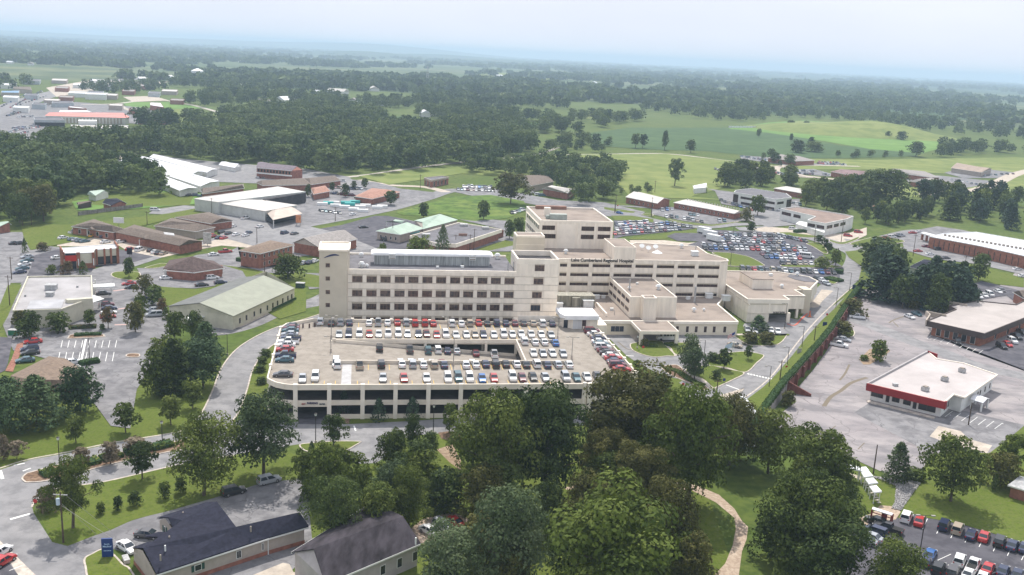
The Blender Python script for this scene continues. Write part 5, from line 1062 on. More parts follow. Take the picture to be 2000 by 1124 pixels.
# ---- motel and shops behind it
r, wp = gable('brick_inn', 'two storey brick inn with white balcony rail at the wood edge', K('b', (590,188),(865,212),(950,205),(640,143)), K('b', (605,145),(905,176)), 6.5, BRICK, mat('mauve_shingle', (.17, .14, .16), .9, .12, .5), 8.6, over=.3)
A_ = v2(G(*K1('b', 595, 190), 6.5)); B_ = v2(G(*K1('b', 865, 215), 6.5)); wallband(r, 'balcony_band', A_, B_, 0, 1, 3.1, 3.9, .5, WFRAME)
for i in range(11): wallband(r, 'inn_window', A_, B_, .03 + i * .088, .075 + i * .088, 4.4, 6.0, .08, WINM)
for nm, lb, e, rg, rm in (('shop_row', 'low brown roofed shop row in front of the white storage sheds', ((165,358),(180,388),(500,345),(490,312)), ((180,345),(480,322)), SHING),
 ('shop_row', 'long brown roofed building below the two storey inn', ((590,300),(640,325),(1020,318),(960,268)), ((630,285),(950,275)), SHING),
 ('shop_row', 'brown roofed brick wing at the end of the inn drive', ((960,270),(1010,318),(1245,285),(1190,248)), ((1000,270),(1180,252)), SHING),
 ('shop_row', 'small terracotta roofed shop beside the round yard trees', ((1010,345),(1030,392),(1160,368),(1120,325)), ((1040,350),(1120,335)), TERR)):
 gable(nm, lb, K('b', *e), K('b', *rg), 3.6, BRICK, rm, 5.4, hip=True)
r, wp = gable('terracotta_roof_office', 'brick office with terracotta hip roof and hedged front', K('b', (1345,408),(1480,428),(1700,375),(1480,345)), K('b', (1440,380),(1600,355)), 3.4, BRICK, TERR, 5.2, hip=True)
r, wp = flat('pharmacy_kiosk', 'small dark columned building alone on the grass by the fork', K('B', (500,975),(600,965),(638,972),(540,990)), 4.8, BRICK, DARKROOF, par=.4, fas=mat('tan_fascia', (.42, .36, .30), .7, .05, .5), fh=.6, inset=.3, win={0: even(3, 1.8, .4, 3.4), 2: even(4, 1.8, .4, 3.4, kind='bronze'), 3: even(2, 1.8, .4, 3.4)})
# ---- storage sheds
for i, e in enumerate([((585,886),(985,1047),(1085,1033),(640,873)), ((660,880),(1100,1024),(1205,995),(725,868)), ((742,868),(1060,955),(1112,944),(800,862)), ((700,872),(1040,975),(1080,964),(738,868)), ((820,862),(1135,948),(1195,930),(860,850))]):
 pe = K('A', *e); mid0 = ((pe[0][0] + pe[3][0]) / 2, (pe[0][1] + pe[3][1]) / 2 - 3); mid1 = ((pe[1][0] + pe[2][0]) / 2, (pe[1][1] + pe[2][1]) / 2 - 3)
 gable('storage_shed', ['nearest long white roofed storage shed beside the dark trees', 'widest white storage shed with a grey gable end, second from the trees', 'middle long white storage shed in the row of five', 'short white storage shed, second from the back of the row', 'rearmost long white storage shed nearest the gravel yard'][i], pe, [mid0, mid1], 3.6, WHITEW, WROOF, 5.0, over=.1, group='white storage sheds in a row')
gable('white_house', 'small white house with pale roof on a green behind the sheds', K('A', (1200,905),(1290,922),(1328,912),(1240,888)), K('A', (1215,888),(1310,900)), 3.0, WHITEW, WROOF, 4.6, cat='house')
gable('white_house', 'small white house with green roof near the dark trees', K('A', (480,1065),(525,1075),(600,1055),(560,1042)), K('A', (490,1050),(575,1045)), 3.2, WHITEW, GREENR, 4.6, cat='house')
gable('brick_house', 'small brick house with dark grey gable roof on the meadow', K('a', (785,65),(850,85),(975,70),(900,30)), K('a', (810,35),(930,50)), 2.8, BRICK, SHINGG, 4.4, cat='house')
gable('garden_shed', 'dark red garden shed between the small houses', K('a', (588,68),(600,80),(710,65),(690,48)), K('a', (594,60),(700,52)), 2.4, BROWNF, SHING, 3.2, cat='shed')
gable('roadside_shed', 'dark red shed with pale green roof at the left edge of the picture', K('a', (-60,225),(0,245),(85,230),(60,205)), K('a', (-30,215),(70,212)), 3.4, BRICK, GREENR, 4.4, cat='shed')
gable('hidden_house', 'pale roofed house peeping out of the dense trees at left', K('A', (270,935),(320,955),(378,940),(340,918)), K('A', (290,925),(360,925)), 3.2, WHITEW, SHINGM, 5, cat='house')
# ---- right side: red fascia building
VZ = 4.6
r, wp = flat('red_fascia_building', 'low white building with bright red fascia and grey flat roof in the worn lot', K('V', (285,690),(1105,885),(1195,805),(1310,838),(1655,598),(1300,475),(1020,430),(920,350)), VZ, WHITEW, mat('warm_grey_roof', (.46, .42, .41), .85, .07, .12), par=.25, coping=TRIM, inset=.9, win={0: [(.06, 1.7, 1.2, 2.7, 'dark'), (.145, 1.5, 1.2, 2.7, 'dark'), (.255, .9, .6, 2.7, 'dark'), (.37, 1.9, 1.1, 2.6, 'dark'), (.53, 1.9, 1.1, 2.6, 'dark'), (.64, .9, .6, 2.6, 'dark'), (.81, 4.2, .8, 2.6, 'dark')], 1: even(3, .9, 1, 2.6, .3, .95, 'dark'), 3: [(t, .8, 1, 2.4, 'dark') for t in (.42, .52, .6, .76, .92)]}, units=[K1('V', 580, 718) + (1.2, .6)])
pf = [v2(G(*K1('V', x, y), VZ + .6)) for x, y in ((285,690),(1105,885),(920,350),(1020,382))]
def fascia(r, p, q, z0, z1, th, m, nm='red_fascia'): b = MB(); b.bar(p, q, th, z0, z1); return b.build(nm, m, r)
q0 = v2(G(*K1('V', 285, 690), VZ + .3)); q1 = v2(G(*K1('V', 1105, 885), VZ + .3)); q2 = v2(G(*K1('V', 920, 350), VZ + .3)); q3 = v2(G(*K1('V', 1022, 385), VZ + .3))
fascia(r, q0, q1, VZ - 1.6, VZ + .3, .5, REDF); fascia(r, q0, q2, VZ - 1.0, VZ + .3, .4, mat('grey_screen', (.40, .38, .38), .8, .06, .3), 'roof_screen'); fascia(r, q2, q3, VZ - 1.0, VZ + .3, .4, REDF)
d01 = (q1 - q0).normalized(); fascia(r, q1, q1 + (v2(G(*K1('V', 1195, 805), VZ)) - q1).normalized() * 1.2, VZ - 1.6, VZ + .3, .45, REDF)
for x, y in ((1278,565),(1097,657),(893,760)): p = G(*K1('V', x, y), VZ); b = MB(); b.box((p.x, p.y, VZ + .35), (1.5, 1.5, 1.0), .6); b.m = 1; b.box((p.x, p.y, VZ + .95), (1.1, 1.1, .25), .6); b.build('rooftop_unit', [GMETAL, JOINT], r)
b = MB(); b.bar(v2(G(*K1('V', 290, 885))), v2(G(*K1('V', 990, 1062))), 1.4, .03, .3); b.build('walkway_step', KERB, r)
addgable(r, K('V', (1365,855),(1500,895),(1575,855),(1420,800)), K('V', (1395,815),(1545,850)), 2.7, 3.2, WROOF, None, nm='side_canopy')
# ---- dark brown fascia building
r, wp = flat('brown_fascia_building', 'long flat grey roofed brick building with deep dark brown fascia', K('s', (1215,340),(1665,440),(2600,70),(2400,-20),(1900,215),(1600,185),(1390,225),(1440,250)), 5.0, BRICKO, mat('taupe_roof', (.42, .38, .36), .85, .06, .15), par=.3, fas=BROWNF, fh=1.6, inset=1.6, win={0: even(5, 1.6, .4, 2.9), 1: even(10, 1.5, .4, 2.9)})
b = MB()
for p, q in (((1215,265),(1245,290)), ((1245,290),(1215,335)), ((1215,265),(1370,295)), ((1395,190),(1530,215))): b.bar(v2(G(*K1('s', *p), 5.4)), v2(G(*K1('s', *q), 5.4)), .4, 3.6, 5.4)
b.build('roof_screen', mat('tan_fascia', (.42, .36, .30), .7, .05, .5), r)
# ---- long brick hall with pale roof
r, wp = flat('brick_hall', 'long brown brick hall with white vented roof by the curving lot', K('r', (1240,715),(1640,790),(2300,940),(2300,800),(1600,680),(1350,690)), 6.0, BRICKO, WROOF, par=.3, coping=WMETAL, win={0: even(9, .35, .8, 4.6, kind='dark'), 1: even(12, .35, .8, 4.6, kind='dark')})
for i in range(20):
 x = 1360 + i * 32; y = 708 + i * 5.6; p = G(*K1('r', x, y), 6.0); b = MB(); b.box((p.x, p.y, 6.2), (.9, .9, .9), .2); b.build('roof_vent', JOINT, r)
b = MB(); b.prism([tuple(G(*K1('r', x, y), 4.2)[:2]) for x, y in ((1170,688),(1250,710),(1290,705),(1200,682))], 3.7, 4.2, True, True); b.build('canopy', WMETAL, r)
posts(r, K('r', (1180,745),(1215,755)), 3.7, BRICKO, .9)
# ---- white hip roofed house in trees, right edge sheds
gable('grey_roof_house', 'house with grey hip roof and white porch roof among the big dark trees', K('r', (1080,950),(1240,985),(1390,930),(1200,890)), K('r', (1160,910),(1330,925)), 3.4, WHITEW, SHINGG, 5.0, hip=True, cat='house')
gable('brick_cottage', 'dark brick cottage at the right edge behind the brown fascia building', K('s', (1880,120),(1965,170),(2150,120),(2060,80)), K('s', (1930,110),(2100,110)), 4.0, BRICK, SHING, 6.0, cat='house')
gable('metal_shed', 'low shed with grey metal roof at the right edge beside the lawn', K('t', (1840,430),(1990,475),(2150,420),(1930,360)), K('t', (1890,395),(2080,440)), 2.8, BRICK, GMETAL, 3.5, cat='shed')
# ---- office park behind the lots
r, wp = flat('white_office', 'white two storey office with brown roof and sloping front wall', K('n', (1355,500),(1620,560),(1560,590),(1700,615),(1865,580),(1915,560),(1850,545),(1480,485)), 6.8, WHITEW, mat('brown_gravel_roof', (.27, .20, .17), .95, .1, .2), par=.5, coping=WHITEW)
A_ = v2(G(*K1('n', 1560, 590), 6.8)); B_ = v2(G(*K1('n', 1700, 615), 6.8)); C_ = v2(G(*K1('n', 1865, 580), 6.8)); E_ = v2(G(*K1('n', 1355, 500), 6.8)); F_ = v2(G(*K1('n', 1620, 560), 6.8))
for a_, c_, t0, t1 in ((A_, B_, .05, .45), (A_, B_, .55, .95), (B_, C_, .08, .32), (B_, C_, .4, .62), (B_, C_, .7, .94), (E_, F_, .05, .32), (E_, F_, .4, .6)): wallband(r, 'strip_window', a_, c_, t0, t1, 3.6, 5.3, .12, GLASSD)
b = MB(); b.prism([tuple(G(*K1('n', x, y), 3.0)[:2]) for x, y in ((1470,620),(1690,690),(1700,640),(1500,600))], 0, 3.2); b.build('low_front_block', WHITEW, r)
r, wp = flat('glass_office', 'white two storey office with dark glass corners behind a round tree', K('n', (995,375),(1320,430),(1440,415),(1400,385),(1130,345),(1010,360)), 7.2, WHITEW, DARKROOF, par=.5, coping=WHITEW)
A_ = v2(G(*K1('n', 995, 375), 7.2)); B_ = v2(G(*K1('n', 1320, 430), 7.2)); C_ = v2(G(*K1('n', 1440, 415), 7.2))
for a_, c_, t0, t1, z0, z1 in ((A_, B_, .0, .12, 1.0, 6.0), (A_, B_, .18, .5, 3.9, 5.3), (A_, B_, .62, .98, 3.9, 5.3), (A_, B_, .2, .98, .5, 2.0), (B_, C_, .1, .5, 3.9, 5.3), (B_, C_, .7, 1.0, .5, 6.0)): wallband(r, 'strip_window', a_, c_, t0, t1, z0, z1, .12, GLASSD)
r, wp = gable('flat_grey_office', 'long low office with pale grey roof behind the glass office', K('n', (1300,345),(1580,395),(1620,370),(1400,330)), K('n', (1350,337),(1600,382)), 3.6, BRICK, PALER, 4.2, hip=True)
gable('brick_clinic', 'brick gabled clinic with pale grey roof left of the long brick office', K('n', (163,412),(410,462),(510,432),(240,368)), K('n', (225,372),(460,422)), 3.8, BRICK, PALER, 5.8, win={0: even(6, 1, 1, 2.4)})
r, wp = gable('long_brick_office', 'long low brick office with pale roof and row of parked cars', K('n', (530,455),(1000,540),(1065,525),(640,430)), K('n', (600,437),(1040,520)), 3.6, BRICK, PALER, 4.6, hip=True, win={0: even(12, .9, 1, 2.4)})
for i in range(20): p = G(*K1('n', 640 + i * 21, 430 + i * 4), 4.8); b = MB(); b.box((p.x, p.y, 4.7), (.6, .6, .7)); b.build('roof_vent', GMETAL, r)
gable('white_trailer', 'white trailer parked at the edge of the meadow', K('n', (680,325),(690,350),(790,340),(785,305)), K('n', (685,330),(788,320)), 3.6, WHITEW, WROOF, 3.9, cat='trailer')
for lb, c, e, rg, wm, rm in (('grey hip roofed brick office nearest the dark crop field', 'n', ((1255,112),(1470,138),(1618,132),(1350,85)), ((1350,88),(1500,100)), BRICK, SHINGM),
 ('brown roofed low brick office beside the oval island', 'r', ((480,218),(700,258),(760,215),(560,200)), ((560,203),(700,212)), BRICK, mat('plum_shingle', (.24, .16, .16), .9, .12, .4)),
 ('long grey hip roofed office behind the great oak', 'r', ((890,215),(1250,262),(1320,262),(960,195)), ((960,200),(1200,215)), BRICK, SHINGM),
 ('grey roofed clinic with dark hipped end right of the great oak', 'r', ((1080,290),(1350,330),(1465,318),(1250,265)), ((1150,275),(1370,290)), BRICK, SHINGM),
 ('long two tone building with dark base at the far right', 'r', ((1405,190),(1640,225),(1720,200),(1450,150)), ((1450,160),(1700,190)), TANW, mat('tan_flat_roof', (.33, .26, .21), .9, .1, .3)),
 ('blue grey roofed house half hidden behind the wooded strip', 'n', ((1130,200),(1180,225),(1240,215),(1180,180)), ((1140,185),(1220,200)), GREYW, SHINGM),
 ('brown roofed building behind the round oak', 'B', ((1025,965),(1090,1020),(1215,998),(1150,958)), ((1100,970),(1180,965)), TANW, SHING),
 ('pale roofed brick building right of the round oak', 'B', ((1150,1035),(1290,1060),(1330,1040),(1200,1018)), ((1180,1025),(1310,1038)), BRICK, PALER)):
 gable('office_building', lb, K(c, *e), K(c, *rg), 4.2, wm, rm, 6.4, hip=True)
gable('terracotta_roof_house', 'house with orange clay roof tucked among the trees', K('r', (800,485),(900,500),(970,480),(880,450)), K('r', (860,460),(930,465)), 3.4, BRICK, mat('clay_roof', (.42, .19, .11), .9, .1, .5), 5.2, hip=True, cat='house')
# ---- motel and dealerships far left
r, wp = gable('red_roof_motel', 'long two storey motel under a red metal roof', K('Z', (545,415),(1530,440),(1580,432),(700,375)), K('Z', (600,375),(1500,380)), 6.5, WHITEW, REDR, 8.8, hip=True)
A_ = v2(G(*K1('Z', 760, 432), 6.5)); B_ = v2(G(*K1('Z', 1500, 440), 6.5))
for i in range(18): wallband(r, 'motel_bay', A_, B_, i / 18 + .006, i / 18 + .035, .5, 6.0, .5, TANW)
r, wp = flat('dealer_showroom', 'grey showroom with dark garage openings in front of the motel', K('Z', (410,430),(750,435),(790,470),(420,465)), 6, BLUEW, DARKROOF, par=.5, win={2: even(5, 7, .3, 3.8, kind='dark')})
r, wp = flat('grey_warehouse', 'long pale roofed blue grey warehouse behind the wood', K('Z', (860,520),(1565,530),(1570,570),(880,565)), 6, mat('blue_grey_wall', (.30, .33, .37), .7, .06, .1), PALER, par=.3)
b = MB(); b.prism([tuple(G(*K1('Z', x, y), 9)[:2]) for x, y in ((955,478),(1180,480),(1180,465),(955,462))], 0, 9); b.build('white_upper_block', WHITEW, r)
for lb, e, z, wm, rm in (('dark roofed shop with white upper box beside the highway', ((630,262),(900,262),(880,235),(640,235)), 5, BLUEW, DARKROOF), ('white flat roofed store behind the motel', ((720,370),(1120,370),(1060,345),(730,345)), 5, WHITEW, WROOF), ('long pale roofed shop by the bend of the road', ((830,310),(1060,330),(1000,310),(850,295)), 5, BRICK, WROOF),
 ('columned white store on the grassy rise', ((1035,150),(1290,158),(1320,135),(1060,130)), 7, WHITEW, WROOF), ('red brick store with white roof among small trees', ((1830,285),(1998,310),(1960,255),(1830,250)), 6, BRICK, WROOF), ('terracotta roofed store beside the slender trees', ((1680,470),(2050,480),(1998,448),(1740,445)), 4, BRICK, TERR),
 ('blue roofed shop across the highway', ((10,130),(230,135),(240,105),(20,110)), 5, TANW, plain('blue_roof', (.12, .25, .40), .6)), ('tan roofed restaurant across the highway', ((160,80),(390,100),(370,60),(170,60)), 6, TANW, SHING)):
 flat('roadside_store', lb, K('Z', *e), z, wm, rm, par=.4)
SS = [('white roofed shop', WHITEW, WROOF), ('grey roofed shop', BLUEW, DARKROOF), ('tan shop', TANW, PALER), ('brick shop', BRICK, SHINGM)]
for i, (x, y, w_) in enumerate(((40,210,30),(75,204,26),(100,196,30),(128,190,28),(150,182,34),(185,181,30),(215,186,26),(120,172,26),(160,166,36),(200,168,30),(240,165,30),(280,168,26),(20,190,30),(60,186,26),(330,178,30),(345,196,26),(15,166,30),(60,158,34),(115,157,30),(250,178,24),(190,158,30),(300,182,22),(225,206,26),(262,214,22))):
 lb, a_, c_ = SS[i % 4]; flat('roadside_store', lb + ' in the busy strip along the far highway', [(x - w_ / 2, y), (x + w_ / 2, y + 1.2), (x + w_ / 2 + 3, y - 2.5), (x - w_ / 2 + 3, y - 3.5)], 5.5, a_, c_, par=.4, group=lb + 's of the far strip')
# ================================================================= vehicles
PC = dict(W=('white', (.74,.74,.74)), S=('silver', (.40,.42,.45)), K=('black', (.018,.018,.022)), N=('navy', (.025,.035,.085)), R=('red', (.42,.02,.02)), D=('maroon', (.13,.015,.03)), G=('beige', (.38,.32,.25)),
          T=('teal', (.05,.12,.15)), B=('blue', (.03,.13,.38)), Y=('yellow', (.62,.33,.02)), C=('charcoal', (.09,.085,.09)))
PM = {k: plain(v[0] + '_car_paint', v[1], .32, .25 if k in 'SNTBC' else 0, spec=.5, coat=.6) for k, v in PC.items()}
CG = plain('car_glass', (.03,.04,.05), .08, spec=.8); TYR = plain('tyre_rubber', (.02,.02,.02), .9); HUB = plain('wheel_hub', (.35,.35,.36), .35, .6)
LH = plain('headlamp_lens', (.7,.7,.68), .15); LR = plain('tail_lamp_lens', (.4,.02,.02), .25)
# kind: body stations (x, half width, z top), cabin base x0,x1, roof x0,x1, belt z, roof z, wheel radius
CK = {
 'sedan': dict(st=[(-2.35,.70,.62),(-2.25,.84,.92),(-1.55,.90,1.0),(-.6,.91,.98),(.9,.91,.95),(1.9,.86,.80),(2.3,.76,.66),(2.36,.66,.52)], cab=(-1.75,1.15,-1.05,.35), z=(.94,1.43), w=.86, r=.33, wb=1.4),
 'suv': dict(st=[(-2.3,.80,.8),(-2.25,.90,1.1),(-1.4,.94,1.12),(.9,.94,1.08),(1.85,.90,.98),(2.3,.82,.84),(2.36,.7,.6)], cab=(-2.2,1.25,-2.0,.45), z=(1.07,1.74), w=.90, r=.37, wb=1.38),
 'hatchback': dict(st=[(-2.0,.76,.7),(-1.95,.84,1.0),(-1.2,.87,1.02),(.8,.87,.97),(1.6,.83,.84),(2.0,.74,.70),(2.05,.64,.52)], cab=(-1.92,1.2,-1.45,.25), z=(.95,1.50), w=.83, r=.32, wb=1.27),
 'pickup': dict(st=[(-2.75,.90,.95),(-2.7,.95,1.12),(-.75,.95,1.13),(.95,.95,1.12),(2.0,.92,1.05),(2.65,.86,.92),(2.72,.75,.6)], cab=(-.85,1.3,-.65,.55), z=(1.1,1.80), w=.88, r=.40, wb=1.65),
 'van': dict(st=[(-2.45,.88,.9),(-2.4,.95,1.15),(-1.4,.97,1.16),(.9,.97,1.12),(1.9,.92,1.0),(2.45,.84,.82),(2.5,.72,.55)], cab=(-2.38,1.75,-2.25,.75), z=(1.1,1.85), w=.93, r=.35, wb=1.5)}
def loft(b, sts, zl):
 V = []; n = 8
 for x, w_, zt in sts:
  zm = zl + (zt - zl) * .55; e = min(.12, w_ * .15)
  V += [(x, -w_ * .93, zl), (x, -w_, zl + .12), (x, -w_, zm), (x, -w_ + e, zt), (x, w_ - e, zt), (x, w_, zm), (x, w_, zl + .12), (x, w_ * .93, zl)]
 F_ = []
 for s in range(len(sts) - 1):
  for i in range(n): F_.append([s * n + i, s * n + (i + 1) % n, (s + 1) * n + (i + 1) % n, (s + 1) * n + i])
 F_ += [list(range(n))[::-1], [(len(sts) - 1) * n + i for i in range(n)]]
 F_ = [f[::-1] for f in F_]
 b.add(V, F_)
def cabpts(k, ins=0.0, z0=0.0, z1=0.0):
 x0, x1, r0, r1 = k['cab']; zb, zr = k['z']; w_ = k['w']; wr = w_ * .80
 return [(x0 + ins, -w_, zb + z0), (x1 - ins, -w_ , zb + z0), (x1 - ins, w_, zb + z0), (x0 + ins, w_, zb + z0), (r0 + ins, -wr, zr + z1), (r1 - ins, -wr, zr + z1), (r1 - ins, wr, zr + z1), (r0 + ins, wr, zr + z1)]
def lerp3(a, b, t): return tuple(a[i] + (b[i] - a[i]) * t for i in range(3))
def pane(b, a, c, d, e, out, mg=.06):
 """quad a,c (bottom) d,e (top), shrunk by mg and pushed out"""
 A, C_, D_, E_ = Vector(a), Vector(c), Vector(d), Vector(e); cen = (A + C_ + D_ + E_) / 4
 nn = (C_ - A).cross(E_ - A).normalized() * out; q = []
 for p in (A, C_, D_, E_):
  u = cen - p; q.append(p + u * (mg / max(.1, u.length)) * 1.6 + nn)
 b.add([tuple(p) for p in q], [[0, 1, 2, 3]])
def car_parts(kind):
 k = CK[kind]; P = {}; body = MB(); loft(body, k['st'], .24)
 c = cabpts(k); body.add(c, [[4, 5, 6, 7], [0, 1, 5, 4], [1, 2, 6, 5], [2, 3, 7, 6], [3, 0, 4, 7]])
 if kind == 'pickup': body.m = 1; body.box((-1.75, 0, 1.135), (1.7, 1.55, .02)); body.m = 0
 P['body'] = body
 g = MB(); pane(g, c[1], c[2], c[6], c[5], .015, .05); P['windscreen'] = g
 g = MB(); pane(g, c[3], c[0], c[4], c[7], .015, .07); P['rear_window'] = g
 sw = []
 for s in (0, 1):
  g = MB()
  for t0, t1 in ((.03, .48), (.52, .97)):
   if kind == 'pickup' and t0 < .5: t0, t1 = .03, .97
   a, e = (c[0], c[1]) if s == 0 else (c[2], c[3]); u, v_ = (c[4], c[5]) if s == 0 else (c[6], c[7])
   pane(g, lerp3(a, e, t0), lerp3(a, e, t1), lerp3(u, v_, t1), lerp3(u, v_, t0), .015, .045)
   if kind == 'pickup': break
  sw.append(g)
 P['side_window'] = sw; wl = []
 for sx in (-1, 1):
  for sy in (-1, 1):
   b = MB(); x = sx * k['wb']; w_ = .9 if kind != 'hatchback' else .86; b.tube((x, sy * (w_ - .2), k['r']), (x, sy * (w_ + .03), k['r']), k['r'], k['r'], 12); b.m = 1; b.tube((x, sy * (w_ + .0), k['r']), (x, sy * (w_ + .045), k['r']), k['r'] * .6, k['r'] * .55, 10); wl.append(b)
 P['wheel'] = wl; hl = []; tl = []; xf = k['st'][-2][0]; xb = k['st'][0][0]
 for sy in (-1, 1):
  b = MB(); b.box((xf - .02, sy * k['st'][-2][1] * .78, k['st'][-2][2] - .08), (.18, .32, .16)); hl.append(b)
  b = MB(); b.box((xb + .04, sy * k['st'][0][1] * .88, k['st'][1][2] - .16), (.12, .22, .2)); tl.append(b)
 P['headlight'] = hl; P['tail_light'] = tl
 return P
PROTO = {}; FARP = {}
for kd in CK:
 P = car_parts(kd); lst = []
 for nm, v in P.items():
  for q in (v if isinstance(v, list) else [v]):
   mm = {'body': [PM['W'], TYR], 'wheel': [TYR, HUB], 'headlight': LH, 'tail_light': LR}.get(nm, CG)
   o = q.build(nm, mm, None); lst.append(o)
 PROTO[kd] = lst
 fb = MB()
 for nm, v in P.items():
  mi = {'body': 0, 'wheel': 2, 'headlight': 3, 'tail_light': 4}.get(nm, 1)
  for q in (v if isinstance(v, list) else [v]): fb.m = mi; fb.add(q.v, q.f)
 FARP[kd] = fb.build('car', [PM['W'], CG, TYR, LH, LR], None)
CARS = []; STUFFC = []
def place(kind, col, p, ang, label, group, full=True):
 if full:
  r = bpy.data.objects.new('parked_' + ('pickup_truck' if kind == 'pickup' else kind), None); r.empty_display_size = .5; COL.objects.link(r); r['local'] = 1; del r['local']
  for o in PROTO[kind]:
   c = o.copy(); COL.objects.link(c); c.parent = r
   if o.name.startswith('body'): c.material_slots[0].link = 'OBJECT'; c.material_slots[0].material = PM[col]
 else:
  r = FARP[kind].copy(); COL.objects.link(r); r.name = 'parked_' + ('pickup_truck' if kind == 'pickup' else kind)
  r.material_slots[0].link = 'OBJECT'; r.material_slots[0].material = PM[col]
 r.location = p; r.rotation_euler = (0, 0, ang); tag(r, label, 'car', group); CARS.append(r); return r
ORD = ['first', 'second', 'third', 'fourth', 'fifth', 'sixth', 'seventh', 'eighth', 'ninth', 'tenth', 'eleventh', 'twelfth', 'thirteenth', 'fourteenth', 'fifteenth', 'sixteenth', 'seventeenth', 'eighteenth', 'nineteenth', 'twentieth']
ORD += ['twenty-' + o for o in ORD[:9]] + ['thirtieth']
KN = {'pickup': 'pickup truck', 'suv': 'SUV'}
def heading(c, x, y, dx, dy):
 a = G(*K1(c, x, y)); b = G(*K1(c, x + dx, y + dy)); return math.atan2(b.y - a.y, b.x - a.x)
CODE = dict(s='sedan', u='suv', h='hatchback', p='pickup', v='van')
TOT = [0]
def row(desc, cars, z=.0, ang=None, hd=None, near=None, full=True, group=None, order='left', zf=None):
 """cars: (crop, x, y of the nearest tyre line, code such as 'Ws'); near = metres from that line to the car's centre"""
 near = (2.1 if near is None else near)
 items = [(K1(c, x, y), cd) for c, x, y, cd in cars]
 for i, ((x, y), cd) in enumerate(items):
  zz = z; p = G(x, y, z)
  if zf:
   for _ in range(4): uv = Vector(p[:2]) - HO; zz = zf(uv.dot(H1)); p = G(x, y, zz)
  a = ang if ang is not None else heading('o', x, y, hd[0], hd[1])
  kd = CODE[cd[1]]; view = Vector((p.x, p.y)).normalized(); p = p + Vector((view.x, view.y, 0)) * near
  if zf: uv = Vector(p[:2]) - HO; p.z = zf(uv.dot(H1))
  n = len(items)
  lb = '%s %s %s from %s %s' % (PC[cd[0]][0], KN.get(kd, kd), ORD[i], order, desc) if n > 1 else '%s %s %s' % (PC[cd[0]][0], KN.get(kd, kd), desc)
  a2 = a + (math.pi if rnd.random() < .0 else 0) + rnd.uniform(-.035, .035)
  TOT[0] += 1
  pl = place(kd, cd[0], p, a2, lb, group, full)
  if zf and abs(math.sin(a - HA)) > .5: pl.rotation_euler = (0, -0.0, a2)
UP = HA + math.pi / 2; DN = HA - math.pi / 2; LT = HA + math.pi
q = lambda c, s: [(c, int(t.split()[0]), int(t.split()[1]), t.split()[2]) for t in s.split(',')]
g1 = 'cars parked on the deck roof'
row('in the back row of the deck roof', q('P', '742 212 Wu,865 228 Ks,970 222 Su,1073 222 Ns,1298 225 Ws,1403 222 Sp,1512 222 Ws,1622 220 Rs,1722 222 Su,1825 232 Ru,1936 230 Ru') + q('Q', '116 178 Rs,282 180 Wu,367 180 Ws,440 178 Gu,517 172 Rs,595 176 Ks,678 176 Nu,760 176 Ns,840 176 Ds,918 174 Cs,1003 178 Gs,1085 178 Wu,1168 178 Ns'), DZ, UP, group=g1)
row('in the deck row backing on the ramp wall', q('P', '955 362 Ss,1065 362 Nu,1187 360 Wu,1300 360 Rs,1410 360 Ws,1517 358 Wp,1632 358 Wu,1740 358 Ws,1865 358 Ns,1958 356 Ds') + q('Q', '148 284 Rs,228 282 Wu,318 286 Ws,410 284 Ws,487 280 Gs,562 280 Ns,655 284 Ws,742 280 Wu,818 280 Ws,897 276 Ws,985 278 Ws,1075 282 Ws,1160 284 Ss'), DZ, DN, near=2.4, group=g1)
row('in the short upper row right of the ramp', q('Q', '925 340 Wu,1018 346 Ws,1100 346 Ws,1198 352 Bs'), DZ, UP, near=2.0, group=g1)
row('in the short lower row right of the ramp', q('Q', '1005 450 Ws,1088 452 Ss,1172 452 Ws,1268 456 Ss'), DZ, DN, near=2.4, group=g1)
row('along the far side of the sloping ramp', q('P', '1418 502 Ku,1765 518 Cp,1975 528 Tu') + q('Q', '158 403 Wu,243 408 Ns,327 410 Ss,494 430 Ds,658 440 Wp'), DZ, UP, near=.5, group=g1, zf=rampz)
row('behind the low near wall of the ramp', q('P', '920 602 Wv,1660 602 Ws,1780 602 Ws,1898 602 Ws') + q('Q', '105 472 Ws,195 472 Ds,465 472 Ws'), DZ, DN, near=-4.6, group=g1, zf=rampz)
row('in the row in front of the ramp wall', q('P', '935 718 Wu,1190 722 Gp,1437 714 Ku,1678 708 Ws,1800 712 Su,1922 712 Ws') + q('Q', '125 553 Gu,213 553 Ns,408 553 Ws,492 550 Ws,580 545 Ns,670 550 Ku,760 545 Ks,855 547 Ws,940 550 Ks,1033 547 Wu,1127 552 Ns,1222 550 Ss,1320 550 Ws'), DZ, UP, group=g1)
row('in the front row of the deck roof', q('P', '535 885 Ss,682 870 Wu,1458 878 Ss,1697 878 Rs,1957 878 Ws') + q('Q', '247 682 Wu,338 676 Tu,440 680 Wu,550 682 Bs,655 678 Rs,820 672 Wu,905 674 Ds,1000 668 Ks,1110 672 Ss,1290 672 Su,1385 672 Ts,1478 668 Ws,1570 660 Cs'), DZ, DN, near=2.6, group=g1)
row('parked sideways alone at the near left corner of the deck', q('P', '310 812 Cs'), DZ, LT, near=.9)
row('along the left edge of the deck', q('P', '405 250 Ks,400 272 Ds,395 300 Ts,388 345 Ss,400 392 Np,375 432 Wp,350 468 Ws,330 520 Rs,335 592 Np,330 642 Ts'), DZ, LT, near=.9, group=g1, order='back')
row('along the right edge of the deck', q('Q', '1525 237 Du,1555 264 Ws,1580 285 Gs,1590 303 Ns,1595 332 Ws,1605 352 Ts,1620 380 Wu,1645 408 Ds,1668 432 Ks,1695 458 Ws,1715 478 Rs,1735 510 Ns,1752 542 Du,1790 578 Rs'), DZ, HA, near=.9, group=g1, order='back')
g2 = 'cars in the lower right car park'
hd = (-15, 32)
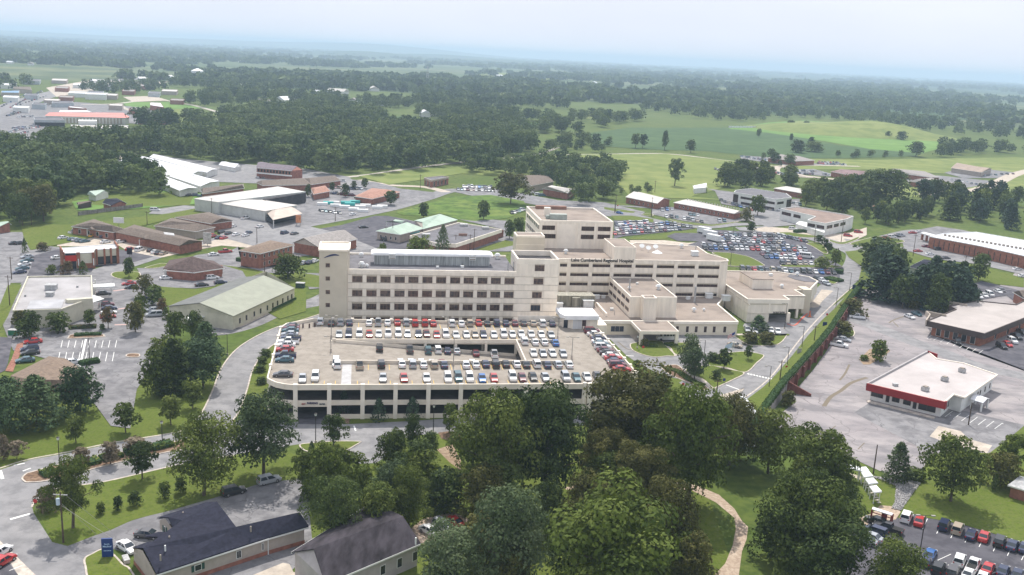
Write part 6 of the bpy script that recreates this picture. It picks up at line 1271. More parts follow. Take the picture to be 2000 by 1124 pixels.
row('in the lower right lot, top row', q('t', '1055 722 Wu,1155 752 Rs,1345 785 Nu,1448 815 Gu,1552 858 Ns,1650 872 Rs,1770 912 Ku,1868 940 Ns,1962 960 Ns'), .1, hd=(12, -26), near=1.7, group=g2)
row('in the lower right lot, second row', q('t', '1235 1015 Bs,1462 1062 Wu,1566 1100 Wp,1680 1122 Rs,1795 1142 Ns,1905 1170 Ns'), .1, hd=(12, -26), near=1.7, group=g2)
row('in the lower right lot, front row', q('t', '1205 1070 Nh,1300 1125 Ku,1410 1150 Cu,1530 1165 Ws,1640 1190 Ws'), .1, hd=(12, -26), near=1.7, group=g2)
row('in the cluster beside the red bus shelter', q('t', '830 742 Ks,915 800 Kp,815 825 Nu,780 866 Ss,735 890 Ss'), .1, hd=(-30, -10), near=.9, group=g2, order='back')
row('nosed up to the charcoal roofed office', q('e', '975 955 Ws'), .05, hd=(22, 14), near=1.2); row('beside the porch of the charcoal roofed office', q('e', '1140 850 Cs'), .05, hd=(20, 2), near=.9)
row('cut by the left edge of the lower left corner lot', q('e', '0 985 Ws,25 1055 Rs'), .05, hd=(22, -14), near=.9, order='back')
row('on the shaded drive behind the office', q('g', '222 515 Ku,492 428 Su'), .05, hd=(40, -10), near=.9)
row('on the gravel behind the stained roof house', q('g', '1730 825 Ws,1830 790 Su,1925 760 Rs'), .05, hd=(24, 12), near=1.0)
row('by the red mulch strip on the left', q('d', '255 285 Rs,230 345 Nu,235 372 Ks,195 430 Ts'), .05, hd=(-30, 3), near=.9, order='back'); row('behind the tan hip roof', q('d', '560 445 Ws'), .05, hd=(30, -3), near=.9)
row('under the trees across from the clinic', q('a', '990 700 Rs,1012 728 Ks,1092 820 Ns,1140 857 Wu,1170 905 Ss,1185 943 Sv'), .05, hd=(-30, 2), near=.9, order='back')
row('by the clinic entrance', q('a', '795 775 Cs,820 860 Ds,840 890 Ns,835 925 Ws,830 955 Rs'), .05, hd=(30, -2), near=.9, order='back')
row('in the short column at the far left lot', q('a', '210 492 Ss,208 522 Ts,190 550 Ws,172 582 Ts,150 612 Ns'), .05, hd=(-30, 3), near=.9, order='back'); row('on the asphalt left of the restaurant', q('a', '115 388 Ks,158 388 Ks,440 500 Ws'), .05, hd=(30, -3), near=.9)
row('along the front of the brick plaza', q('a', '570 300 Wp,635 303 Su,720 328 Ys,805 335 Nu,895 340 Rp,945 340 Ks,1270 392 Tu,1490 408 Ns'), .05, hd=(20, -4), near=.9)
row('in the middle of the pale plaza lot', q('a', '485 345 Ws,560 358 Ts,590 362 Ss,618 368 Ts,650 372 Ts,810 378 Ws,915 378 Ws,985 368 Ks'), .05, hd=(20, -3), near=1.0)
row('on the near side of the pale plaza lot', q('a', '995 432 Rs,1070 438 Wv,1160 442 Ks,1190 456 Ws,1220 464 Ks,1255 466 Gs'), .05, hd=(20, -7), near=1.0)
row('around the small hip roofed bank', q('a', '1275 657 Ws,1550 710 Ks,1630 655 Wu,1695 690 Ns'), .05, hd=(24, -2), near=.9); row('beside the planted strip by the bank', q('a', '1640 475 Ws,1730 452 Rp'), .05, hd=(22, -2), near=.9)
row('in the cluster right of the brick plaza', q('a', '1635 330 Rs,1680 345 Ns,1718 346 Rs,1700 300 Ks,1755 310 Ks,1810 320 Ws,1885 325 Ws,1790 255 Ws,1910 305 Ns'), .05, hd=(20, -6), near=1.0)
row('on the street by the lumber store', q('b', '620 652 Ws,810 700 Nu,885 705 Cs,510 585 Wp,1330 556 Ws'), .05, hd=(22, -5), near=.9)
row('behind the store display pallets', q('b', '1090 528 Ks,1120 530 Ts,1155 534 Ks,1190 542 Ws,1228 545 Ks'), .05, hd=(14, 8), near=1.0)
row('behind the stair tower', q('b', '955 932 Ss,1000 928 Ns,1040 918 Ws,1335 805 Wu'), .05, hd=(18, -8), near=1.0); row('in the lot below the green roof', q('b', '1415 655 Ks,1585 752 Ku'), .05, hd=(22, -1), near=.9)
row('parked left of the brick retaining wall', q('s', '545 545 Wp,578 502 Ss'), .05, hd=(30, 6), near=.9); row('in the open worn lot', q('s', '1085 325 Ws,1140 303 Ts,1195 270 Ts'), .05, hd=(24, 10), near=.9)
row('by the dark brown fascia', q('s', '1455 522 Ku'), .05, hd=(6, 14), near=1.2); row('in the row right of the dark brown fascia', q('s', '1790 555 Ku,1835 538 Rs,1872 512 Wu,1905 480 Kp,1945 440 Cs'), .05, hd=(26, 14), near=.9)
row('behind the dark trees by the service road', q('s', '1615 168 Ws,1655 160 Ws,1700 152 Wv,1765 130 Ws,1790 120 Cs'), .05, hd=(30, 14), near=.9)
row('along the brick hall lot', q('r', '1110 697 Rs,1160 690 Ws,1215 802 Ds,1255 808 Ds,1305 825 Ku,1150 838 Rs,1240 862 Ws,1362 892 Cs,1910 978 Ws,1955 1032 Ws'), .05, hd=(20, 0), near=.9); row('by the roadside west of the brick hall', q('r', '835 752 Ts,905 735 Rs,950 730 Wu,985 725 Ks,1018 718 Su'), .05, hd=(22, 1), near=.9)
row('beside the white office', q('r', '190 668 Wu,612 720 Ru,692 692 Ru'), .05, hd=(20, 2), near=.9)
row('on the drop-off loop', q('v', '1395 312 Gs'), .1, hd=(30, 6), near=.9); row('beside the pine at the hospital front', q('v', '1490 190 Ss,1548 200 Ws,1668 196 Ws,1722 204 Ws'), .1, hd=(8, 14), near=1.0)
# big lots behind the hospital: every car still its own object, with all of its shape in one mesh
CW = 'WWWSSSKKNNRTDGCB'
KW = 'sssuuhvp'
def auto(desc, c, a, b, n, hd, group, z=.08, skip=()):
 row(desc, [(c, a[0] + (b[0] - a[0]) * i / max(1, n - 1) + rnd.uniform(-2, 2), a[1] + (b[1] - a[1]) * i / max(1, n - 1), rnd.choice(CW) + rnd.choice(KW)) for i in range(n) if i not in skip], z, hd=hd, near=1.4, full=False, group=group)
g3 = 'cars in the large staff car park'
for d_, a, b, n in (('in the sixth row of the large staff lot', (590, 655), (1770, 705), 16), ('in the fifth row of the large staff lot', (1110, 582), (1480, 588), 6), ('in the fourth row of the large staff lot', (900, 500), (1330, 515), 8), ('in the third row of the large staff lot', (110, 385), (1400, 410), 20),
     ('in the second row of the large staff lot', (330, 285), (1130, 315), 13), ('in the back row of the large staff lot', (250, 205), (1060, 225), 14)):
 auto(d_, 'Y', a, b, n, (9, 9), g3)
auto('behind the fourth row of the staff lot', 'Y', (850, 462), (1320, 485), 8, (9, 9), g3)
row('in the corner by the round hedge', q('Y', '1560 775 Ks,1620 800 Ws,1680 842 Ss'), .1, hd=(9, 4), near=1.0, full=False)
# the rest of the parked cars: too many and too small to tell apart
for c, a, b, n, hd in (('Y', (90, 345), (1380, 378), 20, (9, 9)), ('Y', (270, 255), (1100, 292), 13, (9, 9)), ('Y', (1090, 225), (1380, 292), 8, (14, 4)), ('X', (180, 312), (640, 285), 12, (9, 9)), ('X', (190, 392), (860, 358), 17, (9, 9)), ('X', (200, 360), (860, 325), 17, (9, 9)), ('X', (160, 458), (1130, 388), 18, (9, 9)), ('X', (880, 302), (1300, 352), 8, (9, 9)),
 ('X', (870, 105), (1010, 85), 3, (9, 9)), ('X', (930, 200), (1090, 205), 3, (9, 9)), ('X', (1200, 225), (1460, 275), 5, (9, 9)), ('X', (1290, 165), (1400, 180), 3, (9, 9)), ('X', (1730, 268), (1800, 262), 2, (9, 9)), ('X', (230, 145), (240, 145), 1, (12, 2)),
 ('n', (1050, 105), (1250, 140), 18, (5, 5)), ('n', (1290, 150), (1440, 168), 10, (5, 5)), ('n', (1640, 160), (1850, 172), 16, (5, 5)), ('n', (1650, 150), (1800, 158), 8, (5, 5)), ('n', (1430, 212), (1620, 225), 12, (5, 5)), ('n', (1460, 235), (1600, 245), 8, (5, 5)), ('n', (1680, 245), (1850, 275), 9, (5, 5)), ('n', (1850, 275), (1950, 290), 7, (5, 5)), ('n', (850, 205), (1000, 240), 8, (5, 5)), ('n', (1290, 225), (1420, 260), 10, (5, 5)),
 ('r', (1410, 290), (1600, 320), 6, (6, 4)), ('r', (1660, 255), (1880, 240), 6, (6, 2)), ('r', (1130, 330), (1330, 355), 10, (6, 4)), ('n', (900, 450), (1130, 520), 9, (6, 4)), ('n', (1400, 460), (1500, 480), 5, (6, 4)), ('n', (1250, 515), (1340, 520), 5, (4, 6)),
 ('B', (690, 1045), (870, 1055), 12, (4, 6)), ('B', (720, 1030), (870, 1035), 12, (4, 6)), ('B', (1100, 1070), (1150, 1080), 3, (6, 0)), ('b', (1150, 390), (1320, 410), 7, (8, 0)), ('b', (1190, 350), (1390, 360), 6, (8, 2)), ('b', (600, 268), (780, 275), 9, (3, 6)), ('b', (30, 405), (180, 415), 4, (8, 0)), ('U', (1760, 230), (1900, 190), 6, (4, 4)),
 ('Z', (100, 415), (270, 340), 22, (6, -3)), ('Z', (90, 425), (250, 380), 18, (6, -3)), ('Z', (170, 600), (480, 560), 26, (5, 5)), ('Z', (160, 580), (470, 545), 24, (5, 5)), ('Z', (0, 700), (340, 620), 30, (5, 5)), ('Z', (20, 660), (200, 600), 18, (5, 5)), ('Z', (0, 740), (330, 700), 28, (5, 5)), ('Z', (220, 440), (400, 430), 14, (5, 5)), ('Z', (0, 720), (300, 730), 24, (5, 5)), ('Z', (0, 770), (150, 770), 12, (5, 5)),
 ('Z', (130, 320), (500, 120), 24, (8, -4)), ('Z', (0, 320), (340, 150), 14, (8, -4)), ('Z', (180, 310), (560, 180), 12, (8, -4)), ('Z', (600, 300), (860, 285), 14, (6, 2)), ('Z', (1600, 610), (1740, 650), 9, (5, 5)), ('Z', (1590, 590), (1740, 600), 9, (5, 5)), ('Z', (940, 620), (1480, 650), 10, (5, 5)), ('Z', (480, 520), (700, 520), 10, (5, 5)), ('Z', (420, 170), (520, 130), 5, (5, 5)), ('Z', (1850, 340), (1990, 340), 8, (5, 5))):
 for i in range(n):
  x, y = K1(c, a[0] + (b[0] - a[0]) * i / max(1, n - 1) + rnd.uniform(-3, 3), a[1] + (b[1] - a[1]) * i / max(1, n - 1) + rnd.uniform(-2, 2)); STUFFC.append((x, y, heading('o', x, y, *hd)))
SB = MB(); keys = list(PM)
for x, y, a in STUFFC:
 kd = CODE[rnd.choice(KW)]; src = FARP[kd].data; p = G(x, y, .05); view = Vector((p.x, p.y)).normalized() * 1.4; ca, sa = math.cos(a), math.sin(a)
 vs = [(p.x + view.x + v.co.x * ca - v.co.y * sa, p.y + view.y + v.co.x * sa + v.co.y * ca, p.z + v.co.z) for v in src.vertices]; ci = keys.index(rnd.choice(CW)); n0 = len(SB.v)
 SB.v += vs
 for f in src.polygons: SB.f.append([n0 + i for i in f.vertices]); SB.mi.append({0: ci, 1: len(keys), 2: len(keys) + 1}.get(f.material_index, len(keys) + 2))
so = SB.build('distant_cars', [PM[k] for k in keys] + [CG, TYR, LH]); so['kind'] = 'stuff'; tag(so, 'hundreds of small distant cars in the far lots and on the highway', 'cars')
# shuttle buses, box trailers
def bus(label, c, x, y, a, z=.1):
 p = G(*K1(c, x, y), z); r = bpy.data.objects.new('shuttle_bus', None); COL.objects.link(r); tag(r, label, 'bus', None)
 b = MB(); loft(b, [(-3.4,.95,2.0),(-3.3,1.08,2.65),(1.6,1.08,2.65),(1.9,1.05,2.55)], .35); loft(b, [(1.85,.95,1.9),(2.2,.92,1.35),(3.2,.85,1.1),(3.4,.75,.8)], .36); o = b.build('body', PM['W']); o.parent = r
 for s in (-1, 1):
  b = MB()
  for i in range(5): b.box((-2.7 + i * .95, s * 1.085, 1.95), (.82, .03, .75))
  o = b.build('side_window', CG); o.parent = r
  for xx in (-2.2, 2.3):
   b = MB(); b.tube((xx, s * .8, .42), (xx, s * 1.1, .42), .42, .42, 14); o = b.build('wheel', TYR); o.parent = r
  b = MB(); b.box((3.35, s * .55, .95), (.15, .3, .2)); o = b.build('headlight', LH); o.parent = r
 b = MB(); b.add([(2.25, -.85, 1.35), (2.25, .85, 1.35), (1.93, .85, 1.95), (1.93, -.85, 1.95)], [[0, 1, 2, 3]]); o = b.build('windscreen', CG); o.parent = r
 r.location = p + Vector((0, 1.1, 0)); r.rotation_euler = (0, 0, a); return r
bus('white shuttle bus waiting under the entrance canopy', 'v', 880, 262, LT); bus('white shuttle bus parked at the end of a red car row', 'Y', 1430, 500, -.35)
for i, (x, y, w_) in enumerate(((1500, 440, 'farthest'), (1585, 490, 'middle'), (1640, 555, 'nearest'))):
 p = G(*K1('X', x, y)); r = bpy.data.objects.new('box_trailer', None); COL.objects.link(r); tag(r, w_ + ' of three white box trailers by the helipad', 'trailer', 'white box trailers')
 b = MB(); b.box((0, 0, 2.1), (7.5, 2.5, 2.6)); o = b.build('box_body', WMETAL); o.parent = r
 b = MB(); b.box((0, 0, .72), (7.3, 1.2, .16)); o = b.build('chassis', TYR); o.parent = r
 for s in (-1, 1): b = MB(); b.tube((-2, s * .9, .45), (-2, s * 1.2, .45), .45, .45, 12); o = b.build('wheel', TYR); o.parent = r
 r.location = p; r.rotation_euler = (0, 0, -.9)
# ================================================================= trees
def leaf_mat(name, cols, trans=.2):
 m = bpy.data.materials.new(name); m.use_nodes = True; t = m.node_tree; b = t.nodes['Principled BSDF']; b.inputs['Roughness'].default_value = .75; b.inputs['Specular IOR Level'].default_value = .12
 at = t.nodes.new('ShaderNodeAttribute'); at.attribute_name = 'leaf'; oi = t.nodes.new('ShaderNodeObjectInfo')
 r = t.nodes.new('ShaderNodeValToRGB'); r.color_ramp.elements[0].position = .0; r.color_ramp.elements[1].position = 1.0
 r.color_ramp.elements[0].color = tuple(cols[0]) + (1,); r.color_ramp.elements[1].color = tuple(cols[2]) + (1,); e = r.color_ramp.elements.new(.5); e.color = tuple(cols[1]) + (1,)
 mth = t.nodes.new('ShaderNodeMath'); mth.operation = 'MULTIPLY_ADD'; mth.inputs[1].default_value = .45; t.links.new(oi.outputs['Random'], mth.inputs[0])
 m2 = t.nodes.new('ShaderNodeMath'); m2.operation = 'MULTIPLY_ADD'; m2.inputs[1].default_value = .85; m2.inputs[2].default_value = -.12; t.links.new(at.outputs['Fac'], m2.inputs[0]); t.links.new(m2.outputs[0], mth.inputs[2])
 t.links.new(mth.outputs[0], r.inputs[0]); t.links.new(r.outputs[0], b.inputs['Base Color'])
 tr = t.nodes.new('ShaderNodeBsdfTranslucent'); t.links.new(r.outputs[0], tr.inputs[0]); ms = t.nodes.new('ShaderNodeMixShader'); ms.inputs[0].default_value = trans
 t.links.new(b.outputs[0], ms.inputs[1]); t.links.new(tr.outputs[0], ms.inputs[2]); t.links.new(ms.outputs[0], t.nodes['Material Output'].inputs[0]); MATS[name] = m; return m
LM = dict(wood=leaf_mat('woodland_leaves', [(.018,.038,.014), (.046,.080,.026), (.110,.150,.045)]), oak=leaf_mat('oak_leaves', [(.030,.050,.012), (.078,.108,.023), (.175,.210,.048)]), dark=leaf_mat('dark_leaves', [(.020,.038,.013), (.054,.082,.023), (.125,.168,.045)]),
          bright=leaf_mat('bright_leaves', [(.040,.064,.012), (.098,.135,.024), (.200,.235,.055)]), olive=leaf_mat('olive_leaves', [(.036,.040,.012), (.092,.094,.026), (.175,.165,.05)]),
          pine=leaf_mat('pine_needles', [(.020,.040,.020), (.052,.090,.040), (.110,.165,.068)], .1), spruce=leaf_mat('spruce_needles', [(.012,.028,.018), (.032,.058,.034), (.070,.112,.064)], .1),
          brown=leaf_mat('myrtle_leaves', [(.088,.070,.047), (.176,.142,.095), (.270,.223,.162)]), silver=leaf_mat('maple_leaves', [(.030,.050,.024), (.082,.118,.050), (.165,.205,.105)]),
          rust=leaf_mat('rusty_leaves', [(.068,.068,.027), (.135,.101,.047), (.230,.135,.068)]))
BARK = mat('bark', (.12, .095, .075), .95, .2, 2.0)
def leaf_mesh(name, pts, nrm, size, val, m, rs, bend=.35, el=1.0):
 """one bent rhombus of foliage per point"""
 n = len(pts); a = rs.normal(size=(n, 3)); a -= (a * nrm).sum(1)[:, None] * nrm; a /= np.linalg.norm(a, axis=1)[:, None] + 1e-9; b = np.cross(nrm, a)
 s = (size * rs.uniform(.4, 1.55, n)).reshape(-1, 1); c = pts
 v = np.stack([c - a * s * el, c - b * s * .6 + nrm * s * bend * .4, c + a * s * el, c + b * s * .6 - nrm * s * bend * .2], 1).reshape(-1, 3)
 me = bpy.data.meshes.new(name); me.vertices.add(4 * n); me.vertices.foreach_set('co', v.ravel().astype(np.float32)); me.loops.add(4 * n); me.loops.foreach_set('vertex_index', np.arange(4 * n, dtype=np.int32))
 me.polygons.add(n); me.polygons.foreach_set('loop_start', np.arange(0, 4 * n, 4, dtype=np.int32)); me.update(calc_edges=True)
 at = me.attributes.new('leaf', 'FLOAT', 'FACE'); at.data.foreach_set('value', val.astype(np.float32)); me.materials.append(m); return me
def unit(rs, n):
 v = rs.normal(size=(n, 3)); return v / np.linalg.norm(v, axis=1)[:, None]
def crown(kind, seed, nleaf, size):
 """unit tree: height 1, half width 0.5; returns leaf points, normals, values"""
 rs = np.random.RandomState(seed); C_ = []; Rr = []
 if kind in ('round', 'tall', 'open', 'mass', 'pear', 'small'):
  K_ = dict(round=44, tall=42, open=30, mass=60, pear=30, small=24)[kind]; base = dict(round=.15, tall=.12, open=.20, mass=.02, pear=.13, small=.2)[kind]
  lob = unit(rs, 5) * rs.uniform(.12, .3, (5, 1))
  for i in range(K_):
   t = (i + .5) / K_; z = base + (1 - base) * (.06 + .88 * t ** .85); zz = (z - base) / (1 - base)
   prof = dict(round=math.sin(math.pi * min(1, zz * .80 + .16)) ** .62, tall=math.sin(math.pi * min(1, zz * .78 + .17)) ** .8, open=math.sin(math.pi * min(1, zz * .8 + .14)) ** .6, mass=math.cos(zz * 1.35) ** .6 if zz < 1.1 else .2, pear=math.sin(math.pi * min(1, zz * .84 + .13)) ** .85, small=math.sin(math.pi * min(1, zz * .8 + .16)) ** .7)[kind]
   ang = i * 2.399 + rs.uniform(-.5, .5); rr = (.40 * prof) * rs.uniform(.55, 1.08) * (1 + .22 * math.sin(2 * ang + seed) + .12 * math.sin(3 * ang + 2 * seed)); cr = rs.uniform(.115, .185) * (1.0 if kind != 'open' else .85)
   C_.append((rr * math.cos(ang), rr * math.sin(ang), z + rs.uniform(-.03, .03))); Rr.append(cr)
  for i in range(8): C_.append(tuple(np.array([0, 0, base + .1 + .075 * i]) + rs.uniform(-.08, .08, 3))); Rr.append(.2)
  C_ = np.array(C_); Rr = np.array(Rr); zsc = .85 if kind != 'tall' else 1.0
  pr = Rr ** 2; idx = rs.choice(len(Rr), nleaf, p=pr / pr.sum()); d = unit(rs, nleaf); low = d[:, 2] < -.35; d[low, 2] *= -1
  rad = Rr[idx] * rs.uniform(.72, 1.08, nleaf); p = C_[idx] + d * rad[:, None] * np.array([1, 1, zsc * .8]); nrm = d + unit(rs, nleaf) * .5 + np.array([0, 0, .2]); val = rs.uniform(0, 1, nleaf) * .45 + rs.uniform(0, 1, len(Rr))[idx] * .55
 elif kind == 'pine':                    # layered boughs with ragged tips
  P_ = []; Nn = []; V_ = []; L_ = 13; per = nleaf // (L_ * 7)
  for l in range(L_):
   z = .07 + .9 * l / (L_ - 1); reach = .5 * (1 - ((z - .12) / .88) ** 1.5) * rs.uniform(.8, 1.1) + .05; nb = 7
   for k in range(nb):
    a = 2 * math.pi * k / nb + l * 1.1 + rs.uniform(-.3, .3); rch = reach * rs.uniform(.7, 1.15); t = rs.uniform(.25, 1.0, per) ** .7; w_ = .09 * np.sin(math.pi * np.clip(t, 0, 1) * .9) + .015
    off = rs.normal(size=per) * w_; x = rch * t; P_.append(np.stack([x * math.cos(a) - off * math.sin(a), x * math.sin(a) + off * math.cos(a), z + .07 * t - .02 * np.abs(off) / .05 + rs.normal(size=per) * .012], 1))
    Nn.append(np.tile([math.cos(a) * .3, math.sin(a) * .3, 1.0], (per, 1)) + rs.normal(size=(per, 3)) * .45); V_.append(rs.uniform(0, 1, per) * .4 + rs.uniform(0, .6))
  p = np.concatenate(P_); nrm = np.concatenate(Nn); val = np.concatenate(V_)
 else:                                   # cone: dense conical evergreen
  n = nleaf; t = rs.uniform(0, 1, n) ** .75; z = .03 + .95 * t; a = rs.uniform(0, 2 * math.pi, n); lay = .82 + .18 * np.sin(z * 45 + 2 * np.sin(3 * a)); rr = .5 * (1 - t) ** .62 * lay * (1 + .12 * np.sin(5 * a + seed)) * rs.uniform(.8, 1.05, n) + .01
  p = np.stack([rr * np.cos(a), rr * np.sin(a), z], 1); nrm = np.stack([np.cos(a), np.sin(a), np.full(n, .6)], 1) + rs.normal(size=(n, 3)) * .4; val = rs.uniform(0, 1, n) * .6 + .4 * lay
 nrm = nrm / np.linalg.norm(nrm, axis=1)[:, None]
 return p, nrm, val, rs
SHAPE = {}
def tree_mesh(kind, seed, h, leaf):
 """unit-height crown and trunk (cached by kind, seed and leaf fineness)"""
 q_ = min((.022, .032, .046, .066, .095), key=lambda v: abs(math.log(v / (leaf / h)))); key = (kind, seed, q_)
 if key in SHAPE: return SHAPE[key]
 nl = int(min(13000, max(110, {'mass': 6.0, 'cone': 2.6, 'pine': 6.0}.get(kind, 5.6) / (q_ * q_))))
 p, nrm, val, rs = crown(kind, seed, nl, q_)
 cm = leaf_mesh(kind + '_crown', p, nrm, q_ * .72, val, LM['oak'], rs, el=1.0 if kind != 'pine' else 1.3)
 b = MB(); tr = .022; th = (.62 if kind != 'cone' else .5)
 b.tube((0, 0, -.01), (.02, 0, th * .45), tr, tr * .75, 7); b.tube((.02, 0, th * .42), (0, .02, th), tr * .75, tr * .35, 6)
 if kind not in ('cone', 'mass'):
  for k in range(5): a = k * 2.4 + seed; z = .26 + .07 * k; b.tube((.01, 0, z), (math.cos(a) * .3, math.sin(a) * .3, z + .16), tr * .42, tr * .15, 5)
 me = bpy.data.meshes.new(kind + '_trunk'); me.from_pydata(b.v, [], b.f); me.materials.append(BARK); SHAPE[key] = (cm, me); return SHAPE[key]
TREES = []
def tree(name, label, cat, x, y, h, w_, kind, m, leaf, group=None, world=None, z=0, seed=None):
 p = Vector(world) if world is not None else G(x, y, z); seed = rnd.randint(0, 2) if seed is None else seed
 cm, tm = tree_mesh(kind, seed, h, leaf)
 r = bpy.data.objects.new(name, None); r.empty_display_size = .5; COL.objects.link(r); r.location = p; r.rotation_euler = (0, 0, rnd.uniform(0, 6.28)); r.scale = (w_, w_, h); tag(r, label, cat, group)
 o = bpy.data.objects.new('crown', cm); COL.objects.link(o); o.parent = r; o.material_slots[0].link = 'OBJECT'; o.material_slots[0].material = LM[m]
 o = bpy.data.objects.new('trunk', tm); COL.objects.link(o); o.parent = r; o.scale = (min(2.0, h / w_),) * 2 + (1,); TREES.append(r); return r
def dist(x, y): p = G(x, y); return math.hypot(p.length, CH)
def T(name, label, c, x, yb, yt, wpx, kind, m, cat='tree', group=None, leaf=None, seed=None):
 """tree from crop coordinates: foot (x, yb), top yt, crown width wpx"""
 s = CR[c][2]; fx, fy = K1(c, x, yb); ty = K1(c, x, yt)[1]; h = topz(fx, fy, ty); dd = dist(fx, fy); w_ = wpx / s * dd / FPX
 return tree(name, label, cat, fx, fy, h, w_, kind, m, leaf or max(.30, min(.8, dd * .0017)), group, seed=seed)
